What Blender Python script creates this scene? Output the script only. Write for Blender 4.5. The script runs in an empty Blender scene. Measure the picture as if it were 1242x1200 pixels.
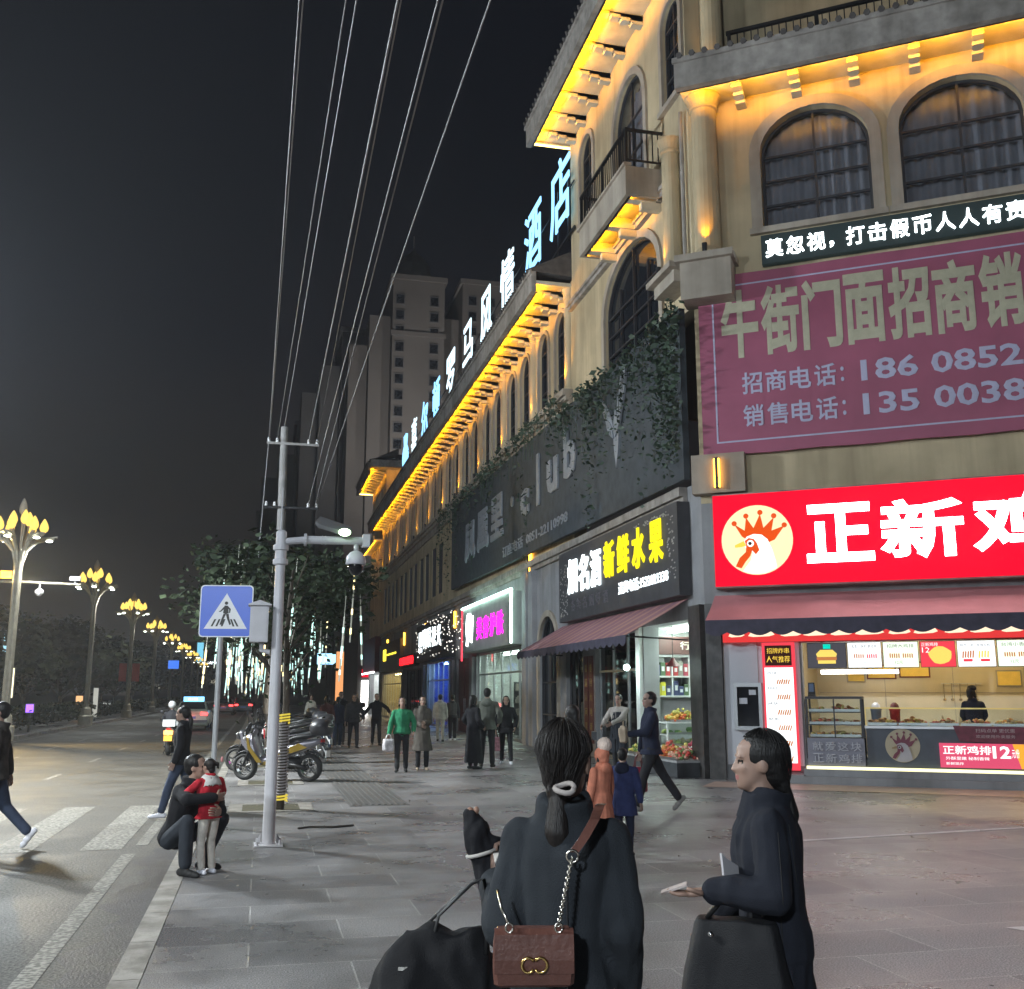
import bpy, bmesh, math, random
from mathutils import Vector, Matrix, noise
from mathutils.geometry import tessellate_polygon
R = math.radians
sc = bpy.context.scene
COL = sc.collection
rnd = random.Random(7)

# ------------------------------------------------------------------ camera
cd = bpy.data.cameras.new("camera"); cam = bpy.data.objects.new("camera", cd); COL.objects.link(cam)
cd.sensor_fit = 'HORIZONTAL'; cd.sensor_width = 36.0; cd.lens = 36.06
cd.clip_start = 0.05; cd.clip_end = 2000
cam.location = (0, 0, 1.7); cam.rotation_euler = (R(101.0), 0, R(-13.57))
sc.camera = cam
# ------------------------------------------------------------------ night sky
w = bpy.data.worlds.new("World"); sc.world = w; w.use_nodes = True
nt = w.node_tree; nt.nodes.clear()
sky = nt.nodes.new("ShaderNodeTexSky"); sky.sky_type = 'NISHITA'; sky.sun_disc = False
sky.sun_elevation = R(-3.0); sky.sun_rotation = R(200)
bg1 = nt.nodes.new("ShaderNodeBackground"); nt.links.new(sky.outputs[0], bg1.inputs[0]); bg1.inputs[1].default_value = 0.02
# glow of the city low over the horizon
tc = nt.nodes.new("ShaderNodeTexCoord"); sx = nt.nodes.new("ShaderNodeSeparateXYZ"); nt.links.new(tc.outputs['Generated'], sx.inputs[0])
cr = nt.nodes.new("ShaderNodeValToRGB"); wn = nt.nodes.new("ShaderNodeTexNoise"); wn.inputs['Scale'].default_value = 1.6; wn.inputs['Detail'].default_value = 3; nt.links.new(tc.outputs['Generated'], wn.inputs['Vector'])
wm = nt.nodes.new("ShaderNodeMath"); wm.operation = 'MULTIPLY_ADD'; nt.links.new(wn.outputs[0], wm.inputs[0]); wm.inputs[1].default_value = .34
wa = nt.nodes.new("ShaderNodeMath"); wa.operation = 'SUBTRACT'; nt.links.new(sx.outputs[2], wa.inputs[0]); wa.inputs[1].default_value = .17; nt.links.new(wa.outputs[0], wm.inputs[2]); nt.links.new(wm.outputs[0], cr.inputs[0])
e = cr.color_ramp.elements
e[0].position = 0.0; e[0].color = (.060, .054, .046, 1)
e[1].position = 0.62; e[1].color = (.0020, .0026, .0060, 1)
x = e.new(0.16); x.color = (.024, .0225, .022, 1)
x = e.new(0.36); x.color = (.0065, .0070, .0100, 1)
bg2 = nt.nodes.new("ShaderNodeBackground"); nt.links.new(cr.outputs[0], bg2.inputs[0]); bg2.inputs[1].default_value = .50
ad = nt.nodes.new("ShaderNodeAddShader"); nt.links.new(bg1.outputs[0], ad.inputs[0]); nt.links.new(bg2.outputs[0], ad.inputs[1])
wo = nt.nodes.new("ShaderNodeOutputWorld"); nt.links.new(ad.outputs[0], wo.inputs[0])
# ------------------------------------------------------------------ exposure
sc.view_settings.view_transform = 'Standard'; sc.view_settings.look = 'None'
sc.view_settings.exposure = 0.28; sc.view_settings.gamma = 1.0
sc.render.engine = 'CYCLES'
cy = sc.cycles
cy.use_denoising = True; cy.denoiser = 'OPENIMAGEDENOISE'
cy.max_bounces = 6; cy.diffuse_bounces = 3; cy.glossy_bounces = 3; cy.transmission_bounces = 4; cy.transparent_max_bounces = 8
cy.sample_clamp_indirect = 3.0; cy.caustics_reflective = False; cy.caustics_refractive = False
cy.use_light_tree = True; cy.volume_bounces = 0

# ------------------------------------------------------------------ materials
MATS = {}
def mat(name, col, rough=.7, metal=0., var=.18, vscale=6., bump=0., bscale=60., spec=.5, coat=0., emit=None, es=0.):
    if name in MATS: return MATS[name]
    m = bpy.data.materials.new(name); m.use_nodes = True; MATS[name] = m
    n = m.node_tree.nodes; l = m.node_tree.links; b = n["Principled BSDF"]
    b.inputs['Roughness'].default_value = rough; b.inputs['Metallic'].default_value = metal
    b.inputs['Specular IOR Level'].default_value = spec; b.inputs['Coat Weight'].default_value = coat
    c = (col[0], col[1], col[2], 1)
    if var > 0:
        t = n.new("ShaderNodeTexCoord"); z = n.new("ShaderNodeTexNoise"); z.inputs['Scale'].default_value = vscale; z.inputs['Detail'].default_value = 5
        l.new(t.outputs['Object'], z.inputs['Vector'])
        r = n.new("ShaderNodeValToRGB"); l.new(z.outputs[0], r.inputs[0])
        r.color_ramp.elements[0].position = .3; r.color_ramp.elements[1].position = .7
        r.color_ramp.elements[0].color = tuple(v * (1 - var) for v in col) + (1,)
        r.color_ramp.elements[1].color = tuple(min(1, v * (1 + var)) for v in col) + (1,)
        l.new(r.outputs[0], b.inputs['Base Color'])
    else: b.inputs['Base Color'].default_value = c
    if bump > 0:
        t = n.new("ShaderNodeTexCoord"); z = n.new("ShaderNodeTexNoise"); z.inputs['Scale'].default_value = bscale; z.inputs['Detail'].default_value = 4
        l.new(t.outputs['Object'], z.inputs['Vector'])
        u = n.new("ShaderNodeBump"); u.inputs['Strength'].default_value = bump; u.inputs['Distance'].default_value = .02
        l.new(z.outputs[0], u.inputs['Height']); l.new(u.outputs[0], b.inputs['Normal'])
    if emit:
        b.inputs['Emission Color'].default_value = (emit[0], emit[1], emit[2], 1); b.inputs['Emission Strength'].default_value = es
    return m
def weather(m, amt=.27, sc_=.9):            # rain streaks and grime running down a rendered wall
    n = m.node_tree.nodes; l = m.node_tree.links; b = n["Principled BSDF"]; src = b.inputs['Base Color'].links[0].from_socket
    t = n.new("ShaderNodeTexCoord"); out = src
    for scl, lo, hi, k in (((1.6,1.6,.10), .46, .66, amt), ((.5,.5,.4), .42, .62, amt*.7), ((9,9,.5), .5, .7, amt*.35)):
        mp = n.new("ShaderNodeMapping"); mp.inputs['Scale'].default_value = tuple(v*sc_ for v in scl); l.new(t.outputs['Object'], mp.inputs[0])
        z = n.new("ShaderNodeTexNoise"); z.inputs['Scale'].default_value = 1.; z.inputs['Detail'].default_value = 6; l.new(mp.outputs[0], z.inputs['Vector'])
        r = n.new("ShaderNodeValToRGB"); l.new(z.outputs[0], r.inputs[0]); r.color_ramp.elements[0].position = lo; r.color_ramp.elements[1].position = hi
        r.color_ramp.elements[0].color = (1,1,1,1); r.color_ramp.elements[1].color = (1-k, 1-k*1.03, 1-k*1.08, 1)
        x = n.new("ShaderNodeMix"); x.data_type = 'RGBA'; x.blend_type = 'MULTIPLY'; x.inputs[0].default_value = 1; l.new(out, x.inputs[6]); l.new(r.outputs[0], x.inputs[7]); out = x.outputs[2]
    l.new(out, b.inputs['Base Color']); return m
def lit(name, col, s):                     # something that gives off light
    return mat(name, tuple(min(.3, c*.12) for c in col), .9, 0, 0, spec=.05, emit=col, es=s)
def glass(name, col, alpha=.25, rough=.03):
    if name in MATS: return MATS[name]
    m = bpy.data.materials.new(name); m.use_nodes = True; MATS[name] = m
    n = m.node_tree.nodes; l = m.node_tree.links; n.remove(n["Principled BSDF"])
    g = n.new("ShaderNodeBsdfGlossy"); g.inputs['Roughness'].default_value = rough; g.inputs['Color'].default_value = (.9, .9, .9, 1)
    t = n.new("ShaderNodeBsdfTransparent"); t.inputs[0].default_value = (col[0], col[1], col[2], 1)
    f = n.new("ShaderNodeFresnel"); f.inputs[0].default_value = 1.45
    a = n.new("ShaderNodeMath"); a.operation = 'ADD'; a.use_clamp = True; l.new(f.outputs[0], a.inputs[0]); a.inputs[1].default_value = alpha * .2
    ge = n.new("ShaderNodeNewGeometry"); iv = n.new("ShaderNodeMath"); iv.operation = 'SUBTRACT'; iv.inputs[0].default_value = 1; l.new(ge.outputs['Backfacing'], iv.inputs[1])
    mu = n.new("ShaderNodeMath"); mu.operation = 'MULTIPLY'; l.new(a.outputs[0], mu.inputs[0]); l.new(iv.outputs[0], mu.inputs[1]); a = mu
    x = n.new("ShaderNodeMixShader"); l.new(a.outputs[0], x.inputs[0]); l.new(t.outputs[0], x.inputs[1]); l.new(g.outputs[0], x.inputs[2])
    l.new(x.outputs[0], n["Material Output"].inputs[0])
    return m

# ------------------------------------------------------------------ mesh helper
ID = Matrix.Identity(4)
def frame(o, xd, yd):
    x = Vector(xd).normalized(); y = Vector(yd).normalized(); z = x.cross(y)
    m = Matrix((x, y, z)).transposed().to_4x4(); m.translation = Vector(o); return m
class MB:
    def __init__(s, fr=ID): s.v = []; s.f = []; s.mi = []; s.fr = fr; s.m = 0
    def add(s, vs, fs):
        b = len(s.v); fr = s.fr
        s.v.extend(fr @ Vector(p) for p in vs)
        for f in fs: s.f.append([b + i for i in f]); s.mi.append(s.m)
        return s
    def box(s, x0, y0, z0, x1, y1, z1):
        if x0 > x1: x0, x1 = x1, x0
        if y0 > y1: y0, y1 = y1, y0
        if z0 > z1: z0, z1 = z1, z0
        return s.add([(x0,y0,z0),(x1,y0,z0),(x1,y1,z0),(x0,y1,z0),(x0,y0,z1),(x1,y0,z1),(x1,y1,z1),(x0,y1,z1)],
              [(0,3,2,1),(4,5,6,7),(0,1,5,4),(1,2,6,5),(2,3,7,6),(3,0,4,7)])
    def tube(s, pts, r, n=8, cap=True):
        pts = [Vector(p) for p in pts]; k = len(pts)
        rr = list(r) if isinstance(r, (list, tuple)) else [r] * k
        rings = []; up = None
        for i, p in enumerate(pts):
            d = (pts[min(i+1, k-1)] - pts[max(i-1, 0)]).normalized()
            if up is None: up = Vector((0,0,1)) if abs(d.z) < .9 else Vector((1,0,0))
            a = d.cross(up); a = a.normalized() if a.length > 1e-6 else d.orthogonal().normalized()
            b = a.cross(d).normalized(); up = b
            rings.append([p + (a*math.cos(2*math.pi*j/n) + b*math.sin(2*math.pi*j/n))*rr[i] for j in range(n)])
        return s.loft(rings, cap)
    def loft(s, rings, cap=True, closed=True):
        n = len(rings[0]); vs = [p for r_ in rings for p in r_]; fs = []
        for i in range(len(rings)-1):
            for j in range(n if closed else n-1):
                a = i*n+j; b = i*n+(j+1)%n
                fs.append((a, b, b+n, a+n))
        if cap: fs.append(tuple(range(n-1,-1,-1))); fs.append(tuple((len(rings)-1)*n+j for j in range(n)))
        return s.add(vs, fs)
    def cyl(s, p0, p1, r0, r1=None, n=12): return s.tube([p0, p1], [r0, r0 if r1 is None else r1], n)
    def ball(s, c, r, n=10, k=7):
        c = Vector(c); r = Vector((r,r,r)) if isinstance(r,(int,float)) else Vector(r)
        rings = []
        for i in range(k+1):
            t = math.pi*i/k; q = max(math.sin(t), .02)
            rings.append([(c.x+r.x*q*math.cos(2*math.pi*j/n), c.y+r.y*q*math.sin(2*math.pi*j/n), c.z-r.z*math.cos(t)) for j in range(n)])
        return s.loft(rings)
    def lathe(s, prof, c=(0,0,0), n=16, cap=True):
        return s.loft([[(c[0]+r*math.cos(2*math.pi*j/n), c[1]+r*math.sin(2*math.pi*j/n), c[2]+z) for j in range(n)] for r, z in prof], cap)
    def prism(s, poly, y0, y1, holes=()):      # polygon in x,z drawn out along y
        loops = [list(poly)] + [list(h) for h in holes]
        flat = [p for lp in loops for p in lp]
        tri = tessellate_polygon([[Vector((p[0], p[1], 0)) for p in lp] for lp in loops])
        n = len(flat)
        vs = [(p[0], y0, p[1]) for p in flat] + [(p[0], y1, p[1]) for p in flat]
        fs = []
        for t in tri:
            a, b, c = (Vector((flat[i][0], flat[i][1])) for i in t)
            o = (b-a).x*(c-a).y-(b-a).y*(c-a).x
            t = tuple(t) if o > 0 else tuple(reversed(t))
            fs.append(t); fs.append(tuple(n+i for i in reversed(t)))
        b = 0
        for li, lp in enumerate(loops):
            k = len(lp); ar = sum(lp[i][0]*lp[(i+1)%k][1]-lp[(i+1)%k][0]*lp[i][1] for i in range(k))
            fw = (ar > 0) == (li == 0)
            for i in range(k):
                q = (b+i, b+(i+1)%k, n+b+(i+1)%k, n+b+i)
                fs.append(q[::-1] if fw else q)
            b += k
        return s.add(vs, fs)
    def text(s, body, x0, z0, wd, ht, out=0., depth=.02, bold=0., res=2):
        vs, fs = text_mesh(body, wd, ht, depth, bold, res)
        return s.add([(x0+v[0], -out-v[2], z0+v[1]) for v in vs], fs)
    def obj(s, name, mats, parent=None, smooth=False, local=False):
        me = bpy.data.meshes.new(name)
        off = Vector((0,0,0)) if local or parent is None else wloc(parent)
        me.from_pydata([p - off for p in s.v], [], s.f)
        for m in (mats if isinstance(mats, (list, tuple)) else [mats]): me.materials.append(m)
        if any(s.mi): me.polygons.foreach_set("material_index", s.mi)
        if smooth: me.polygons.foreach_set("use_smooth", [True]*len(me.polygons))
        me.validate(); me.update()
        o = bpy.data.objects.new(name, me); COL.objects.link(o)
        if parent is not None: o.parent = parent
        return o
TX = {}
def text_mesh(body, wd, ht, depth, bold, res):
    key = (body, bold, res, round(depth, 3))
    if key not in TX:
        c = bpy.data.curves.new("lettering", "FONT"); c.body = body; c.resolution_u = res; c.extrude = depth/2; c.size = 1
        if bold > 0: c.bevel_depth = bold; c.bevel_resolution = 0
        o = bpy.data.objects.new("lettering", c); COL.objects.link(o)
        me = bpy.data.meshes.new_from_object(o.evaluated_get(bpy.context.evaluated_depsgraph_get()))
        TX[key] = ([tuple(v.co) for v in me.vertices], [tuple(p.vertices) for p in me.polygons])
        bpy.data.objects.remove(o); bpy.data.curves.remove(c); bpy.data.meshes.remove(me)
    vs, fs = TX[key]
    x0 = min(v[0] for v in vs); x1 = max(v[0] for v in vs); y0 = min(v[1] for v in vs); y1 = max(v[1] for v in vs); z0 = min(v[2] for v in vs); z1 = max(v[2] for v in vs)
    return [((v[0]-x0)/(x1-x0)*wd, (v[1]-y0)/(y1-y0)*ht, (v[2]-z0)/max(z1-z0,1e-6)*depth) for v in vs], fs
def wloc(o):
    p = Vector(o.location)
    while o.parent is not None: o = o.parent; p += Vector(o.location)
    return p
def tag(o, label, cat, group=None):
    o["label"] = label; o["category"] = cat
    if group: o["group"] = group
    return o
def thing(name, label, cat, loc=(0,0,0), rz=0., group=None):
    o = bpy.data.objects.new(name, None); COL.objects.link(o); o.empty_display_size = .2
    o.location = loc; o.rotation_euler = (0, 0, rz)
    return tag(o, label, cat, group)
def structure(o): o["kind"] = "structure"; return o
def stuff(o): o["kind"] = "stuff"; return o
def dup(o, parent=None, loc=None, rz=None, label=None):
    c = o.copy(); COL.objects.link(c)
    if parent is not None: c.parent = parent
    if loc is not None: c.location = loc
    if rz is not None: c.rotation_euler = (0, 0, rz)
    if label: c["label"] = label
    for ch in list(o.children): dup(ch, c)
    return c
def light(name, kind, loc, col, power, parent=None, size=.1, spot=None, blend=.6, aim=None, sy=None):
    d = bpy.data.lights.new(name, kind); d.color = col; d.energy = power
    if kind == 'AREA':
        d.size = size
        if sy: d.shape = 'RECTANGLE'; d.size_y = sy
    else: d.shadow_soft_size = size
    if spot: d.spot_size = R(spot); d.spot_blend = blend
    o = bpy.data.objects.new(name, d); COL.objects.link(o)
    o.location = Vector(loc) - (wloc(parent) if parent is not None else Vector((0,0,0)))
    if aim is not None: o.rotation_euler = Vector(aim).to_track_quat('-Z', 'Y').to_euler()
    if parent is not None: o.parent = parent
    return o
def arch(xc, z0, wd, ht, n=14, rise=None):          # outline of an arched opening, x,z
    r = wd/2; rise = r if rise is None else rise; zs = z0+ht-rise
    return [(xc-r, z0), (xc+r, z0)] + [(xc+r*math.cos(math.pi*i/n), zs+rise*math.sin(math.pi*i/n)) for i in range(n+1)]
def rect(x0, z0, x1, z1): return [(x0,z0),(x1,z0),(x1,z1),(x0,z1)]
FX, CY = 9.02, 20.08
ST = frame((FX, CY, 0), (0,-1,0), (1,0,0))                    # street front: x to the viewer's right, y into the wall
_a = R(125.5); CHD = Vector((math.sin(_a), math.cos(_a), 0))
CH = frame((FX, CY, 0), CHD, (-CHD.y, CHD.x, 0))             # corner front
def Y(y): return CY - y                                          # street Y -> x along the street front
LAMPW = 1100; LAMPN = 8300; FILLW = 8500; EAVEW = 29
# ================================================================== palette
def ground_mat(name, c1, c2, mortar, bw, rh, ms, rough, rv, bump, fine):
    m = bpy.data.materials.new(name); m.use_nodes = True; MATS[name] = m
    n = m.node_tree.nodes; l = m.node_tree.links; b = n["Principled BSDF"]
    t = n.new("ShaderNodeTexCoord")
    z = n.new("ShaderNodeTexNoise"); z.inputs['Scale'].default_value = .7; z.inputs['Detail'].default_value = 8; z.inputs['Roughness'].default_value = .62; l.new(t.outputs['Object'], z.inputs['Vector'])
    zf = n.new("ShaderNodeTexNoise"); zf.inputs['Scale'].default_value = fine; zf.inputs['Detail'].default_value = 3; l.new(t.outputs['Object'], zf.inputs['Vector'])
    mx = n.new("ShaderNodeMix"); mx.data_type = 'RGBA'; mx.blend_type = 'MULTIPLY'; mx.inputs[0].default_value = 1
    if bw:
        k = n.new("ShaderNodeTexBrick"); l.new(t.outputs['Object'], k.inputs['Vector'])
        k.inputs['Scale'].default_value = 1; k.inputs['Brick Width'].default_value = bw; k.inputs['Row Height'].default_value = rh
        k.inputs['Mortar Size'].default_value = ms; k.inputs['Mortar Smooth'].default_value = .2; k.inputs['Bias'].default_value = 0
        k.inputs['Color1'].default_value = c1 + (1,); k.inputs['Color2'].default_value = c2 + (1,); k.inputs['Mortar'].default_value = mortar + (1,)
        l.new(k.outputs[0], mx.inputs[6])
    else: mx.inputs[6].default_value = c1 + (1,)
    r = n.new("ShaderNodeValToRGB"); l.new(z.outputs[0], r.inputs[0]); r.color_ramp.elements[0].position = .40; r.color_ramp.elements[1].position = .62
    r.color_ramp.elements[0].color = (.74,.74,.74,1); r.color_ramp.elements[1].color = (1.18,1.18,1.18,1)
    l.new(r.outputs[0], mx.inputs[7])
    m2 = n.new("ShaderNodeMix"); m2.data_type = 'RGBA'; m2.blend_type = 'MULTIPLY'; m2.inputs[0].default_value = 1
    r2 = n.new("ShaderNodeValToRGB"); l.new(zf.outputs[0], r2.inputs[0]); r2.color_ramp.elements[0].position = .42; r2.color_ramp.elements[1].position = .60
    r2.color_ramp.elements[0].color = (.55,.55,.55,1); r2.color_ramp.elements[1].color = (1.4,1.4,1.4,1)
    l.new(mx.outputs[2], m2.inputs[6]); l.new(r2.outputs[0], m2.inputs[7]); l.new(m2.outputs[2], b.inputs['Base Color'])
    mr = n.new("ShaderNodeMapRange"); l.new(z.outputs[0], mr.inputs[0]); mr.inputs[1].default_value = .40; mr.inputs[2].default_value = .60
    mr.inputs[3].default_value = rough - rv; mr.inputs[4].default_value = rough + rv; l.new(mr.outputs[0], b.inputs['Roughness'])
    u = n.new("ShaderNodeBump"); u.inputs['Strength'].default_value = bump; u.inputs['Distance'].default_value = .012
    if bw:
        a = n.new("ShaderNodeMath"); a.operation = 'MULTIPLY_ADD'; l.new(k.outputs[1], a.inputs[0]); a.inputs[1].default_value = -1.; l.new(zf.outputs[0], a.inputs[2]); l.new(a.outputs[0], u.inputs['Height'])
    else: l.new(zf.outputs[0], u.inputs['Height'])
    l.new(u.outputs[0], b.inputs['Normal'])
    return m
M_PAVE = ground_mat("paving granite", (.155,.15,.155), (.235,.227,.23), (.33,.322,.318), 1.3, .65, .007, .37, .13, .45, 90)
M_ROAD = ground_mat("asphalt", (.066,.062,.055), (0,0,0), (0,0,0), 0, 0, 0, .72, .12, .6, 38)
M_DIRT = ground_mat("far ground", (.045,.042,.038), (0,0,0), (0,0,0), 0, 0, 0, .9, .05, .2, 8)
M_KERB = mat("kerb stone", (.27,.255,.235), .75, var=.2, vscale=3, bump=.25, bscale=50)
M_LINE = ground_mat("worn road paint", (.185,.178,.16), (0,0,0), (0,0,0), 0, 0, 0, .8, .1, .4, 26)
M_PALE = mat("pale stone band", (.62,.60,.60), .5, var=.12)
M_WALL = mat("cream render", (.54,.44,.28), .88, var=.10, vscale=1.6, bump=.15, bscale=40)
M_TRIM = mat("moulding render", (.40,.345,.28), .8, var=.10, vscale=3)
M_GREY = mat("grey render", (.30,.30,.31), .85, var=.12, vscale=2)
M_DKST = mat("dark pier stone", (.055,.052,.05), .35, var=.45, vscale=7)
M_SOFF = mat("soffit render", (.58,.52,.40), .85, var=.14, vscale=3)
M_FASC = mat("weathered fascia", (.33,.30,.27), .85, var=.25, vscale=4)
M_TILE = mat("dark roof tile", (.075,.065,.06), .8, var=.3, vscale=5)
M_IRON = mat("dark iron", (.022,.021,.022), .45, .4, var=.2)
M_STEEL = mat("brushed steel", (.45,.45,.46), .35, .9, var=.08)
M_ALU = mat("aluminium frame", (.40,.41,.42), .4, .7, var=.05)
M_DARK = mat("window frame dark", (.035,.035,.04), .5, .2, var=.1)
M_PANE = mat("dark window pane", (.012,.014,.018), .07, 0, var=.2, spec=.7)
M_CURT = mat("net curtain", (.36,.34,.34), .9, var=.12, vscale=2)
M_BLACK = mat("matt black", (.012,.012,.013), .7, var=.2)
M_WHITE = mat("white paint", (.72,.72,.72), .5, var=.06)
M_CHROME = mat("bright metal", (.7,.7,.7), .15, 1, var=0)
M_RUB = mat("tyre rubber", (.018,.018,.018), .75, var=.2)
ORANGE = (1.0, .43, .006)
M_OSTRIP = lit("amber led strip", ORANGE, 34)
M_OLAMP = lit("amber lamp", (1, .48, .05), 14)
M_GLASS = glass("clear glass", (.93,.96,.95), .25)
M_WGLASS = glass("window glass", (.8,.82,.85), .02, .25)
M_TINT = glass("tinted glass", (.35,.4,.42), .5)
M_TUBE = lit("white tube", (1, .98, .93), 9)
M_COOL = lit("cool white letters", (.86,.97,1), 7)
M_WARMW = lit("white lightbox letters", (.95,.98,1), 8.5)

for m_ in (M_WALL, M_TRIM, M_GREY, M_FASC): weather(m_)
weather(M_KERB, .4, 2.5); weather(M_DKST, .4, 2)
# ================================================================== ground
def sheet(name, m, x0, y0, x1, y1, z, nx=1, ny=1):
    b = MB(); b.add([(x0,y0,z),(x1,y0,z),(x1,y1,z),(x0,y1,z)], [(0,1,2,3)])
    return structure(b.obj(name, m))
sheet("ground", M_DIRT, -900, -700, 900, 1300, -.17)
sheet("road", M_ROAD, -9.6, -60, -.77, 420, -.13)
b = MB(); b.box(-.62, -60, -.15, 60, 420, 0); structure(b.obj("pavement", M_PAVE))
b = MB()
y = -20.
while y < 160:
    b.box(-.80, y+.006, -.16, -.624, y+.992, .004); y += 1.
structure(b.obj("kerb", M_KERB))
b = MB(); b.box(-30, -60, -.15, -9.75, 420, -.01); structure(b.obj("pavement", M_PAVE))
b = MB()
y = -20.
while y < 200: b.box(-9.75, y+.006, -.16, -9.6, y+.992, .0); y += 1.
structure(b.obj("kerb", M_KERB))
# painted markings
b = MB(); z = -.126
def strip(x0, y0, x1, y1, zz=z): b.add([(x0,y0,zz),(x1,y0,zz),(x1,y1,zz),(x0,y1,zz)], [(0,1,2,3)])
for i in range(8): strip(-2.0-i*1.02, 13.6, -1.53-i*1.02, 18.7)
strip(-1.47, -20, -1.32, 13.2); strip(-1.40, 13.9, -1.26, 18.4); strip(-1.47, 19, -1.33, 160)
y = -12.
while y < 170:
    strip(-4.48, y, -4.36, y+1.9); strip(-6.9, y+1.2, -6.78, y+3.1); y += 6.1
strip(-9.25, -20, -9.13, 200)
structure(b.obj("road_marking", M_LINE))
# water lying in the gutter
M_WET = ground_mat("wet gutter asphalt", (.026,.024,.028), (0,0,0), (0,0,0), 0, 0, 0, .60, .10, .7, 60)
b = MB(); n = 60; L_ = [(-1.06-.10*math.sin(i*.5)-.07*math.sin(i*1.3+1)-.10*min(1, i/20.), 3+i*.18) for i in range(n)]
for (xa, ya), (xb, yb) in zip(L_, L_[1:]): b.add([(xa,ya,-.1282),(-.805,ya,-.1282),(-.805,yb,-.1282),(xb,yb,-.1282)], [(0,1,2,3)])
structure(b.obj("wet_gutter", M_WET))
# pale band, drain lid and ribbed guide strip in the paving
b = MB(); b.add([(5.9,11.40,.004),(10.8,11.99,.004),(10.8,12.09,.004),(5.9,11.50,.004)], [(0,1,2,3)])
b.add([(5.44,6.98,.004),(6.6,6.98,.004),(6.6,6.83,.004),(5.52,6.83,.004)], [(0,3,2,1)]); structure(b.obj("pavement_band", M_PALE))
M_GUIDE = mat("guide strip stone", (.115,.112,.11), .45, var=.2)
b = MB(); b.box(1.42, 16.5, .001, 2.35, 62, .006)
for i in range(9): b.box(1.47+i*.098, 16.6, .006, 1.515+i*.098, 62, .016)
structure(b.obj("guide_strip", M_GUIDE))
M_APRON = mat("glow tinted apron tile", (.42,.30,.24), .4, var=.15, vscale=3)  # tile apron, its warm tone painting in pinkish light off the shop
b = MB(CH); b.add([(.2,-1.9,.005),(9,-1.9,.005),(9,-.62,.005),(.2,-.62,.005)], [(0,1,2,3)]); structure(b.obj("pavement_apron", M_APRON))
# tree pits
M_PITL = lit("pit edge lamp", (1,.80,.12), .8)
M_SOIL = mat("pit soil", (.05,.045,.02), .95, var=.5, vscale=12, bump=.6, bscale=30)
PITS = [(.24,16.6),(.28,21.2),(.3,26),(.3,31),(.3,36.5),(.3,42),(.3,48),(.3,55),(.3,63)]
for x_, y_ in PITS:
    b = MB(); b.box(x_-.62,y_-.62,.001,x_+.62,y_-.46,.012); b.box(x_-.62,y_+.46,.001,x_+.62,y_+.62,.012); b.box(x_-.62,y_-.46,.001,x_-.42,y_+.46,.012); b.box(x_+.42,y_-.46,.001,x_+.62,y_+.46,.012)
    k = b.obj("tree_pit_edge", M_KERB); structure(k)
    b = MB(); b.box(x_-.42,y_-.46,.0008,x_+.42,y_+.46,.004); structure(b.obj("tree_pit_soil", M_SOIL))

# ================================================================== the hotel block
HOT = thing("hotel_building", "cream arcaded hotel block with amber lit eaves running along the whole street corner", "building", (FX+4, 40, 0))
def wall(fr, poly, holes, th, m, name="wall"):
    b = MB(fr); b.prism(poly, 0, th, holes); return b.obj(name, m, HOT)
def ring(b, xc, z0, wd, ht, t, y0, y1, rise=None, sill=False):   # moulding round an arched opening
    o = arch(xc, z0-(t if sill else 0), wd+2*t, ht+t*(2 if sill else 1), rise=None if rise is None else rise+t)
    i = arch(xc, z0, wd, ht, rise=rise)
    if sill: b.prism(o, y0, y1, [i])
    else: b.prism(o[1:] + [o[0]] + [i[0]] + i[:1:-1] + [i[1]], y0, y1)
def window(fr, xc, z0, wd, ht, rise=None, cols=2, rows=3, curtain=False, trim=.16, dark=M_PANE, name="window"):
    b = MB(fr); t = .06; dy = -.10 if fr is ST else 0.
    ring(b, xc, z0+t, wd-2*t, ht-2*t, t, .17+dy, .25+dy, rise=None if rise is None else rise-t, sill=True)
    r = wd/2
    for i in range(1, cols): b.box(xc-r+wd*i/cols-.025, .172+dy, z0+t, xc-r+wd*i/cols+.025, .24+dy, z0+ht-t-(0 if i*2 == cols else (.35*r)))
    for i in range(1, rows+1): 
        zz = z0 + (ht-(r if rise is None else rise))*i/rows
        b.box(xc-r+t, .175+dy, zz-.025, xc+r-t, .235+dy, zz+.025)
    f = b.obj(name, M_DARK, HOT)
    b = MB(fr); b.prism(arch(xc, z0+.02, wd-.04, ht-.04, rise=rise), .26+dy, .272+dy); b.obj("pane", M_WGLASS if curtain else dark, f)
    if curtain:
        b = MB(fr); n = int(wd*18); zt = z0+ht
        vs = []; fs = []
        for i in range(n+1):
            x_ = xc-r+wd*i/n; y_ = .42+.05*math.sin(i*1.3)+.02*math.sin(i*.37)
            q = (x_-xc)/r; top = zt-(r if rise is None else rise)+(r if rise is None else rise)*math.sqrt(max(0, 1-q*q))
            vs += [(x_, y_, z0), (x_, y_, top)]
        fs = [(2*i, 2*i+2, 2*i+3, 2*i+1) for i in range(n)]
        b.add(vs, fs); b.obj("curtain", M_CURT, f, smooth=True)
        b = MB(fr); b.prism(arch(xc, z0-.05, wd+.1, ht+.1, rise=rise), .62, .68); b.obj("window_backing", M_BLACK, f)
    if trim:
        b = MB(fr); ring(b, xc, z0, wd+.004, ht, trim, -.07, .03, rise=rise)
        b.box(xc-r-trim-.05, -.12, z0-.14, xc+r+trim+.05, .03, z0-.003)
        b.obj("surround", M_TRIM, f)
    return f
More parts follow.
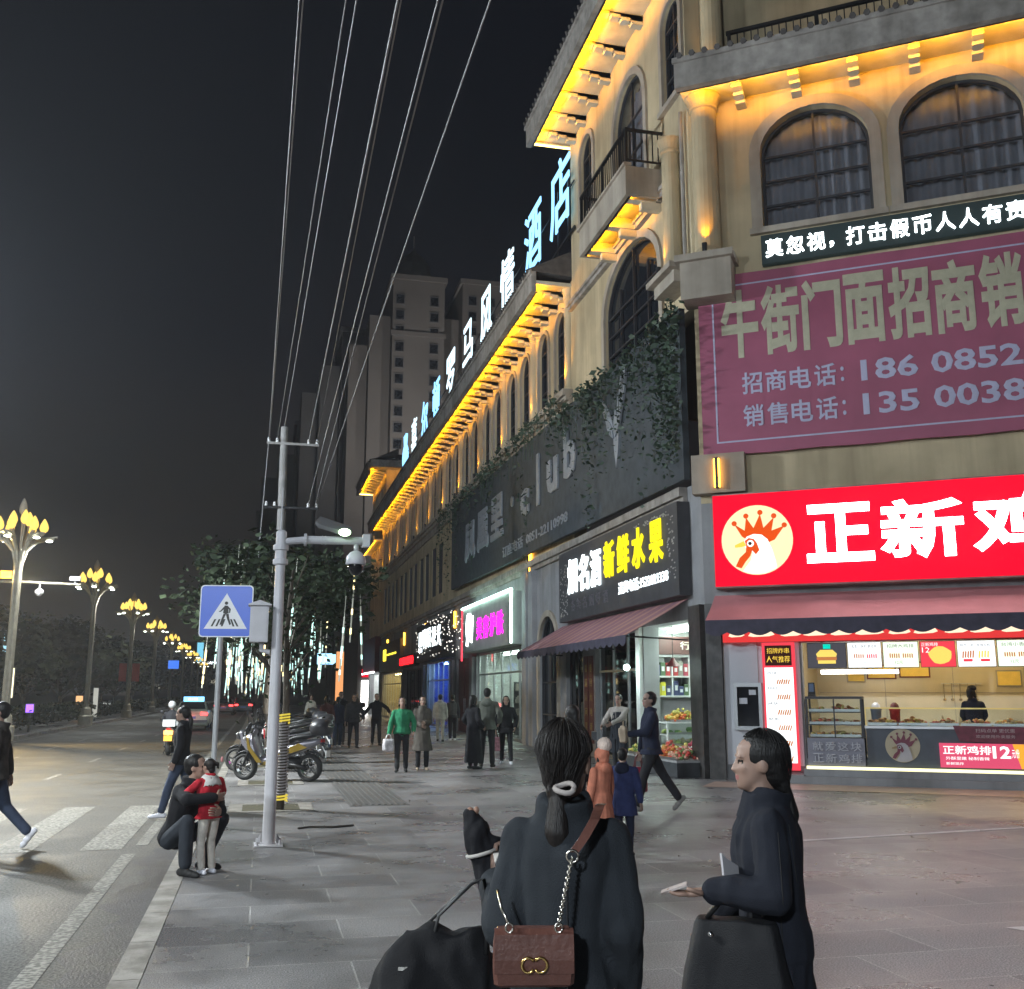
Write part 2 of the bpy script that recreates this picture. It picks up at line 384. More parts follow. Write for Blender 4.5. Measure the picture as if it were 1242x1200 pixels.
def corbel(fr, x_, zs, out, parent):
    b = MB(fr); w_ = .11
    n = 4; st = (out-.18)/n
    for i in range(n):
        o0 = .0 if i == n-1 else out-.12-st*(i+1); o1 = out-.12-st*i
        zb = zs-.10-.062*i
        b.box(x_-w_, -o1+.03, zb, x_+w_, -o1+st-.025 if i < n-1 else -.003, zb+.085)
        b.box(x_-w_+.03, -o1, zb+.06, x_+w_-.03, -.003, zs-.003)
    return b.obj("corbel", M_SOFF, parent)
def eave(fr, x0, x1, zs, out, xs, ends=(True,True), roof=1.2, seg=8.):
    b = MB(fr)
    b.prism([(0,0)]*0 or rect(x0, zs, x1, zs+.12), -out, -.002)              # soffit slab
    b.obj("soffit", M_SOFF, HOT)
    b = MB(fr); b.box(x0, -out-.16, zs-.25, x1, -out-.002, zs+.42); b.box(x0-.03, -out-.22, zs+.34, x1+.03, -out-.162, zs+.46)
    b.obj("fascia", M_FASC, HOT)
    b = MB(fr)                                                               # tiled slope with rolled tiles
    n = int((x1-x0)/.28)
    b.loft([[(x0,-out-.2,zs+.425),(x0,.9,zs+.425+roof),(x0,.9,zs+.3),(x0,-out-.15,zs+.425)],[(x1,-out-.2,zs+.425),(x1,.9,zs+.425+roof),(x1,.9,zs+.3),(x1,-out-.15,zs+.425)]])
    for i in range(n):
        xx = x0+.14+.28*i; b.tube([(xx,-out-.26,zs+.47),(xx,.88,zs+.45+roof)], .07, 6)
    b.obj("roof", M_TILE, HOT)
    b = MB(fr); x_ = x0+.02
    while x_ < x1-.1:
        xe = min(x_+seg, x1-.02); b.box(x_, -out+.004, zs-.245, xe-.06, -out+.06, zs-.225); x_ = xe
    b.obj("light_housing", M_IRON, HOT)
    k = max(1, round((x1-x0)/11)); sl = (x1-x0)/k; R3 = fr.to_3x3()
    for i in range(k):
        o = light("eave_light", 'AREA', fr @ Vector((x0+sl*(i+.5), -out+.035, zs-.215)), ORANGE, EAVEW*sl, HOT, sl-.1, sy=.05)
        zd = -(R3 @ Vector((0, .78, .62))); xd = R3 @ Vector((1,0,0)); o.rotation_euler = Matrix((xd, zd.cross(xd), zd)).transposed().to_euler()
    for x_ in xs: corbel(fr, x_, zs, out, HOT)
def column(fr, x_, z0, z1, r, yo=-.05, up=True, power=16):
    b = MB(fr)
    c_ = r/.3; b.lathe([(r+.06*c_,0),(r+.06*c_,.1),(r+.03*c_,.14),(r,.2),(r*.93,z1-z0-.36),(r+.02,z1-z0-.33),(r+.02,z1-z0-.28),(r*.98,z1-z0-.26),(r+.05*c_,z1-z0-.14),(r+.11*c_,z1-z0-.05),(r+.11*c_,z1-z0)], (x_, yo, z0), 20)
    o = b.obj("column", M_WALL, HOT, smooth=False)
    if up:
        b = MB(fr); b.cyl((x_, yo-r-.15, z0+.0), (x_, yo-r-.15, z0+.2), .05, .06, 10); b.m = 1; b.cyl((x_, yo-r-.15, z0+.2), (x_, yo-r-.15, z0+.203), .045, None, 10)
        u = b.obj("uplight", [M_IRON, M_OLAMP], HOT)
        p = fr @ Vector((x_, yo-r-.15, z0+.24)); t = fr @ Vector((x_, yo-r*.1, z0+2.0))
        light("uplight_lamp", 'SPOT', p, ORANGE, power, HOT, .03, 62, .9, aim=t-p)
    return o
# --- corner tower, street side
wall(ST, rect(-9.22, 10.2, .0, 20.05), [arch(Y(24.05), 10.35, 4.1, 3.0, rise=1.35), arch(Y(23.85), 14.0, 2.3, 4.1), arch(Y(27.55), 15.95, 1.2, 2.6), arch(Y(20.75)-.1, 15.75, 1.1, 2.6)], .4, M_WALL)
window(ST, Y(24.05), 10.35, 4.1, 3.0, 1.35, 4, 3, trim=.22)
window(ST, Y(23.85), 14.0, 2.3, 4.1, None, 2, 3, curtain=True, trim=.2, name="balcony_door")
window(ST, Y(27.55), 15.95, 1.2, 2.6, None, 2, 3)
window(ST, Y(20.75)-.1, 15.75, 1.1, 2.6, None, 2, 3)
b = MB(ST); b.box(-9.22, -.14, 13.5, -.5, -.002, 13.62); b.box(-9.22, -.20, 13.62, -.5, -.002, 13.72); b.obj("string_course", M_FASC, HOT)
eave(ST, -9.3, 1.4, 19.25, 1.3, [Y(v) for v in (21.4,22.76,24.1,25.36,26.5,27.64,28.69)])
b = MB(ST); b.box(-9.34, -1.4, 19.13, -9.3, .9, 19.19); b.obj("light_strip", lit("bright amber strip", (1,.72,.2), 6), HOT)
b = MB(); b.box(FX-1.4, 29.31, 19.2, FX+8, 29.5, 19.72); b.obj("fascia", M_FASC, HOT)
b = MB(); b.prism(rect(FX+.002, 10.2, FX+9, 20.05), 29.0, 29.3); b.obj("wall", M_WALL, HOT)      # side of the tower above the wing
b = MB(); b.add([(FX-1.5,20-1.6,19.7),(FX+9,20-8,22.5),(FX+9,29.5,22.5),(FX-1.5,29.5,19.7)], [(0,1,2,3)]); b.obj("roof", M_TILE, HOT)
# balcony on the tower
bl = MB(ST); x0, x1 = Y(25.3), Y(21.55)
bl.box(x0, -1.0, 13.5, x1, -.9, 14.25); bl.box(x0, -.9, 13.5, x0+.1, -.002, 14.25); bl.box(x1-.1, -.9, 13.5, x1, -.002, 14.25)
bl.box(x0+.1, -.9, 13.78, x1-.1, -.003, 13.9); bl.box(x0-.05, -1.06, 14.252, x1+.05, -.86, 14.32)
BAL = bl.obj("balcony", M_TRIM, HOT)
bl = MB(ST)
for xx in (x0+.05, (x0+x1)/2, x1-.05): bl.box(xx-.03, -.98, 14.32, xx+.03, -.92, 15.25)
bl.box(x0, -.985, 15.2, x1, -.915, 15.27); bl.box(x0, -.97, 14.42, x1, -.93, 14.46)
for yy in (x0+.05, x1-.05): bl.box(yy-.03, -.95, 15.2, yy+.03, -.002, 15.27); bl.box(yy-.02, -.95, 14.42, yy+.02, -.002, 14.46)
i = x0+.17
while i < x1-.1: bl.box(i-.012, -.962, 14.46, i+.012, -.938, 15.2); i += .15
for yy in (x0+.05, x1-.05):
    for k in range(6): bl.box(yy-.012, -.86+k*.145, 14.46, yy+.012, -.836+k*.145, 15.2)
bl.obj("railing", M_IRON, BAL)
bl = MB(ST)
for k in range(3):
    bl = MB(ST); xx = x0+.35+k*(x1-x0-.7)/2; bl.box(xx-.12, -.88, 13.50, xx+.12, -.003, 13.775); bl.box(xx-.09, -.5, 13.3, xx+.09, -.003, 13.5); bl.obj("bracket", M_SOFF, BAL)
bl = MB(ST); bl.box(x0+.12, -.895, 13.50, x1-.12, -.83, 13.515); bl.obj("light_housing", M_IRON, BAL)
o = light("balcony_light", 'AREA', ST @ Vector(((x0+x1)/2, -.86, 13.53)), ORANGE, 110, BAL, x1-x0-.3, sy=.05)
R3 = ST.to_3x3(); zd = -(R3 @ Vector((0,.6,.8))); xd = R3 @ Vector((1,0,0)); o.rotation_euler = Matrix((xd, zd.cross(xd), zd)).transposed().to_euler()
# --- low wing along the street
ZS = 14.35
bays = [31.55+4.62*i for i in range(11)]; YE = 80.2
H_ = []
for c_ in bays:
    for d_ in (-1.05, 1.05): H_.append(arch(Y(c_+d_), 11.15, 1.25, 2.75))
H2 = [rect(Y(c_+d_)-.7, 6.9, Y(c_+d_)+.7, 9.6) for c_ in bays[5:] for d_ in (-1.05, 1.05)]
wall(ST, rect(Y(YE), 6.2, Y(29.3)-.003, ZS+.2), H_ + H2, .38, M_WALL)
for c_ in bays:
    for d_ in (-1.05, 1.05): window(ST, Y(c_+d_), 11.15, 1.25, 2.75, None, 2, 3, trim=.13)
def sqwin(x0, z0, x1, z1):
    b = MB(ST); t = .06
    b.prism(rect(x0,z0,x1,z1), .05, .13, [rect(x0+t,z0+t,x1-t,z1-t)]); b.box((x0+x1)/2-.03, .052, z0+t, (x0+x1)/2+.03, .125, z1-t)
    f = b.obj("window", M_DARK, HOT); b = MB(ST); b.box(x0+.02, .14, z0+.02, x1-.02, .15, z1-.02); b.obj("pane", M_PANE, f)
for c_ in bays[5:]:
    for d_ in (-1.05, 1.05): sqwin(Y(c_+d_)-.7, 6.9, Y(c_+d_)+.7, 9.6)
eave(ST, Y(YE)+.1, Y(29.35), ZS, 1.15, [Y(29.9+1.1*i) for i in range(45)])
for i in range(12): column(ST, Y(29.3+.0+4.62*i if i else 29.62), 10.98, ZS, .17, .0, True, 170)
b = MB(ST); b.box(Y(YE), -.24, 10.62, Y(29.3), -.003, 10.78); b.box(Y(YE), -.34, 10.78, Y(29.3), -.003, 10.98); b.box(Y(YE), -.12, 10.3, Y(29.3), -.003, 10.62)
b.obj("cornice", M_TRIM, HOT)
b = MB(ST); b.box(Y(YE), -.20, 6.0, Y(20.8), -.003, 6.2); b.box(Y(YE), -.10, 5.86, Y(20.8), -.003, 6.0); b.obj("cornice", M_FASC, HOT)
b = MB(); b.add([(FX+.85,29.3,ZS+1.55),(FX+9,29.3,ZS+1.6),(FX+9,YE,ZS+1.6),(FX+.85,YE,ZS+1.55)], [(0,1,2,3)]); b.obj("roof", M_TILE, HOT)
# --- far tower of the block
wall(ST, rect(Y(90), 6.2, Y(YE)-.003, 20.05), [arch(Y(YE+1.8+i*2.2), zz, 1.1, 2.5) for i in range(4) for zz in (11.0, 15.6)], .4, M_WALL)
for i in range(4):
    for zz in (11.0, 15.6): window(ST, Y(YE+1.8+i*2.2), zz, 1.1, 2.5, None, 2, 3, trim=.12)
eave(ST, Y(90.3), Y(YE)+.6, 19.25, 1.3, [Y(YE+.2+1.1*i) for i in range(9)])
b = MB(); b.prism(rect(FX-.0, 14.2, FX+8, 20.05), YE-.3, YE-.003); b.obj("wall", M_WALL, HOT)
b = MB(); b.box(FX-1.3, YE-1.5, 19.25, FX+8, YE-.302, 19.37); b.obj("soffit", M_SOFF, HOT)
b = MB(); b.box(FX-1.4, YE-1.66, 19.15, FX+8, YE-1.502, 19.7); b.obj("fascia", M_FASC, HOT)
b = MB(); b.box(FX-1.2, YE-1.48, 19.175, FX+8, YE-1.45, 19.215); b.obj("light_strip", M_OSTRIP, HOT)
b = MB(ST); b.box(Y(90.34), -1.4, 19.1, Y(90.31), 0, 19.2); b.obj("light_strip", MATS["bright amber strip"], HOT)
b = MB(ST); b.box(Y(89.9), -.75, 13.6, Y(YE+.2), -.003, 13.72); b.box(Y(89.9), -.9, 13.5, Y(YE+.2), -.752, 13.95); b.obj("soffit", M_SOFF, HOT)
b = MB(ST); b.box(Y(89.9), -.74, 13.53, Y(YE+.2), -.71, 13.57); b.obj("light_strip", M_OSTRIP, HOT)
b = MB(); b.add([(FX-1.5,YE-1.7,19.7),(FX+8,YE-1.7,21.5),(FX+8,90.3,21.5),(FX-1.5,90.3,19.7)], [(0,1,2,3)]); b.obj("roof", M_TILE, HOT)
# --- corner front
CW = [(2.75,2.3),(5.7,2.4),(8.6,2.3)]
wall(CH, rect(.0, 5.7, 11.5, 15.35), [arch(c_, 11.75, w_, 2.7, rise=.95) for c_, w_ in CW], .4, M_WALL)
for c_, w_ in CW: window(CH, c_, 11.75, w_, 2.7, .95, 2, 3, curtain=True, trim=.24)
eave(CH, .0, 11.5, 15.0, 1.15, [1.25+1.22*i for i in range(8)], roof=.7)
column(CH, .42, 11.1, 15.0, .30, -.28, True, 80)
column(ST, -.62, 11.1, 14.5, .22, -.2, True, 60)
b = MB(ST); b.tube([(-.16,-.1,11.1),(-.16,-.1,15.0)], .05, 8); b.obj("downpipe", M_FASC, HOT)
b = MB(CH); b.box(-.25, -.78, 10.95, 1.02, -.003, 11.1); b.box(-.15, -.66, 10.1, .95, -.004, 10.95); b.obj("pedestal", M_TRIM, HOT)
b = MB(ST); b.box(-1.2, -.66, 10.97, .25, -.003, 11.1); b.box(-1.1, -.5, 10.7, .1, -.004, 10.97); b.obj("pedestal", M_TRIM, HOT)
b = MB(CH); b.box(.2, 1.7, 15.3, 11.5, 1.9, 20); b.obj("wall", M_WALL, HOT)                         # set back top storey
b = MB(CH); b.box(.9, .35, 15.72, 11.5, .5, 15.95); b.box(.9, .38, 16.95, 11.5, .46, 17.03); b.box(.9, .4, 16.1, 11.5, .44, 16.14)
i = 1.0
while i < 11.4: b.box(i-.013, .41, 15.95, i+.013, .43, 16.95); i += .16
for i in range(6): b.box(.93+2*i, .38, 15.95, 1.0+2*i, .46, 17.0)
b.obj("railing", M_IRON, HOT)
column(CH, .55, 15.7, 19, .28, .35, True, 16)
b = MB(CH); b.add([(0,0,15.36),(11.5,0,15.36),(11.5,3,15.36),(0,3,15.36)], [(0,1,2,3)]); b.obj("terrace_floor", M_GREY, HOT)
b = MB(CH); b.add([(0,.4,20),(11.5,.4,20),(11.5,9,21),(0,9,21)], [(0,1,2,3)]); b.obj("roof", M_TILE, HOT)
# --- ground floor walls
SHOPS = [("fruit",20.75,23.75,0,3.3),("door",24.05,27.55,0,3.3),("bay",28.65,30.35,0,3.3),("pink",35.3,43.9,0,3.4),("dark",44.9,48.5,0,3.3),("blue",50,57.6,0,3.4),("grey",58.8,66.6,0,3.2),("yellow",67.5,79.4,0,3.2),("white",81,89.2,0,3.3)]
holes = [rect(Y(b_), z0+.001, Y(a_), z1) for n_, a_, b_, z0, z1 in SHOPS] + [arch(Y(32.3), .0011, 2.2, 4.2)]
wall(ST, rect(Y(90), 0, -.0, 6.197), holes, .4, M_GREY)
window(ST, Y(32.3), .03, 2.2, 4.15, None, 2, 3, trim=.2, name="arched_door")
b = MB(ST); b.box(-.62, -.12, .002, -.02, -.003, 3.55); b.obj("pier", M_DKST, HOT)
b = MB(CH); b.box(.02, -.12, .002, .34, -.003, 3.55); b.obj("pier", M_DKST, HOT)
for yy in (34.0, 34.9): 
    b = MB(ST); b.box(Y(yy)-.28, -.18, .002, Y(yy)+.28, -.003, 5.85); b.obj("pier", M_GREY, HOT)
for yy in (44.4, 49.3, 58.2, 67.05, 80.2):
    b = MB(ST); b.box(Y(yy)-.3, -.16, .002, Y(yy)+.3, -.003, 3.3); b.obj("pier", M_GREY, HOT)
wall(CH, rect(.0, 0, 11.5, 5.697), [rect(1.92, .45, 9.2, 2.72)], .25, M_GREY)
# --- rooms behind the shop fronts
def room(fr, x0, x1, z0, z1, y0, y1, mw, mf):
    b = MB(fr)
    b.box(x0,y1,z0,x1,y1+.05,z1); b.box(x0-.05,y0,z0,x0,y1+.05,z1); b.box(x1,y0,z0,x1+.05,y1+.05,z1); b.box(x0-.05,y0,z1,x1+.05,y1+.05,z1+.05); b.m = 1; b.box(x0-.05,y0,z0-.03,x1+.05,y1+.05,z0)
    return b.obj("shop_room", [mw, mf], HOT)
M_RW = mat("shop wall white", (.66,.67,.66), .7, var=.05); M_RF = mat("shop floor tile", (.40,.40,.39), .25, var=.1)
M_RY = mat("shop wall steel", (.50,.43,.30), .35, .35, var=.1, vscale=1.5)
def tubes(fr, pts, m, name="ceiling_light"):
    for x0, x1, y_, z_ in pts:
        b = MB(fr); b.box(x0, y_-.05, z_, x1, y_+.05, z_+.05); b.obj(name, m, HOT)
room(ST, Y(24.7), Y(20.65), .01, 3.3, .41, 2.6, M_RW, M_RF)
L_FRUIT = lit("fruit shop tube", (.78,1,.90), 60)
tubes(ST, [(Y(24.4), Y(21.2), .95, 3.2)], L_FRUIT)
room(ST, Y(28), Y(24.8), .01, 3.3, .41, 3, M_BLACK, M_RF)
room(ST, Y(44), Y(35.2), .01, 3.4, .41, 3.2, M_RW, M_RF)
tubes(ST, [(Y(43), Y(36.2), 1.0, 3.3), (Y(43), Y(36.2), 2.2, 3.3)], lit("pink shop tube", (.80,1,.86), 34))
M_BLUE = mat("blue drape", (.03,.10,.62), .6, var=.2)
room(ST, Y(57.7), Y(49.9), .01, 3.4, .41, 2.2, M_BLUE, M_RF)
tubes(ST, [(Y(57), Y(50.5), .9, 3.3)], lit("blue shop tube", (.45,.75,1), 60))
M_YEL = mat("shop wall cream", (.68,.58,.36), .7, var=.06)
room(ST, Y(79.5), Y(67.4), .01, 3.2, .41, 3, M_YEL, M_RF)
tubes(ST, [(Y(79), Y(68), 1.0, 3.1), (Y(79), Y(68), 2.2, 3.1)], lit("warm shop tube", (1,.80,.40), 36))
room(ST, Y(89.3), Y(80.9), .01, 3.3, .41, 2.5, M_RW, M_RF)
tubes(ST, [(Y(89), Y(81.2), 1.0, 3.2)], lit("white shop tube", (.95,1,1), 45))
room(ST, Y(66.7), Y(58.7), .01, 3.2, .41, 1.5, M_BLACK, M_RF)
room(ST, Y(48.6), Y(44.8), .01, 3.3, .41, .9, M_BLACK, M_RF)
room(ST, Y(30.4), Y(28.6), .01, 3.3, .41, 1.2, M_BLACK, M_RF)
room(CH, 1.9, 9.25, .452, 2.95, .26, 3.0, M_RY, M_RF)
# shop glazing
def glazing(x0, x1, z0, z1, n, m=M_ALU, g=M_GLASS, y_=.12, bar=None):
    b = MB(ST); t = .035
    for i in range(n+1):
        xx = x0+.04+(x1-x0-.08)*i/n; b.box(xx-t, y_, z0, xx+t, y_+.07, z1)
    b.box(x0, y_+.002, z1-.08, x1, y_+.068, z1-.001); b.box(x0, y_+.002, z0+.001, x1, y_+.068, z0+.1)
    if bar: b.box(x0, y_+.003, bar-.03, x1, y_+.067, bar+.03)
    f = b.obj("shopfront", m, HOT)
    b = MB(ST); b.box(x0+.02, y_+.03, z0+.05, x1-.02, y_+.036, z1-.05); b.obj("glass", g, f)
    return f
glazing(Y(43.9), Y(35.3), .01, 3.4, 6, bar=2.5)
glazing(Y(57.6), Y(50), .01, 3.4, 5, bar=2.4)
glazing(Y(79.4), Y(67.5), .01, 3.2, 8, bar=2.4)
glazing(Y(66.6), Y(58.8), .01, 3.2, 5, m=M_DARK, g=M_TINT)
glazing(Y(27.55), Y(24.05), .01, 3.3, 3, m=M_ALU, g=M_TINT, bar=2.3)
glazing(Y(30.35), Y(28.65), .01, 3.3, 2, m=M_DARK, g=M_TINT)
M_DRED = mat("dark red lacquer", (.10,.012,.014), .5, var=.2)
b = MB(ST); b.box(Y(48.5), .1, .002, Y(46.72), .16, 3.3); b.box(Y(46.68), .1, .002, Y(44.9), .16, 3.3); 
for xx in (Y(48.2), Y(46.4)): b.box(xx, .07, .3, xx+1.2, .1, 1.4); b.box(xx, .07, 1.6, xx+1.2, .1, 3.0)
DD = b.obj("door", M_DRED, HOT)
b = MB(ST); b.tube([(Y(46.85),.03,.9),(Y(46.85),.03,1.5)], .02, 6); b.tube([(Y(46.55),.03,.9),(Y(46.55),.03,1.5)], .02, 6); b.obj("handle", M_STEEL, DD)
# amber up-and-down wall lamps at the first floor
def sconce(p, fr, x_, z_, lab, power):
    t = thing("wall_lamp", lab, "wall lamp", p, 0, "amber wall lamps along the first floor")
    b = MB(fr); b.box(x_-.06, -.16, z_-.42, x_+.06, -.005, z_+.42); b.obj("housing", M_IRON, t)
    b = MB(fr); b.box(x_-.10, -.13, z_-.40, x_-.062, -.03, z_+.40); b.box(x_+.062, -.13, z_-.40, x_+.10, -.03, z_+.40); b.obj("lamp_strip", lit("sconce strip", (1,.45,.04), 8), t)
WL = [(34.4,"amber wall lamp above the gap between the fruit sign and the pink lit shop"),(48.8,"amber wall lamp above the dark red doors"),(57.9,"amber wall lamp just past the blue lit shop"),(66.9,"amber wall lamp over the yellow lit shop"),(76,"farthest amber wall lamp over the yellow lit shop")]
for yy, lb in WL: sconce(ST @ Vector((Y(yy), 0, 5.2)), ST, Y(yy), 5.2 if yy > 40 else 6.55-.35, lb, 8)
b = MB(CH); b.box(-.12, -.32, 5.86, 1.0, -.003, 6.7); b.obj("pedestal", M_TRIM, HOT)
t = thing("wall_lamp", "amber wall lamp on the corner block above the red chicken sign", "wall lamp", CH @ Vector((.45,0,6.3)), 0, "amber wall lamps along the first floor")
b = MB(CH); b.box(.40, -.42, 5.95, .46, -.325, 6.6); b.obj("housing", M_IRON, t)
b = MB(CH); b.box(.37, -.40, 5.97, .398, -.335, 6.58); b.box(.462, -.40, 5.97, .49, -.335, 6.58); b.obj("lamp_strip", MATS["sconce strip"], t)
# ================================================================== rooftop letters
def letters(parent, m, fr, items, out, depth, bold=0., res=2):         # every character its own part
    for ch, x0, x1, z0, ht in items:
        b = MB(fr); b.text(ch, x0, z0, x1-x0, ht, out, depth, bold, res); b.obj("letter", m, parent)
M_LW = lit("white rooftop tubes", (.70,.90,1), 1.7); M_LB = lit("blue rooftop tubes", (.26,.62,1), 1.9)
RS = thing("rooftop_sign", "row of tall glowing blue and white hotel letters standing on the roof edge", "sign", (8.85, 45, 16.1))
zb = 16.55
def rl(ch, y0, y1, m, z0=None, ht=2.45):
    b = MB(frame((8.85,0,0),(0,-1,0),(1,0,0))); b.text(ch, -y1, z0 or zb, y1-y0, ht, .0, .05, .004); o = b.obj("letter", m, RS)
    b = MB(frame((8.85,0,0),(0,-1,0),(1,0,0))); 
    for q in (.25,.75): b.box(-y1+(y1-y0)*q-.03, .07, 15.9, -y1+(y1-y0)*q+.03, .12, zb+1.6)
    b.obj("post", M_IRON, o)
for i, ch in enumerate("喜尔顿罗马风情酒店"):
    yc = (63.2, 58.8, 54.6, 50.1, 45.5, 41.4, 37.4, 33.4, 29.9)[i]
    rl(ch, yc-1.15, yc+1.15, (M_LW, M_LB, M_LB, M_LW, M_LW, M_LW, M_LW, M_LB, M_LB)[i])
b = MB(frame((8.85,0,0),(0,-1,0),(1,0,0)))
def ringpts(cx_, cz_, r, rz, n=20): return [(cx_+r*math.cos(2*math.pi*i/n), 0, cz_+rz*math.sin(2*math.pi*i/n)) for i in range(n+1)]
b.tube(ringpts(-67.4, zb+.85, .95, .8), .09, 6); b.tube(ringpts(-67.4, zb+.85, .5, .4), .07, 6)
for q in (-.5, 0, .5): b.tube([(-67.4+q*.5,0,zb+1.65),(-67.4+q,0,zb+2.4)], .08, 6)
lg = b.obj("emblem", M_LB, RS)
b = MB(); b.box(8.9, 28.6, 16.02, 8.96, 69, 16.1); b.box(8.9, 28.6, 17.6, 8.94, 69, 17.64); b.obj("rail", M_IRON, RS)

# ================================================================== club board, ivy
M_BOARD = mat("dark club board", (.045,.054,.062), .75, var=.3, vscale=3)
M_CLUBT = mat("unlit club letters", (.27,.29,.32), .5, .2, var=.1)
CB = thing("club_board", "big dark unlit club board with grey letters and ivy above the shops", "sign", (FX-.3, 34, 6.3))
b = MB(ST); b.prism([(Y(48.5),6.6),(Y(20.2),6.25),(Y(20.2),10.15),(Y(48.5),10.5)], -.32, -.18); b.obj("board", M_BOARD, CB)
letters(CB, M_CLUBT, ST, [(ch, Y(y1), Y(y0), z0, ht) for ch, y0, y1, z0, ht in (("凤",42.6,44.8,7.4,1.7),("凰",39.9,42.1,7.5,1.7),("里",37.3,39.4,7.6,1.7),("c",33.4,34.5,7.75,.95),("l",32.0,32.3,7.8,1.75),("u",29.8,31.0,7.9,1.1),("b",27.9,29.1,8.0,1.6),("·",35.6,36.0,8.4,.4))], .32, .1, .035)
b = MB(ST); b.text("订座电话  0851-22110998", Y(37.5), 6.72, 8.6, .42, .325, .03, .012); b.obj("phone_line", M_CLUBT, CB)
b = MB(ST)                                               # plume shaped bird emblem
def leafshape(x0, z0, x1, z1, wd, o): 
    d = Vector((x1-x0, z1-z0)); n = Vector((-d.y, d.x)).normalized(); pts = []
    for i in range(9): t = i/8; pts.append((x0+d.x*t+n.x*wd*math.sin(math.pi*t)*(.6+.4*t), z0+d.y*t+n.y*wd*math.sin(math.pi*t)))
    for i in range(7,0,-1): t = i/8; pts.append((x0+d.x*t-n.x*wd*math.sin(math.pi*t), z0+d.y*t-n.y*wd*math.sin(math.pi*t)*.6))
    b.prism(pts, -o-.06, -o)
bx = Y(24.4)
leafshape(bx, 7.4, bx, 9.0, .22, .32); leafshape(bx-.1, 8.4, bx-1.1, 9.5, .22, .33); leafshape(bx+.1, 8.4, bx+.9, 10.1, .24, .34); leafshape(bx-.1, 8.2, bx-.7, 8.9, .15, .35); leafshape(bx+.05, 8.2, bx+.55, 9.0, .15, .36)
b.obj("bird_emblem", M_CLUBT, CB)
M_IVY = mat("ivy leaf", (.035,.060,.035), .6, var=.4, vscale=2)
b = MB(); r_ = random.Random(3)
def leaf(b, p, s, r_):
    a = Vector((r_.uniform(-1,1), r_.uniform(-1,1), r_.uniform(-.6,.6))).normalized(); c = a.orthogonal().normalized()
    c = (c*math.cos(1.3*r_.random()) + a.cross(c)*math.sin(6.28*r_.random())).normalized()
    b.add([p-a*s*.5, p+c*s*.28, p+a*s*.5, p-c*s*.28], [(0,1,2,3)])
for k in range(300):
    yy = 20 + (r_.random()**1.25)*31; z1 = (10.9 if yy > 29.3 else 10.3)-r_.random()*.4 if r_.random() < .92 else r_.uniform(7.5,9.8)
    if r_.random() < .25: b.tube([(FX-.5,yy,z1),(FX-.52,yy+r_.uniform(-.1,.1),z1-1.2)], .008, 4)
    ln = r_.choice([.5,.8,1.2,2.0,3.2])*r_.uniform(.7,1.3)
    if 26.5 < yy < 46 and ln > .7: ln = .7 if r_.random() < .8 else ln
    if yy < 21.3: ln = 3.5
    z1b = max(5.9, z1-ln); n = int((z1-z1b)*13)
    for i in range(n):
        leaf(b, Vector((FX-.46-r_.random()*.22, yy+r_.gauss(0,.05+.12*(1-i/max(1,n))), z1-(z1-z1b)*i/max(1,n)+r_.uniform(-.05,.05))), r_.choice([.06,.08,.11,.14,.2,.26])*(1-.4*i/max(1,n)), r_)
stuff(b.obj("hanging_ivy", M_IVY))
MATS["dark"] = M_BLACK
# ================================================================== red chicken shop sign
M_RED = lit("red lightbox", (1,.004,.030), .92)
M_CREAM = lit("lit cream disc", (1,.87,.50), .95); M_ORG = lit("lit orange print", (.90,.095,.01), .8); M_WLB = lit("lit white print", (1,.96,.95), 1.15); M_BRW = lit("lit dark print", (.06,.02,.015), .5); M_YLB = lit("lit yellow print", (1,.66,.08), .95)
RSG = thing("shop_sign", "huge glowing red sign with white letters and rooster roundel at the building corner", "sign", CH @ Vector((4,-.3,3.8)))
b = MB(CH); b.box(.30, -.38, 3.84, 11.3, -.003, 5.80); b.obj("casing", M_FASC, RSG)
b = MB(CH); b.box(.32, -.40, 3.87, 11.28, -.382, 5.77); b.obj("red_face", M_RED, RSG)
letters(RSG, M_WARMW, CH, [(ch, x0, x1, 4.27, 1.17) for ch, x0, x1 in (("正",2.18,3.46),("新",3.58,5.10),("鸡",5.24,6.72),("排",6.95,8.2))], .40, .05, .030, 3)
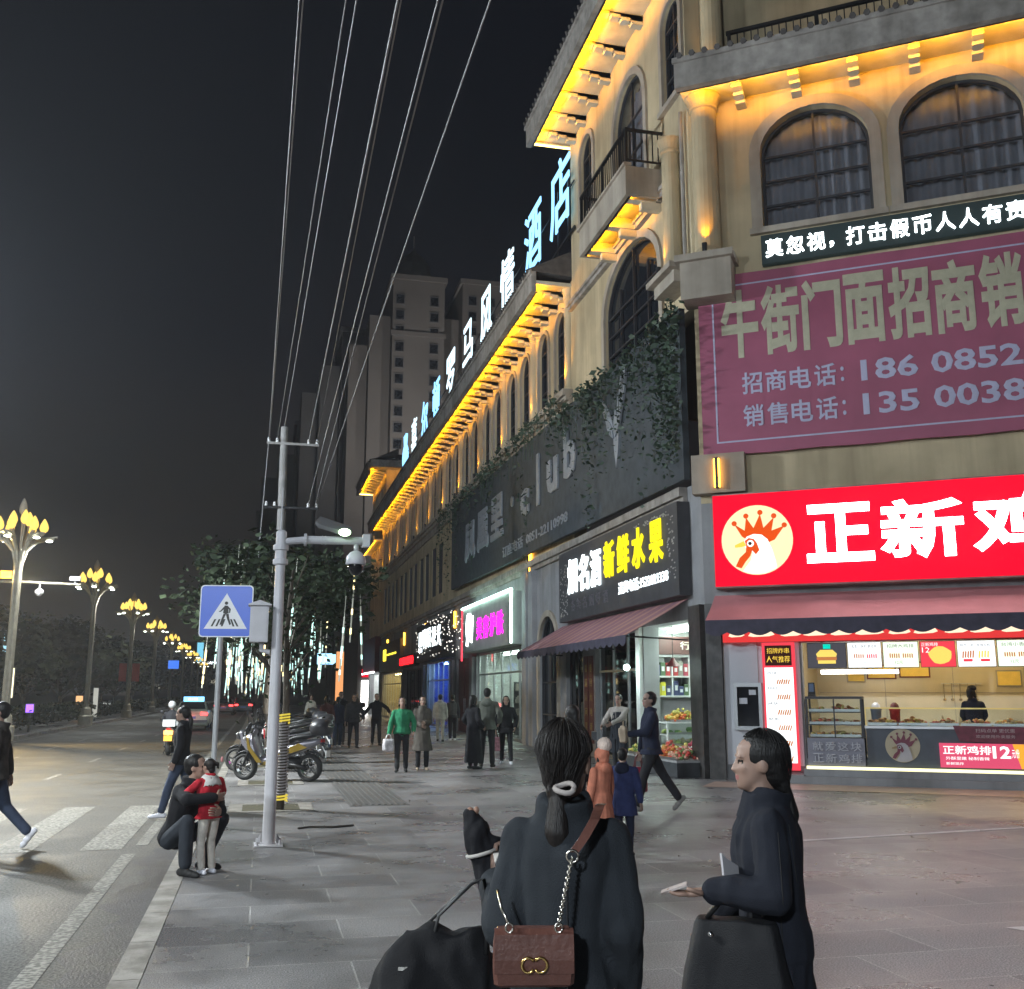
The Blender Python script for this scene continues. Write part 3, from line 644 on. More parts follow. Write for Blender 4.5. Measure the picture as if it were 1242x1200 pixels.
def rooster(b, cx_, cz_, s, out, mi):                    # roundel; mi: slots disc, orange, white, dark, yellow
    P = lambda pts: [(cx_+x*s, cz_+z*s) for x, z in pts]
    def pr(pts, o, m): b.m = m; b.prism(P(pts), -out-o, -out-o+.006)
    circ = lambda x, z, r, n=28: [(x+r*math.cos(2*math.pi*i/n), z+r*math.sin(2*math.pi*i/n)) for i in range(n)]
    pr(circ(0,0,1,40), .008, mi[0])
    cr_ = [(-.42,.12),(-.62,.48),(-.33,.28),(-.28,.66),(-.08,.34),(.12,.74),(.2,.33),(.5,.62),(.42,.24),(.78,.36),(.5,-.02),(.3,-.1),(-.2,-.05)]
    pr(cr_, .016, mi[1])
    for x, z in ((-.62,.50),(-.28,.70),(.12,.78),(.5,.66),(.78,.38)): pr(circ(x,z,.075,12), .018, mi[1])
    hd = [(-.36,-.02),(-.28,.1),(-.08,.17),(.14,.14),(.30,0),(.42,-.3),(.5,-.62),(.53,-.82),(.2,-.96),(-.15,-.965),(-.42,-.88),(-.2,-.6),(-.12,-.36),(-.34,-.2)]
    pr(hd, .024, mi[2])
    pr([(-.62,-.13),(-.36,-.02),(-.3,-.16),(-.44,-.19),(-.62,-.2)], .03, mi[4])
    pr([(-.34,-.02),(-.22,.06),(-.08,.02),(.0,-.1),(.06,-.3),(-.04,-.42),(-.14,-.3),(-.2,-.46),(-.34,-.62),(-.46,-.8),(-.62,-.74),(-.5,-.5),(-.32,-.34),(-.3,-.16)], .03, mi[1])
    pr(circ(-.18,-.1,.10,14), .036, mi[2]); pr(circ(-.19,-.1,.05,10), .042, mi[3])
b = MB(CH); rooster(b, 1.20, 4.80, .72, .40, (0,1,2,3,4)); b.obj("rooster_roundel", [M_CREAM, M_ORG, M_WLB, M_BRW, M_YLB], RSG)
# red awning
def awning(name, lab, fr, x0, x1, zt, zl, out, m, mv, sag=.05, scal=.42, drop=.34):
    t = thing(name, lab, "awning", fr @ Vector(((x0+x1)/2, 0, zl)))
    b = MB(fr); n = 24; rings = []
    for i in range(n+1):
        x_ = x0+(x1-x0)*i/n; sg = sag*(.5+.5*math.cos(i*math.pi/4)) + .012*math.sin(i*2.1)
        top = [(x_, -out*j/6, zt+(zl-zt)*j/6-sg*math.sin(math.pi*j/6)) for j in range(7)]
        rings.append(top + [(p[0], p[1], p[2]-.012) for p in reversed(top)])
    b.loft(rings); b.obj("canopy", m, t, smooth=False)
    b = MB(fr); k = max(2, int((x1-x0)/scal)); st = (x1-x0)/k; vs = []; pts = []
    for i in range(k):
        for j in range(8): pts.append((x0+st*(i+j/8), zl-drop-.07*math.sin(math.pi*j/8)))
    pts.append((x1, zl-drop))
    b.prism([(x1, zl-.005),(x0, zl-.005)] + pts, -out-.012, -out); b.obj("valance", mv, t)
    b = MB(fr)
    for x_ in (x0+.05, (x0+x1)/2, x1-.05): b.tube([(x_, -.02, zl-.1), (x_, -out+.05, zl-.03)], .02, 6)
    b.tube([(x0+.02, -out+.04, zl-.03),(x1-.02, -out+.04, zl-.03)], .025, 8); b.obj("frame", M_IRON, t)
    return t
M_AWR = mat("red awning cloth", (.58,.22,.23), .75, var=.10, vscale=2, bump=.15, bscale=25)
M_AWV = mat("dark valance cloth", (.055,.05,.075), .85, var=.2)
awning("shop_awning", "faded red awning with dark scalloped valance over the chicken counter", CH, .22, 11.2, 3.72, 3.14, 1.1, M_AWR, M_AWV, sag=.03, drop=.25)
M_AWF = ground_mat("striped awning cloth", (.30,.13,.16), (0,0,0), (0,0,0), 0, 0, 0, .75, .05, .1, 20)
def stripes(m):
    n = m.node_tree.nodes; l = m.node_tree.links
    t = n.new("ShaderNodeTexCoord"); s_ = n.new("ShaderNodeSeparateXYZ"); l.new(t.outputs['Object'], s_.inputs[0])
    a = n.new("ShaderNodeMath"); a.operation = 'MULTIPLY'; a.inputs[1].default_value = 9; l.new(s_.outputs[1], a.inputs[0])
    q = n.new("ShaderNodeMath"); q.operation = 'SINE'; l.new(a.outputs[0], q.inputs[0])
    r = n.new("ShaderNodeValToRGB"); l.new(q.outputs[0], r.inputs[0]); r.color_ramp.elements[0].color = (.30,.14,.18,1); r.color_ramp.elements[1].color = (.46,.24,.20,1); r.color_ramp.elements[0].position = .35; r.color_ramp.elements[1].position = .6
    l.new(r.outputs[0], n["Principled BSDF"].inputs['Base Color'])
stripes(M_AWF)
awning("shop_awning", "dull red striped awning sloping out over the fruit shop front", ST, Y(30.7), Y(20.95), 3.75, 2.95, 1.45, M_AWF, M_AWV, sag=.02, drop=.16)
# ================================================================== LED ticker, banner
M_LEDK = mat("ticker board", (.015,.022,.022), .5, var=.1, emit=(.02,.07,.075), es=.10)
LT = thing("led_ticker", "black led ticker board with glowing white running text above the faded banner", "sign", CH @ Vector((5,-.2,10.8)))
b = MB(CH); b.box(1.55, -.20, 10.83, 11.2, -.05, 11.50); b.obj("board", M_LEDK, LT)
b = MB(CH); x_ = 1.64
for ch in "莫忽视，打击假币人人有责莫忽视":
    if ch == "，": b.text(",", x_+.02, 10.98, .09, .15, .20, .02, .03); x_ += .36
    else: b.text(ch, x_, 10.97, .37, .41, .20, .02, .012); x_ += .437
b.obj("text", M_COOL, LT)
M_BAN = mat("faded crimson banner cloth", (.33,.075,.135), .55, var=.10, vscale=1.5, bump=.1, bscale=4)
M_BTX = mat("faded yellow lettering", (.47,.44,.31), .6, var=.1); M_BTW = mat("faded pale lettering", (.46,.45,.60), .6, var=.08)
BN = thing("banner", "large faded crimson letting banner with pale yellow heading and phone numbers", "banner", CH @ Vector((5,-.2,6.7)))
b = MB(CH); n = 40; rings = []
for i in range(n+1):
    x_ = .12+10.9*i/n; z0 = 6.69+.010*math.sin(i*.9); z1 = 10.72+.008*math.sin(i*.6)
    rings.append([(x_, -.15-.004*math.sin(i*.8), z0), (x_, -.15-.004*math.sin(i*1.1), (z0+z1)/2), (x_, -.15, z1), (x_, -.10, z1), (x_, -.10, z0)])
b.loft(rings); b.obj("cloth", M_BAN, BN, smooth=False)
b = MB(CH)
for x0, z0, x1, z1 in ((.42,6.95,10.7,6.985),(.42,10.45,10.7,10.485),(.42,6.985,.455,10.45)): b.box(x0, -.159, z0, x1, -.155, z1)
b.obj("border_line", M_BTW, BN)
letters(BN, M_BTX, CH, [(ch, .60+.86*i, 1.40+.86*i, 8.80, 1.55) for i, ch in enumerate("牛街门面招商销售")], .155, .005, .036)
for lab, num, z_ in (("招商电话:", "186 0852", 7.98), ("销售电话:", "135 0038", 7.26)):
    x_ = 1.0; b = MB(CH)
    for ch in lab[:-1]: b.text(ch, x_, z_, .43, .48, .155, .005, .016); x_ += .50
    b.text(":", x_+.02, z_+.06, .07, .32, .155, .005, .016); x_ += .30
    b.text(num, 3.42, z_+.02, 3.0, .46, .155, .005, .024); b.obj("phone_line", M_BTW, BN)
# ================================================================== fruit shop sign
M_YEL2 = lit("yellow channel letters", (1,.86,.015), 1.15)
M_SIGNB = mat("charcoal sign board", (.050,.050,.055), .6, var=.2, vscale=4); M_DOT = mat("unlit led dots", (.35,.34,.32), .5, var=.3)
FS = thing("shop_sign", "charcoal fruit and liquor shop sign with glowing white and yellow letters", "sign", ST @ Vector((Y(25), -.2, 3.7)))
b = MB(ST); b.box(Y(30.0), -.30, 3.80, Y(20.7), -.003, 5.86); b.obj("board", M_SIGNB, FS)
letters(FS, lit("cool white fruit letters", (.86,.97,1), 2.6), ST, [(ch, Y(y1), Y(y0), 4.55, 1.02) for ch, y0, y1 in (("烟",28.1,28.95),("名",27.0,27.9),("酒",25.95,26.8))], .30, .06, .022)
letters(FS, M_YEL2, ST, [(ch, Y(y1), Y(y0), 4.66, .98) for ch, y0, y1 in (("新",24.85,25.65),("鲜",23.75,24.6),("水",22.65,23.5),("果",21.5,22.35))], .30, .06, .030)
b = MB(ST); b.text("送货电话:1522021338", Y(24.6), 4.16, 3.3, .30, .30, .02, .006); b.obj("phone_line", MATS["cool white fruit letters"], FS)
b = MB(ST); r_ = random.Random(5)
for i in range(170):
    k = r_.random()
    if k < .45: yy, zz = r_.uniform(29.1,29.9), r_.uniform(3.95,5.5)
    elif k < .7: yy, zz = r_.uniform(20.85,21.3), r_.uniform(4.2,5.6)
    else: yy, zz = r_.uniform(21.2,23.4), 5.68+r_.uniform(-.05,.05)
    s = r_.uniform(.012,.022); b.box(Y(yy)-s*2, -.306, zz-s, Y(yy)+s*2, -.302, zz+s)
b.obj("led_dots", M_DOT, FS)
b = MB(ST)
for ch, y0 in (("各",28.3),("类",27.75),("名",27.2),("烟",26.6),("好",26.0),("酒",25.4)): b.text(ch, Y(y0+.45), 4.05, .42, .34, .302, .015, .01)
b.obj("dim_line", mat("dim sign letters", (.10,.095,.11), .6, var=.1), FS)
# ================================================================== signs further along
M_PLANK = mat("grey ribbed panel", (.36,.38,.36), .7, var=.15, vscale=2); M_MAG = lit("magenta neon", (1,.02,.72), 2.2); M_MINT = lit("mint led line", (.62,1,.86), 9)
PS = thing("shop_sign", "pale ribbed shop sign with magenta neon characters under a bright mint led line", "sign", ST @ Vector((Y(39.5),-.4,3.4)))
b = MB(ST); b.box(Y(44.4), -.50, 3.42, Y(35.25), -.003, 5.3)
for i in range(60): b.box(Y(44.3)+i*.15, -.52, 3.44, Y(44.3)+i*.15+.09, -.502, 5.25)
b.obj("board", M_PLANK, PS)
b = MB(ST); b.box(Y(44.4), -.60, 5.30, Y(35.2), -.50, 5.37); b.box(Y(35.28), -.58, 3.45, Y(35.2), -.53, 5.3); b.obj("led_line", M_MINT, PS)
letters(PS, M_MAG, ST, [(ch, Y(y0+1.05), Y(y0+.05), 3.85, .88) for ch, y0 in (("美",40.2),("容",38.95),("护",37.7),("肤",36.45))], .52, .05, .015)
b = MB(ST); b.tube([(Y(42.9)+.32*math.cos(i*.35), -.56, 4.45+.55*math.sin(i*.35)) for i in range(14)], .05, 6); b.tube([(Y(42.9)-.3,-.56,3.7),(Y(42.6),-.56,5.0)], .05, 6); b.tube([(Y(42.3),-.56,3.8),(Y(42.1),-.56,4.9)], .04, 6); b.obj("emblem", M_COOL, PS)
M_REDN = lit("red neon edge", (1,.05,.08), 2.0)
b = MB(ST); b.box(Y(44.55), -.56, 3.1, Y(44.48), -.50, 5.3); b.obj("red_edge", M_REDN, PS)
BS = thing("shop_sign", "dark shop sign with icy white characters over the blue draped shop", "sign", ST @ Vector((Y(54),-.3,3.5)))
b = MB(ST); b.box(Y(60), -.28, 3.46, Y(48.9), -.003, 5.5); b.obj("board", M_SIGNB, BS)
letters(BS, MATS["cool white fruit letters"], ST, [(ch, Y(y0+1.35), Y(y0+.05), 4.15, 1.05) for ch, y0 in (("明",56.2),("眼",54.6),("视",53.0),("光",51.4))], .28, .02)
b = MB(ST); b.box(Y(58.6), -.34, 4.0, Y(57.7), -.28, 4.2); b.box(Y(58.6), -.34, 4.3, Y(57.7), -.28, 5.1)
b.obj("emblem", MATS["cool white fruit letters"], BS)
b = MB(ST)
for i in range(140): yy, zz = r_.uniform(45,60), r_.uniform(3.6,5.7); s = r_.uniform(.015,.035); b.box(Y(yy)-s*2, -.31, zz-s, Y(yy)+s*2, -.302, zz+s)
b.obj("fairy_lights", lit("fairy lights", (1,.95,.85), 2.5), BS)
RL = thing("led_ticker", "narrow red led ticker strip beside the blue draped shop", "sign", ST @ Vector((Y(63),-.3,3.4)))
b = MB(ST); b.box(Y(67), -.34, 3.35, Y(60.4), -.003, 4.05); b.obj("board", M_BLACK, RL)
b = MB(ST); b.text("欢迎光临眼镜特价", Y(66.8), 3.45, 6.2, .5, .34, .03, .035); b.obj("text", lit("red led text", (1,.01,.015), 3.5), RL)
YS = thing("shop_sign", "brown fascia board with one small glowing yellow square and a lit line", "sign", ST @ Vector((Y(73),-.3,3.3)))
b = MB(ST); b.box(Y(79.6), -.25, 3.25, Y(67.4), -.003, 5.3); b.obj("board", mat("taupe board", (.16,.14,.115), .7, var=.1), YS)
b = MB(ST); b.box(Y(76.6), -.31, 4.05, Y(75.2), -.25, 4.85); b.box(Y(74.6), -.29, 4.38, Y(69.5), -.25, 4.48); b.obj("letter", lit("yellow logo", (1,.80,.05), 2.2), YS)
WS = thing("shop_sign", "dark red fascia board above the far white lit shop", "sign", ST @ Vector((Y(85),-.3,3.4)))
b = MB(ST); b.box(Y(90), -.5, 3.4, Y(80.6), -.003, 6.1); b.obj("board", mat("maroon board", (.12,.015,.02), .6, var=.1), WS)
b = MB(ST); b.box(Y(90), -.6, 3.3, Y(80.6), -.5, 3.4); b.obj("led_line", M_COOL, WS)
# ================================================================== chicken shop front
def px2s(u): return 2.03+(u-978)*.0157
M_WPAN = mat("pale cladding panel", (.46,.47,.50), .5, var=.05, vscale=1)
b = MB(CH); b.box(.36, -.06, .3, 1.88, -.003, 2.9); b.obj("cladding", M_WPAN, HOT)
b = MB(CH); b.box(.36, -.075, .3, .375, -.061, 2.9); b.box(1.05,-.07,.3,1.06,-.061,2.9); b.obj("panel_joint", M_FASC, HOT)
M_FRZ = lit("lit red frieze", (.85,.05,.05), .8); M_FRF = lit("lit food print", (1,.78,.55), 1.1)
FZ = thing("menu_frieze", "backlit red frieze with a row of pale food pictures under the awning", "sign", CH @ Vector((5,-.1,2.75)))
b = MB(CH); b.box(.38, -.16, 2.74, 9.4, -.08, 3.02); b.obj("lightbox", M_FRZ, FZ)
b = MB(CH); i = .5
while i < 9.2:
    w_ = r_.uniform(.3,.55); b.prism([(i,2.86),(i+w_*.2,2.84),(i+w_*.8,2.85),(i+w_,2.88),(i+w_*.85,2.97),(i+w_*.5,3.0),(i+w_*.15,2.96)], -.166, -.162); i += w_+r_.uniform(.02,.12)
b.obj("food_print", M_FRF, FZ)
UB = thing("meter_box", "grey metal meter box with a dark window on the pale cladding", "utility box", CH @ Vector((.84,-.1,1.2)))
b = MB(CH); b.prism(rect(.55,.98,1.12,1.92), -.16, -.062, [rect(.62,1.06,1.05,1.84)]); b.obj("frame", M_ALU, UB)
b = MB(CH); b.box(.622,-.10,1.062,1.048,-.08,1.838); b.obj("window", M_PANE, UB)
b = MB(CH); b.box(.66,-.13,1.5,.82,-.105,1.62); b.box(.86,-.13,1.68,1.0,-.105,1.78); b.obj("paper_note", M_WPAN, UB)
M_LBW = lit("menu lightbox white", (.94,.98,1), 1.25); M_LBR = lit("menu lightbox red", (.9,.06,.09), .9); M_FOOD = lit("menu food print", (.72,.26,.08), .7); M_FOODY = lit("menu food yellow", (1,.72,.15), .9); M_INK = lit("menu ink", (.10,.10,.12), .6); M_MINTC = lit("menu pale green", (.86,1,.80), 1.1)
def skewers(b, x0, z0, wd, ht, mi, n=6, tilt=.25):
    b.m = mi
    for i in range(n):
        xx = x0+wd*i/n; b.prism([(xx,z0+r_.uniform(0,.15)*ht),(xx+wd/n*.62,z0+r_.uniform(0,.1)*ht),(xx+wd/n*.62+tilt*ht,z0+ht*r_.uniform(.8,1)),(xx+tilt*ht,z0+ht*r_.uniform(.8,1))], -b.o-.004, -b.o)
def tinytext(b, s, x0, z0, wd, ht, mi): b.m = mi; b.text(s, x0, z0, wd, ht, b.o, .004, .0, 1)
MP = thing("menu_lightbox", "tall white backlit menu panel with red rim beside the chicken counter", "sign", CH @ Vector((1.45,-.1,.2)))
b = MB(CH); b.box(1.16,-.17,.22,1.80,-.064,2.72); b.obj("casing", M_LBR, MP)
b = MB(CH); b.box(1.20,-.182,.36,1.76,-.172,2.22); b.obj("white_face", M_LBW, MP)
b = MB(CH); b.o = .184; b.m = 0; b.box(1.22,-.186,2.26,1.74,-.172,2.66); tinytext(b, "招牌炸串", 1.26, 2.5, .44, .11, 2); tinytext(b, "人气推荐", 1.25, 2.32, .46, .13, 2)
for i in range(6): tinytext(b, ("鸡排","骨肉相连","烤肠","鱿鱼","里脊","年糕")[i], 1.24, 2.08-i*.30, .20, .06, 3); skewers(b, 1.42, 1.88-i*.30, .26, .12, 1)
tinytext(b, "欢迎品尝", 1.3, .26, .34, .07, 4); b.obj("print", [M_BRW, M_FOOD, M_YLB, M_INK, M_WLB], MP)
us = [978,1027,1069,1112,1154,1198,1241,1284,1327,1370]
for i in range(9):
    s0, s1 = px2s(us[i])+.012, px2s(us[i+1])-.012
    t = thing("menu_board", ("dark menu screen showing a burger at the end of the menu row","backlit white menu board next to the burger screen","backlit white menu board with one big dish beside the red board","red backlit menu board with a round chicken cutlet","backlit white menu board with rows of skewers","backlit white menu board with a single dish past the skewers board","seventh backlit menu board above the counter","eighth backlit menu board above the counter","last backlit menu board above the counter")[i], "menu board", CH @ Vector(((s0+s1)/2,-.1,2.3)), 0, "menu boards above the chicken counter")
    b = MB(CH); b.box(s0,-.10,2.20,s1,-.01,2.70); b.obj("casing", M_DARK, t)
    b = MB(CH); b.box(s0+.01,-.112,2.21,s1-.01,-.102,2.69); b.obj("face", M_INK if i == 0 else M_LBR if i == 3 else (M_MINTC if i in (2,5) else M_LBW), t)
    b = MB(CH); b.o = .114; c_ = (s0+s1)/2
    if i == 0:
        b.m = 1; b.prism([(c_-.18,2.42),(c_+.18,2.42),(c_+.2,2.48),(c_+.12,2.56),(c_-.12,2.56),(c_-.2,2.48)], -.12, -.116); b.m = 0; b.prism(rect(c_-.19,2.36,c_+.19,2.415), -.12, -.116); b.m = 1; b.prism(rect(c_-.17,2.29,c_+.17,2.355), -.12, -.116); b.m = 4; b.prism(rect(c_-.06,2.58,c_+.08,2.67), -.121, -.117)
    elif i == 3:
        b.m = 1; b.prism([(c_+.04+.2*math.cos(k*.42)*(1+.1*math.sin(k*2)), 2.43+.17*math.sin(k*.42)) for k in range(15)], -.12, -.116); tinytext(b, "正新鸡排", s0+.03, 2.60, .3, .07, 3); tinytext(b, "12", s0+.04, 2.48, .14, .1, 3)
    elif i == 4:
        skewers(b, s0+.08, 2.36, .22, .16, 0, 5, .1); skewers(b, s0+.36, 2.36, .2, .16, 1, 4, .1); b.m = 2; b.prism(rect(s0+.1,2.3,s0+.26,2.35), -.12, -.116); b.prism(rect(s0+.4,2.3,s0+.56,2.35), -.12, -.116); tinytext(b, "鲜炸小串   香辣年糕", s0+.06, 2.58, .52, .06, 5)
    else:
        tinytext(b, ("","酱香小酥肉 脆皮肠","招牌大鸡排","","","台湾小香肠","鸡米花","薯条","烤串")[i], s0+.08, 2.58, s1-s0-.16, .07, 5); skewers(b, s0+.12, 2.38, .2, .1, 0, 5, .0); skewers(b, s0+.36, 2.38, .2, .1, 2 if i == 1 else 0, 5, 0); tinytext(b, "12元", s0+.22, 2.27, .14, .06, 5)
    b.obj("print", [M_FOOD, M_FOODY, M_LBR, M_WLB, lit("teal tag", (.0,.8,.6), .8), M_INK], t)
b = MB(CH); b.box(2.25,.34,2.10,3.72,.46,2.17); b.obj("ceiling_light", lit("bright counter tube", (1,1,.97), 14), HOT)
b = MB(CH); b.box(3.0,1.6,2.86,8.8,1.7,2.9); b.obj("ceiling_light", lit("warm kitchen tube", (1,.76,.33), 30), HOT)
b = MB(CH); b.box(1.9,-.55,0.0,11,-.003,.14); b.box(1.9,-.42,.141,11,-.003,.27); b.obj("step", M_GREY, HOT)
b = MB(CH); b.prism([(.9,.002),(1.9,.002),(1.9,.16),(.9,.14)], -.5, -.08); b.obj("step", M_GREY, HOT)
b = MB(CH); b.box(1.95,-.40,.275,11,-.36,.33); b.obj("light_strip", lit("plinth led strip", (1,.95,.5), 1.6), HOT)
M_CTR = mat("counter slate panel", (.055,.065,.085), .5, var=.12)
CT = thing("serving_counter", "slate fronted serving counter of the chicken shop with rooster roundel", "counter", CH @ Vector((5,0,.3)))
b = MB(CH); b.box(3.08,-.30,.34,9.2,.5,1.05); b.obj("body", M_CTR, CT)
b = MB(CH); b.box(3.06,-.34,1.052,9.2,.55,1.10); b.obj("worktop", M_STEEL, CT)
b = MB(CH); rooster(b, 3.72, .74, .31, .30, (0,1,2,3,4)); b.obj("rooster_roundel", [mat("roundel cream", (.42,.36,.25),.6,var=.05), mat("roundel maroon", (.16,.035,.06),.6,var=.05), mat("roundel grey", (.40,.38,.40),.6,var=.05), M_BLACK, mat("roundel tan", (.3,.2,.1),.6,var=.05)], CT)
CS = thing("display_case", "glass drinks and snack case with grey slogan panel at the counter end", "display case", CH @ Vector((2.55,0,.3)))
b = MB(CH); b.box(1.98,-.36,.34,3.04,.25,.86); b.obj("slogan_panel", mat("slogan panel", (.20,.20,.24), .5, var=.05), CS)
b = MB(CH)
for row, z_ in (("就爱这块", .62), ("正新鸡排", .40)):
    for k, ch in enumerate(row): b.text(ch, 2.08+k*.235, z_, .2, .17, .36, .02, .012)
b.obj("slogan", mat("slogan letters", (.42,.42,.46), .5, var=.05), CS)
b = MB(CH)
for x_ in (1.98, 3.0): b.box(x_,-.36,.862,x_+.04,-.32,1.6); b.box(x_,.21,.862,x_+.04,.25,1.6)
b.box(1.98,-.36,1.602,3.04,.25,1.65); b.box(2.5,-.36,.862,2.525,-.335,1.6)
for z_ in (1.1,1.34): b.box(2.02,-.34,z_,3.0,.22,z_+.02)
b.obj("frame", M_DARK, CS)
b = MB(CH); b.box(2.02,-.352,.87,3.0,-.348,1.6); b.obj("glass", M_GLASS, CS)
FC = [(.62,.30,.08),(.55,.42,.12),(.35,.15,.05),(.6,.12,.06),(.7,.55,.3)]
def food(name, lab, fr, x0, y0, z0, x1, y1, ht, cols, n, grp, s=.05):
    t = thing(name, lab, "food", fr @ Vector(((x0+x1)/2,(y0+y1)/2,z0)), 0, grp)
    b = MB(fr); b.box(x0,y0,z0,x1,y1,z0+.015); b.box(x0,y0,z0+.0151,x1,y0+.012,z0+.05); b.box(x0,y1-.012,z0+.0151,x1,y1,z0+.05); b.obj("tray", M_STEEL, t)
    b = MB(fr)
    ms = [mat("food %.2f %.2f %.2f" % c, c, .5, var=.3, vscale=20) for c in cols]
    for i in range(n):
        b.m = i % len(cols); u = r_.random(); v = r_.random(); q = ht*(1-abs(u-.5)*1.2)*(1-abs(v-.5)*1.1)
        b.ball((x0+.04+(x1-x0-.08)*u, y0+.03+(y1-y0-.06)*v, z0+.02+q*r_.random()), (s*r_.uniform(.6,1.5), s*r_.uniform(.6,1.2), s*r_.uniform(.5,1)), 6, 4)
    h = b.obj("heap", ms, t, smooth=True); h["kind"] = "stuff"
    return t
food("snack_tray", "tray of bottled drinks on the lower shelf of the snack case", CH, 2.04,-.3,.88,2.98,.1,.1, FC[:3], 26, "trays of fried food on the chicken counter", .04)
food("snack_tray", "tray of pale snacks on the middle shelf of the snack case", CH, 2.04,-.3,1.12,2.98,.1,.1, FC[2:], 26, "trays of fried food on the chicken counter", .04)
food("snack_tray", "tray of buns on the top shelf of the snack case", CH, 2.04,-.3,1.36,2.98,.1,.12, FC[1:4], 22, "trays of fried food on the chicken counter", .045)
for i, lb in enumerate(("steel tray of golden skewers at the snack case end of the counter","steel tray of browned wings behind the counter glass","steel tray of orange chicken cutlets in the middle of the counter","steel tray of pale chips near the counter worker","steel tray of yellow skewers past the counter worker")):
    x_ = 3.12+i*.55; food("food_tray", lb, CH, x_,-.22,1.11,x_+.52,.3,.14, (FC[i:]+FC)[:3], 44, "trays of fried food on the chicken counter", .038)
SG = thing("sneeze_guard", "long clear glass guard with brass rail along the serving counter", "glass guard", CH @ Vector((4.4,-.3,1.1)))
b = MB(CH); b.box(3.08,-.335,1.10,5.86,-.33,1.42); b.obj("glass", M_GLASS, SG)
b = MB(CH); b.box(3.08,-.345,1.42,5.86,-.32,1.445)
for x_ in (3.08, 5.84): b.box(x_,-.345,1.101,x_+.02,-.32,1.42)
b.obj("rail", mat("brass rail", (.6,.45,.16), .35, .8, var=0), SG)
FD = thing("warming_case", "lit glass warming case full of orange fried chicken past the counter glass", "display case", CH @ Vector((6.4,-.1,1.1)))
b = MB(CH); b.box(5.9,-.3,1.101,7.4,.2,1.14); b.box(5.9,-.3,1.62,7.4,.2,1.66); b.box(5.9,-.3,1.141,5.93,.2,1.619); b.box(5.9,-.28,1.36,7.4,.2,1.38); b.obj("frame", mat("red case trim", (.35,.04,.04), .5, var=.1), FD)
b = MB(CH); b.box(5.95,-.27,1.60,7.38,-.22,1.618); b.obj("heat_lamp", lit("heat lamp", (1,.55,.12), 12), FD)
food("chicken_heap", "heap of orange fried chicken inside the lit warming case", CH, 5.95,-.26,1.142,7.35,.15,.16, [(.7,.30,.05),(.75,.42,.08)], 70, None, .06)
PB = thing("poster", "bright pink and yellow price poster with chicken cutlet on the counter front", "poster", CH @ Vector((5.3,-.3,.35)))
b = MB(CH); b.box(4.36,-.345,.36,8.2,-.305,.80); b.obj("panel", lit("poster pink", (.85,.10,.20), .75), PB)
b = MB(CH); b.m = 0; b.prism([(5.72,.362),(8.2,.362),(8.2,.798),(5.60,.798)], -.352, -.348); b.m = 1; b.prism([(6.05+.26*math.cos(k*.42)*(1+.08*math.sin(k*2.3)), .58+.19*math.sin(k*.42)) for k in range(15)], -.36, -.356); b.m = 2
b.text("正新鸡排", 4.42, .60, .82, .16, .35, .01, .016); b.text("12", 5.26, .54, .30, .22, .35, .01, .03); b.text("元/份", 5.58, .55, .12, .16, .35, .01, .008); b.text("外酥里嫩 秘制香辣", 4.46, .50, .74, .06, .35, .004, .004); b.text("新鲜现炸", 4.46, .41, .3, .05, .35, .004, .004)
b.obj("print", [lit("poster amber", (1,.48,.05), .8), lit("poster cutlet", (1,.70,.28), .9), M_WLB], PB)
DP = thing("poster", "dim maroon notice board hung across the counter glass", "poster", CH @ Vector((5.2,-.35,.82)))
b = MB(CH); b.prism([(4.72,.84),(5.9,.80),(5.9,1.10),(4.62,1.12)], -.375, -.355); b.obj("panel", mat("maroon print", (.16,.03,.05), .6, var=.25, vscale=9), DP)
b = MB(CH); b.text("扫码点单 更优惠", 5.0, 1.0, .66, .07, .375, .004, .004); b.text("欢迎使用外卖服务", 5.0, .9, .66, .06, .375, .004, .004); b.obj("print", mat("pale print", (.45,.35,.35), .6, var=0), DP)
# things on the kitchen wall
for i, (x0,z0,x1,z1,lb) in enumerate(((2.55,1.95,2.95,2.26,"yellow paper notice on the kitchen wall nearest the snack case"),(2.98,2.02,3.6,2.34,"red framed certificate on the kitchen wall"),(3.66,2.05,4.3,2.4,"yellow framed certificate on the kitchen wall"),(5.6,1.85,6.1,2.2,"yellow price notice behind the counter worker"))):
    t = thing("wall_notice", lb, "notice", CH @ Vector((x0,2.95,z0)), 0, "notices on the kitchen wall")
    b = MB(CH); b.box(x0,2.965,z0,x1,2.995,z1); b.obj("frame", (M_DRED if i in (1,2) else M_FASC), t)
    b = MB(CH); b.box(x0+.03,2.955,z0+.03,x1-.03,2.964,z1-.03)
    b.obj("paper", mat("yellow paper", (.70,.50,.12), .7, var=.1), t)
PT = thing("card_terminal", "small black payment terminal standing on the snack case", "terminal", CH @ Vector((2.1,-.1,1.65)))
b = MB(CH); b.box(2.02,-.16,1.651,2.16,-.06,1.68); b.prism([(2.02,1.681),(2.16,1.681),(2.15,1.92),(2.03,1.92)], -.14, -.09); b.obj("body", M_BLACK, PT)
b = MB(CH); b.box(2.045,-.146,1.74,2.135,-.142,1.9); b.obj("screen", mat("dim screen", (.03,.04,.06), .2, var=0, emit=(.2,.3,.5), es=.15), PT)
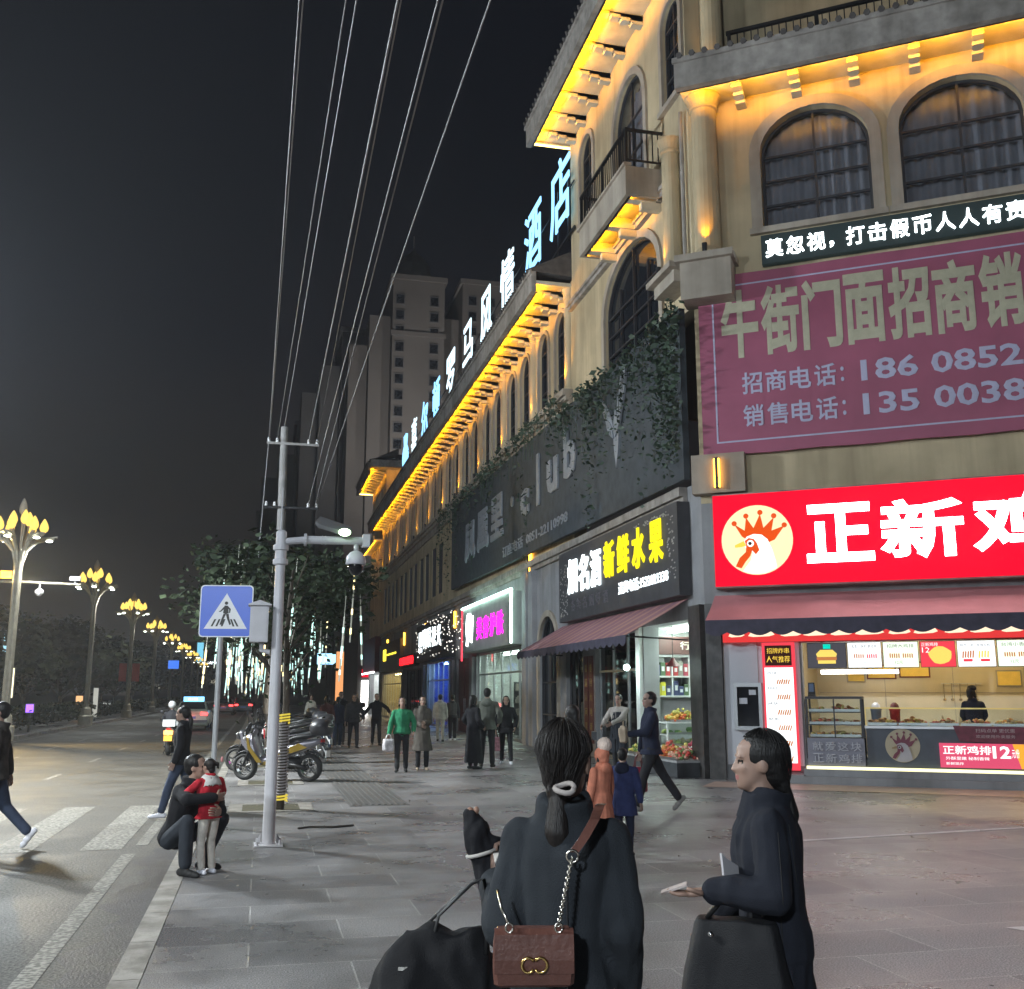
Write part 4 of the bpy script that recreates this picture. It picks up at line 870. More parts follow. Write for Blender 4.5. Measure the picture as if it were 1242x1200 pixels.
for i, (x_, c_, lb) in enumerate(((3.25,(.25,.3,.42),"stack of grey blue cups on the counter"),(3.6,(.6,.05,.05),"red sauce bucket on the counter beside the grey cups"))):
    t = thing("sauce_bucket" if i else "cup_stack", lb, "container", CH @ Vector((x_,.4,1.1)))
    b = MB(CH); b.lathe([(.085,0),(.10,.28),(.11,.29),(.11,.32),(.09,.33)], (x_,.42,1.102), 14); o = b.obj("body", mat("container %d" % i, c_, .5, var=.1), t, smooth=True)
    b = MB(CH); b.lathe([(.09,.0),(.07,.06),(.03,.1)], (x_,.42,1.433), 12); b.obj("lid", M_WHITE if i == 0 else M_DRED, t)
FRY = thing("fryer", "steel kitchen fryer with raised baskets behind the counter", "fryer", CH @ Vector((7.2,1.8,.5)))
b = MB(CH); b.box(6.3,1.7,.46,8.8,2.6,1.35); b.box(6.3,2.5,1.351,8.8,2.6,1.8); b.obj("body", M_STEEL, FRY)
for k in range(3):
    b = MB(CH); x_ = 6.7+k*.7; b.box(x_,1.8,1.40,x_+.4,2.3,1.42); b.box(x_,1.8,1.421,x_+.4,1.82,1.6); b.box(x_,2.28,1.421,x_+.4,2.3,1.6); b.box(x_,1.82,1.421,x_+.02,2.28,1.6); b.tube([(x_+.2,1.8,1.58),(x_+.2,1.5,1.75)], .015, 6); b.obj("basket", M_CHROME, FRY)
HD = thing("extractor_hood", "steel extractor hood over the kitchen fryer", "hood", CH @ Vector((7.2,2,2.3)))
b = MB(CH); b.loft([[(6.3,1.5,2.3),(8.9,1.5,2.3),(8.9,2.95,2.3),(6.3,2.95,2.3)],[(6.5,2.2,2.9),(8.7,2.2,2.9),(8.7,2.95,2.9),(6.5,2.95,2.9)]]); b.obj("canopy", M_STEEL, HD)
b = MB(CH); b.box(6.3,1.48,2.27,8.9,1.5,2.34); b.obj("rim", M_CHROME, HD)
# ================================================================== fruit shop contents
M_SHELF = mat("white shelf", (.72,.74,.72), .5, var=.03)
FR3 = frame((9.38, 24.62, 0), (1,0,0), (0,1,0))        # end wall of the fruit shop, facing down the street
SH = thing("wall_shelf", "white gridded liquor shelf on the end wall of the fruit shop", "shelf", FR3 @ Vector((.9,-.2,1.6)))
b = MB(FR3); x0, x1 = .06, 1.95
for z_ in (1.62, 2.10, 2.60): b.box(x0,-.46,z_,x1,-.003,z_+.04)
for i in range(5): xx = x0+(x1-x0-.04)*i/4; b.box(xx,-.455,1.661,xx+.04,-.005,2.6)
b.obj("frame", M_SHELF, SH)
b = MB(FR3); b.box(x0,-.5,2.66,x1,-.38,3.10); b.obj("header", mat("shelf header brown", (.10,.045,.04), .5, var=.1), SH)
b = MB(FR3); b.text("行酒·烟", .75, 2.78, .9, .2, .5, .02, .008); b.obj("header_text", mat("cream letters", (.7,.66,.55), .6, var=0), SH)
bc = [(.75,.7,.05),(.75,.7,.05),(.05,.06,.14),(.05,.06,.14),(.10,.16,.08),(.45,.05,.05),(.3,.28,.24),(.42,.06,.09)]
bn = ("yellow","pale yellow","navy","deep navy","green","red","grey","crimson")
for i in range(4):
    for k, z_ in enumerate((1.661, 2.141)):
        for j in range(3):
            x_ = x0+.06+i*.472+j*.135; q = (i*2+k*3+j) % 8; c_ = bc[q]; h_ = r_.uniform(.22,.37)
            t = thing("gift_box", "%s boxed bottle, %s in the %s bay of the %s liquor shelf tier" % (bn[q], ("first","middle","last")[j], ("first","second","third","fourth")[i], ("lower","upper")[k]), "box", FR3 @ Vector((x_+.06,-.3,z_)), 0, "boxed bottles on the liquor shelf")
            b = MB(FR3); b.box(x_,-.42,z_+.001,x_+.12,-.25,z_+h_); b.obj("carton", mat("carton %.2f%.2f%.2f" % c_, c_, .45, var=.15), t)
            b = MB(FR3); b.box(x_+.025,-.426,z_+h_*.35,x_+.095,-.422,z_+h_*.7); b.obj("label", M_SHELF, t)
GC = thing("display_case", "low glass produce case under the liquor shelf of the fruit shop", "display case", FR3 @ Vector((.9,-1.2,.1)))
b = MB(FR3)
b.box(-.1,-1.6,.02,1.9,-1.0,.5); b.box(-.1,-1.6,1.02,1.9,-1.0,1.05); b.box(-.06,-1.55,.74,1.86,-1.05,.76)
for xx in (-.1, .8, 1.86): b.box(xx,-1.6,.501,xx+.04,-1.56,1.02)
b.obj("frame", M_SHELF, GC)
b = MB(FR3); b.box(-.06,-1.585,.505,1.86,-1.58,1.015); b.obj("glass", M_GLASS, GC)
fc = [[(.55,.08,.03),(.6,.25,.05)],[(.12,.3,.06),(.3,.4,.1)],[(.5,.05,.04),(.5,.4,.1)],[(.55,.45,.1),(.2,.3,.08)],[(.45,.06,.10),(.6,.3,.2)]]
food("fruit_tray", "heap of pale green vegetables on the upper level of the produce case", FR3, -.05,-1.54,.765,1.85,-1.06,.2, fc[1], 70, "trays of fruit in the fruit shop", .06)
food("fruit_tray", "heap of mixed greens on the bottom of the produce case", FR3, -.05,-1.54,.505,1.85,-1.06,.18, [(.3,.4,.1),(.5,.5,.3)], 60, "trays of fruit in the fruit shop", .06)
food("fruit_basket", "wrapped fruit basket with red and orange fruit on the produce case", FR3, .02,-1.5,1.055,.75,-1.1,.36, [(.62,.10,.03),(.6,.32,.05),(.5,.45,.1)], 90, None, .06)
BG = thing("holdall", "black holdall sitting on top of the fruit shop produce case", "bag", FR3 @ Vector((1.3,-1.3,1.05)))
b = MB(FR3); b.loft([[(.95+.8*i/8, -1.3+.2*math.cos(k*.7854), 1.29+(.21+.05*math.sin(i*.8))*math.sin(k*.7854)) for k in range(8)] for i in range(9)]); b.obj("body", M_BLACK, BG, smooth=True)
b = MB(FR3); b.tube([(1.1+.5*i/8,-1.4,1.48+.18*math.sin(math.pi*i/8)) for i in range(9)], .018, 6); b.obj("handle", M_BLACK, BG)
PLT = thing("fruit_stand", "dark plinth stand carrying the fruit trays at the shop front", "stand", ST @ Vector((Y(21.8),-.1,0)))
b = MB(ST); b.box(Y(23.5),-.62,.005,Y(20.35),-.005,.30); b.box(Y(23.5),.0,.006,Y(20.85),1.2,.30); b.obj("plinth", mat("plinth dark", (.05,.055,.06), .5, var=.2), PLT)
b = MB(ST); b.box(Y(23.52),-.64,.301,Y(20.32),-.003,.345); b.obj("ledge", mat("plinth ledge", (.30,.30,.30), .5, var=.2), PLT)
for i, lb in enumerate(("heap of red berries at the corner pier end of the fruit stand","heap of orange and red fruit second from the corner pier","heap of dark mixed fruit in the middle of the fruit stand","heap of yellow and green fruit at the doorway end of the fruit stand")):
    y1_ = 20.4+i*.78; food("fruit_tray", lb, ST, Y(y1_+.74), -.60,.347,Y(y1_),-.02,.30, ([(.6,.07,.05),(.62,.35,.25),(.2,.3,.1)], fc[0], [(.25,.05,.06),(.4,.3,.12),(.12,.2,.06)], fc[3])[i], 80, "trays of fruit in the fruit shop", .045)
food("fruit_tray", "heap of pink fruit on the raised inner ledge of the fruit stand", ST, Y(22.6), .1,.31,Y(20.9),.8,.42, fc[4], 90, "trays of fruit in the fruit shop", .05)
food("fruit_tray", "heap of red apples on the raised inner ledge by the pale pillar", ST, Y(23.45), .1,.31,Y(22.65),.8,.40, fc[2], 70, "trays of fruit in the fruit shop", .05)
JP = mat("pale jamb", (.55,.58,.56), .6, var=.08)
b = MB(ST); b.box(Y(24.04), -.10, .002, Y(23.78), -.004, 3.3); b.obj("pier", JP, HOT)
BLB = thing("hanging_bulb", "bare bright bulb hanging under the awning by the pale pillar", "bulb", ST @ Vector((Y(24.0),-.35,2.35)))
b = MB(ST); b.tube([(Y(24.0),-.35,3.2),(Y(24.0),-.35,2.42)], .008, 5); b.obj("cord", M_BLACK, BLB)
b = MB(ST); b.ball((Y(24.0),-.35,2.33), .075, 12, 8); b.obj("bulb", lit("bare bulb", (.75,1,.95), 30), BLB, smooth=True)
light("bulb_light", 'POINT', ST @ Vector((Y(24.0),-.5,2.3)), (.78,1,.95), 26, BLB, .08)
PL = thing("pendant_lamp", "small dark cone pendant lamp hanging in the fruit shop opening", "lamp", ST @ Vector((Y(22.4),.2,2.2)))
b = MB(ST); b.tube([(Y(22.4),.2,3.25),(Y(22.4),.2,2.5)], .008, 5); b.obj("cord", M_BLACK, PL)
b = MB(ST); b.lathe([(.18,0),(.06,.14),(.03,.2)], (Y(22.4),.2,2.32), 16, False); b.obj("lamp_shade", M_DRED, PL)
# tall red couplet posters and door curtain in the next bay
for i, yy in enumerate((28.3, 27.85)):
    t = thing("door_poster", ("tall dark red couplet poster on the pier beside the dark bay","second tall dark red couplet poster beside the tinted doors")[i], "poster", ST @ Vector((Y(yy),-.05,.5)), 0, "couplet posters under the fruit awning")
    b = MB(ST); b.box(Y(yy)-.17,-.03,.35,Y(yy)+.17,-.003,2.75); b.obj("paper", M_DRED, t)
    b = MB(ST)
    for k, ch in enumerate(("福满人间喜","春回大地新")[i]): b.text(ch, Y(yy)-.1, 2.3-k*.4, .2, .22, .03, .006, .006)
    b.obj("lettering", mat("dull gold", (.30,.22,.08), .6, var=0), t)
# lit slivers deep in the pink shop, racks
for i, yy in enumerate((36.6, 38.4, 40.5, 42.4)):
    t = thing("display_rack", ("pale display rack by the window edge of the pink lit shop","second pale display rack in the pink lit shop","third pale display rack in the pink lit shop","pale display rack next to the red neon edge")[i], "rack", ST @ Vector((Y(yy),1.6,0)), 0, "racks in the pink lit shop")
    b = MB(ST)
    for x_ in (-.45,.41): b.box(Y(yy)+x_,1.4,.02,Y(yy)+x_+.04,1.8,2.2)
    for z_ in (.3,.8,1.3,1.8): b.box(Y(yy)-.409,1.41,z_,Y(yy)+.409,1.79,z_+.03)
    b.obj("frame", (M_DARK if i % 2 else M_SHELF), t)
    b = MB(ST); 
    for z_ in (.331,.831,1.331,1.831):
        x_ = -.38
        while x_ < .3: w_ = r_.uniform(.06,.16); b.box(Y(yy)+x_,1.45,z_,Y(yy)+x_+w_,1.7,z_+r_.uniform(.12,.3)); x_ += w_+.02
    b.obj("goods", [mat("shop goods", (.45,.40,.35), .5, var=.5, vscale=3)], t)
for i, yy in enumerate((69.5, 72, 74.5, 77)):
    t = thing("clothes_rail", ("clothes rail nearest the brown pier in the yellow lit shop","second clothes rail in the yellow lit shop","third clothes rail in the yellow lit shop","farthest clothes rail in the yellow lit shop")[i], "clothes rail", ST @ Vector((Y(yy),1.2,0)), 0, "clothes rails in the yellow lit shop")
    b = MB(ST); b.tube([(Y(yy)-.6,1.3,.02),(Y(yy)-.6,1.3,1.6),(Y(yy)+.6,1.3,1.6),(Y(yy)+.6,1.3,.02)], .025, 6); b.obj("rail", M_DARK, t)
    b = MB(ST)
    for k in range(7): b.loft([[(Y(yy)-.5+k*.16+a,1.3+c*.16,1.55) for a, c in ((-.02,-1),(.02,-1),(.02,1),(-.02,1))],[(Y(yy)-.5+k*.16+a,1.3+c*.22,.7) for a, c in ((-.04,-1),(.04,-1),(.04,1),(-.04,1))]])
    b.obj("garments", mat("garments", (.10,.09,.10), .9, var=.6, vscale=2), t)
b = MB(CH)
for x_ in (3.35, 4.75, 6.15): b.box(x_-.006, 2.985, .46, x_+.006, 2.998, 2.94)
b.box(1.95, 2.985, 1.72, 6.2, 2.998, 1.735); b.obj("panel_joint", M_FASC, HOT)
UR = thing("utensil_rail", "steel rail of hanging ladles and tongs on the kitchen wall", "rail", CH @ Vector((4.8,2.9,1.9)))
b = MB(CH); b.tube([(4.5,2.93,1.92),(5.3,2.93,1.92)], .012, 6); b.obj("rail", M_STEEL, UR)
for k in range(5): b = MB(CH); x_ = 4.55+k*.16; b.tube([(x_,2.9,1.92),(x_,2.9,1.62)], .008, 5); b.ball((x_,2.89,1.58), (.04,.03,.03), 8, 5); b.obj("ladle", M_CHROME, UR)
# ================================================================== street lamps with lotus buds
M_LPOLE = mat("lamp post paint", (.34,.31,.24), .5, .2, var=.15); M_BUD = lit("lit lotus bud", (1,.66,.13), 1.25); M_BUDTIP = mat("unlit bud", (.30,.26,.20), .5, var=.15); M_FLD = lit("lamp floodlight", (.92,1,.86), 8)
def bud(b, c, r, h): b.lathe([(r*.35,0),(r*.85,h*.15),(r,h*.35),(r*.8,h*.6),(r*.4,h*.85),(r*.06,h)], c, 10)
def lotus():
    t = thing("street_lamp", "tall lotus street lamp", "street lamp", (0,0,0), 0, "lotus street lamps along the far kerb")
    b = MB(); b.lathe([(.38,0),(.38,.5),(.30,.55),(.26,.9),(.18,1.0)], (0,0,0), 12); b.obj("base", M_LPOLE, t)
    b = MB()
    for k in range(4): a = k*1.5708+.6; b.tube([(.10*math.cos(a),.10*math.sin(a),.9),(.10*math.cos(a),.10*math.sin(a),6.4),(.16*math.cos(a),.16*math.sin(a),7.1)], .06, 8)
    b.cyl((0,0,.9),(0,0,7.0),.09,.07,8); b.obj("pole", M_LPOLE, t)
    for k in range(6):
        a = k*math.pi/3+.25; q = lambda r, z: (r*math.cos(a), r*math.sin(a), z)
        b = MB(); b.tube([q(.12,6.6),q(.25,7.1),q(.55,7.45),q(1.0,7.62),q(1.18,7.6)], [.05,.06,.07,.07,.05], 7)
        b.tube([q(.3,7.2),q(.5,7.6),q(.78,7.82)], [.04,.05,.08], 6)
        b.loft([[(v.x, v.y, v.z) for v in [Vector(q(r_, z_))+Vector((-math.sin(a)*s_, math.cos(a)*s_, 0))]][0] for r_, z_, s_ in ((.7,7.5,-.16),(1.25,7.66,-.13),(1.25,7.70,-.13),(.7,7.55,-.16))] and [[tuple(Vector(q(r_, z_))+Vector((-math.sin(a)*s_, math.cos(a)*s_, 0))) for r_, z_ in ((.7,7.55),(1.28,7.66),(1.28,7.72),(.7,7.62))] for s_ in (-.15,.15)])
        ar = b.obj("arm", M_LPOLE, t)
        b = MB(); b.ball(q(1.0,7.52), (.13,.13,.04), 10, 5); b.obj("floodlight", M_FLD, ar, smooth=True)
        b = MB(); b.m = 0; bud(b, q(.78,7.84), .17, .55); b.obj("bud_lamp", M_BUD, t, smooth=True)
    for k in range(3):
        a = k*2.094+1.0; b = MB(); b.tube([(.05*math.cos(a),.05*math.sin(a),7.0),(.3*math.cos(a),.3*math.sin(a),7.9),(.34*math.cos(a),.34*math.sin(a),8.1)], .035, 6); ar = b.obj("arm", M_LPOLE, t)
        b = MB(); bud(b, (.34*math.cos(a),.34*math.sin(a),8.1), .17, .56); b.obj("bud_lamp", M_BUD, t, smooth=True)
    b = MB(); b.cyl((0,0,7),(0,0,8.5),.04,.03,8); bud(b, (0,0,8.48), .16, .68); b.obj("finial", M_BUDTIP, t, smooth=True)
    return t
LP = lotus()
LY = [42.4, 61.5, 81, 104, 128, 152, 178, 206, 236]
LL = ["lotus street lamp of lit buds at the picture edge, nearest of its row","second lotus street lamp along the far kerb","third lotus street lamp, red banners hung on its post","fourth lotus street lamp along the far kerb","fifth lotus street lamp along the far kerb","sixth lotus street lamp, small above the far road","seventh lotus street lamp, small above the far road","eighth lotus street lamp, tiny above the far road","farthest lotus street lamp, tiny above the road end"]
LX = [-9.2,-9.25,-9.4,-9.9,-10.3,-10.6,-11.0,-11.6,-12.2]
WARM = (.96,1,.95)
for i, yy in enumerate(LY):
    o = LP if i == 0 else dup(LP, None, (LX[i], yy, 0), i*.35)
    if i == 0: o.location = (LX[0], yy, 0)
    o["label"] = LL[i]
OFFL = []
for k, (x_, yy) in enumerate(((-9.1,23.5),(-9.1,4.6),(-9.1,-14.3))):     # same row assumed to run on past the picture edge, added for light
    o = dup(LP, None, (x_, yy, 0), .4+k); o["label"] = ("assumed unseen lotus street lamp across the road beyond the zebra crossing","assumed unseen lotus street lamp straight across the road","assumed unseen lotus street lamp across the road behind the viewer")[k]; OFFL.append(o)
for o, pw in list(zip([o for o in bpy.data.objects if o.name.startswith("street_lamp") and o.parent is None and o.location.y < 130], [])) : pass
def lamp_light(o, pw, pb):
    light("lamp_light", 'SPOT', (o.location.x+.9, o.location.y, 7.35), WARM, pw, o, .25, 150, .5, aim=(0,0,-1))
    if pb: light("added_fill_light", 'POINT', (o.location.x, o.location.y, 8.9), (.80,.91,1), pb, o, .45)  # cool all-round fill, added at the unseen lamps only
for o in [x for x in bpy.data.objects if x.name.startswith("street_lamp") and x.parent is None]:
    k = {23.5: 1.25, 4.6: .4, -14.3: 1.5}.get(round(o.location.y, 1))
    if o.location.y < 130: lamp_light(o, LAMPN*k if k else LAMPW, FILLW*k if k else 0)
# red flags on the third lamp post
for s_, lb in ((-1,"dim red vertical banner on the road side of the third lotus lamp post"),(1,"dim red vertical banner on the pavement side of the third lotus lamp post")):
    t = thing("post_banner", lb, "banner", (-9.4+s_*.45, 81, 2.6), 0, "red banners on the lamp posts")
    b = MB(); b.box(-9.4+s_*.45-.26, 80.97, 2.6, -9.4+s_*.45+.26, 80.99, 3.9); b.obj("cloth", mat("red banner cloth", (.50,.07,.04), .7, var=.15), t)
    b = MB(); b.tube([(-9.4+s_*.12,80.98,3.92),(-9.4+s_*.75,80.98,3.92)], .02, 5); b.obj("bracket", M_IRON, t)
# sodium floodlight and camera mast at the picture edge
MS = thing("traffic_mast", "pale camera mast arm with an orange sodium floodlight over the road", "mast", (-11.6, 44, 0))
b = MB(); b.cyl((-11.6,44,0),(-11.6,44,6.3),.14,.09,12); b.obj("pole", M_LPOLE, MS)
b = MB(); b.tube([(-11.6,44,6.1),(-9.2,44,6.05),(-7.2,44,6.0)], [.08,.06,.045], 8); b.obj("arm", M_LPOLE, MS)
b = MB(); b.lathe([(.16,0),(.16,.12),(.05,.2)], (-8.7,44,5.62), 12); b.ball((-8.7,44,5.62), (.13,.13,.12), 10, 6); b.cyl((-8.7,44,5.8),(-8.7,44,6.05),.03,None,6); b.obj("dome_camera", M_WHITE, MS)
b = MB(); b.box(-7.6,43.9,6.15,-7.2,44.1,6.32); b.cyl((-7.4,44,6.0),(-7.4,44,6.15),.03,None,6); b.obj("camera", M_WHITE, MS)
b = MB(); b.box(-10.15,43.70,6.12,-9.65,44.0,6.48); b.m = 1; b.box(-10.1,43.68,6.16,-9.7,43.698,6.44); b.obj("floodlight", [M_IRON, lit("sodium floodlight", (1,.40,.03), 9)], MS)
light("sodium_light", 'SPOT', (-9.9,43.5,6.3), (1,.66,.20), 3300, MS, .2, 140, .6, aim=(.35,-1,-.30))
# ================================================================== white camera pole
M_PWH = mat("pole white paint", (.56,.55,.58), .45, var=.10, vscale=4, bump=.08, bscale=30)
px, py = .17, 12.57
CP = thing("camera_pole", "white tapering pole carrying a dome camera, floodlight and metal cabinet", "pole", (px, py, 0))
b = MB(); b.cyl((px,py,.02),(px,py,3.62),.072,.056,20); b.obj("pole", M_PWH, CP, smooth=False)
b = MB(); b.box(px-.16,py-.16,.004,px+.16,py+.16,.022)
for sx_ in (-1,1):
    for sy_ in (-1,1):
        b.cyl((px+sx_*.125,py+sy_*.125,.022),(px+sx_*.125,py+sy_*.125,.07),.018,None,6)
        b.prism([(px+sx_*.09,.022),(px+sx_*.15,.022),(px+sx_*.09,.14)][::(1 if sx_ > 0 else -1)], py+sy_*.02-.004, py+sy_*.02+.004) if sy_ > 0 else None
b.obj("base_plate", M_PWH, CP)
b = MB(); b.lathe([(.064,0),(.09,.01),(.09,.07),(.068,.08),(.068,.18),(.09,.19),(.09,.25),(.064,.26),(.064,.42),(.04,.44)], (px,py,3.36), 16); b.obj("collar", M_PWH, CP)
b = MB(); b.tube([(px+.05,py,3.66),(px+.28,py,3.69),(px+.30,py,3.69)], .045, 10); b.cyl((px+.27,py,3.69),(px+.30,py,3.69),.08,None,12); b.tube([(px+.30,py,3.69),(px+1.02,py,3.70)], .052, 12); b.box(px+.97,py-.06,3.62,px+1.06,py+.06,3.78)
for q in (.48,.52): b.lathe([(.058,0),(.058,.012)], (0,0,0), 12) if False else b.cyl((px+q,py,3.694),(px+q+.012,py,3.694),.058,None,12)
b.obj("arm", M_PWH, CP)
b = MB(); b.cyl((px+.90,py,3.55),(px+.90,py,3.66),.03,None,10); b.lathe([(.03,.17),(.07,.15),(.115,.09),(.125,.0),(.115,-.01)], (px+.90,py,3.40), 20); dc = b.obj("dome_camera", M_PWH, CP, smooth=True)
b = MB(); b.ball((px+.90,py,3.375), (.098,.098,.125), 16, 9); b.obj("dome_glass", mat("camera dome black", (.01,.01,.012), .08, var=0), dc, smooth=True)
b = MB(); c = Vector((px+.62,py-.06,3.86))
b.fr = Matrix.Translation(c) @ Matrix.Rotation(R(16),4,'Y') @ Matrix.Rotation(R(22),4,'X'); b.loft([[(-.23,-.05,-.02),(-.18,-.10,-.05),(.18,-.10,-.05),(.22,-.05,-.03),(.2,.09,.02),(-.2,.09,.03)],[(-.23,-.05,.02),(-.18,-.10,.0),(.18,-.10,.0),(.22,-.05,.02),(.2,.09,.05),(-.2,.09,.06)]])
b.fr = ID; b.tube([(px+.66,py,3.74),(px+.66,py,3.85)], .02, 6); fl = b.obj("floodlight", mat("floodlight housing", (.16,.16,.165), .5, var=.1), CP)
b = MB(); b.ball((px+.74,py-.18,3.775), (.075,.035,.05), 12, 7); b.obj("lens", lit("camera floodlight lens", (.62,1,.55), 7), fl, smooth=True)
light("floodlight_beam", 'SPOT', (px+.80,py-.25,3.75), (.85,1,.85), 24, CP, .04, 140, .8, aim=(.1,-.8,-.7))
b = MB(); b.box(px-.32,py-.14,2.40,px-.11,py+.12,2.84); b.prism([(px-.345,2.841),(px-.08,2.841),(px-.08,2.855),(px-.215,2.905),(px-.345,2.855)], -0+py-.17, py+.14); cb = b.obj("cabinet", M_PWH, CP)
b = MB(); b.box(px-.305,py-.146,2.42,px-.125,py-.141,2.82); b.obj("door", M_PWH, cb)
b = MB(); b.tube([(px-.18,py,2.39),(px-.17,py,2.30),(px-.08,py,2.28)], .03, 8); b.obj("conduit", M_PWH, cb)
b = MB(); b.tube([(px-.01,py,3.8),(px-.005,py,4.35)], [.008,.004], 6); b.obj("aerial", M_PWH, CP)
CP.scale = (1, 1, .958)
# ================================================================== zebra crossing sign
SPX, SPY = -.55, 14.5
M_SBL = mat("sign blue", (.035,.12,.66), .35, var=.04); M_SWH = mat("sign white", (.78,.78,.80), .35, var=.03); M_SBK = mat("sign black", (.02,.018,.015), .5, var=0)
XS = thing("crossing_sign", "blue square pedestrian crossing sign on a thin grey post at the kerb", "road sign", (SPX, SPY, 0))
b = MB(); b.cyl((SPX,SPY,-.0),(SPX,SPY,3.05),.036,None,14); b.obj("post", mat("galvanised post", (.44,.45,.46), .5, .3, var=.1), XS)
FR = frame((SPX+.06, SPY-.05, 0), (math.cos(R(8)), -math.sin(R(8)), 0), (math.sin(R(8)), math.cos(R(8)), 0))
def rrect(x0, z0, x1, z1, r, n=5):
    p = []
    for cx_, cz_, a0 in ((x1-r,z0+r,-90),(x1-r,z1-r,0),(x0+r,z1-r,90),(x0+r,z0+r,180)):
        for i in range(n+1): a = R(a0+90*i/n); p.append((cx_+r*math.cos(a), cz_+r*math.sin(a)))
    return p
S_ = .35; zc = 2.80
b = MB(FR); b.prism(rrect(-S_,zc-S_,S_,zc+S_,.05), -.012, .0); b.obj("rim", M_SWH, XS)
b = MB(FR); b.prism(rrect(-S_+.014,zc-S_+.014,S_-.014,zc+S_-.014,.045), -.015, -.0125); b.obj("blue_face", M_SBL, XS)
b = MB(FR); b.prism([(-.285,zc-.24),(.285,zc-.24),(0,zc+.24)], -.018, -.0155); b.obj("triangle", M_SWH, XS)
b = MB(FR); P = lambda pts: [(x*.88, zc+z*.88) for x, z in pts]
def pg(pts): b.prism(P(pts), -.021, -.0185)
pg([(.0+.026*math.cos(i*.5236), .12+.026*math.sin(i*.5236)) for i in range(12)])
pg([(-.025,.085),(.025,.08),(.04,-.03),(.0,-.05),(-.045,-.03)])
pg([(-.03,.07),(-.09,.0),(-.11,.0),(-.105,-.012),(-.08,-.014),(-.02,.04)]); pg([(.025,.075),(.07,.03),(.06,-.03),(.045,-.03),(.045,.02),(.02,.045)])
pg([(-.035,-.04),(.0,-.05),(-.03,-.12),(-.06,-.21),(-.09,-.21),(-.06,-.11)]); pg([(.0,-.05),(.04,-.04),(.055,-.12),(.085,-.2),(.06,-.215),(.02,-.12)])
for x_, s_ in ((-.22,-.04),(-.15,-.035),(-.07,-.03),(.11,.035),(.17,.045)): pg([(x_,-.235),(x_+.028,-.235),(x_+.028-s_*-1.2 if False else x_+.028-s_*1.3,-.125),(x_-s_*1.3,-.125)][::1])
b.obj("pictogram", M_SBK, XS)
b = MB()
for z_ in (2.6,3.0): b.cyl((SPX,SPY-.001,z_),(SPX,SPY-.001,z_+.04),.045,None,12)
b.obj("clamp", M_STEEL, XS)
# ================================================================== concrete utility pole and overhead cables
UX, UY = .42, 30.
M_CONC = mat("pole concrete", (.22,.21,.20), .85, var=.15, vscale=4)
UP = thing("utility_pole", "bare concrete utility pole with two steel crossarms behind the white camera pole", "utility pole", (UX, UY, 0))
b = MB(); b.cyl((UX,UY,0),(UX-.06,UY,9.4),.17,.105,14); b.obj("pole", M_CONC, UP)
for z_, x0, x1 in ((8.85,-.55,.95),(6.95,-.55,1.0)):
    b = MB(); b.box(UX+x0,UY-.12,z_,UX+x1,UY-.06,z_+.07); ca = b.obj("crossarm", M_CONC if z_ > 8 else M_IRON, UP)
    for x_ in (x0+.06, x0+.3, x1-.3, x1-.06):
        b = MB(); b.lathe([(.03,0),(.045,.03),(.03,.06),(.045,.09),(.02,.13)], (UX+x_,UY-.09,z_+.07), 8); b.obj("insulator", M_WHITE, ca)
M_CAB = mat("cable grey", (.25,.245,.24), .6, var=.1)
CABL = ["outermost overhead cable on the dark sky side of the bundle","overhead cable twinned with the outermost one","overhead cable running from the top of the concrete pole","overhead cable beside the one from the pole top","thick overhead cable of the middle bundle","thin overhead cable of the middle bundle","overhead cable closest to the thick bundle cable","overhead cable on the building side of the middle bundle","lone overhead cable nearest the hotel front"]
CABS = [((-.10,9.0),(.08,10.86)),((-.06,9.0),(.12,10.85)),((.34,9.45),(.58,10.74)),((.42,9.45),(.73,10.71)),((.98,9.0),(1.15,10.6)),((1.02,9.0),(1.19,10.59)),((1.05,7.05),(1.30,10.57)),((1.1,7.05),(1.36,10.55)),((1.42,7.05),(1.75,10.46))]
CABS = [((UX-.49,8.98),.08,10.86),((UX-.47,8.98),.12,10.85),((UX-.25,8.98),.58,10.74),((UX-.06,9.42),.73,10.71),((UX+.65,8.98),1.15,10.60),((UX+.89,8.98),1.19,10.59),((UX+.70,7.08),1.30,10.57),((UX+.9,7.08),1.36,10.55),((UX+.94,7.08),1.75,10.46)]
for i, ((xa, za), xt, yt) in enumerate(CABS):
    A = Vector((xa, UY-.09, za)); zt = 9.6; T = Vector((xt, yt, zt)); D = (T-A); E_ = A + D*(46/19.4)
    b = MB(); pts = []
    E_.z = za + (.3 if za > 8 else 1.6)
    # sagging span that passes close to the measured direction at the picture's top edge
    tt = (UY-.09-yt)/46.; want = zt; lin = za+(E_.z-za)*tt; sag = (lin-want)/(4*tt*(1-tt)); sag = max(-.2, min(.9, sag))
    for k in range(25):
        q = k/24; p = A.lerp(E_, q); p.z -= sag*4*q*(1-q); pts.append(p)
    b.tube(pts, (.016 if i == 4 else .010), 5); tag(b.obj("overhead_cable", M_CAB), CABL[i], "cable", "overhead cables along the kerb")
for x_, zt in ((UX-.5,8.85),(UX-.02,7.0)):
    b = MB(); b.tube([(x_,UY-.08,zt),(x_-.12,UY-.3,zt-3),(x_-.2,UY-.5,2.5)], .012, 5); b.obj("down_cable", M_CAB, UP)
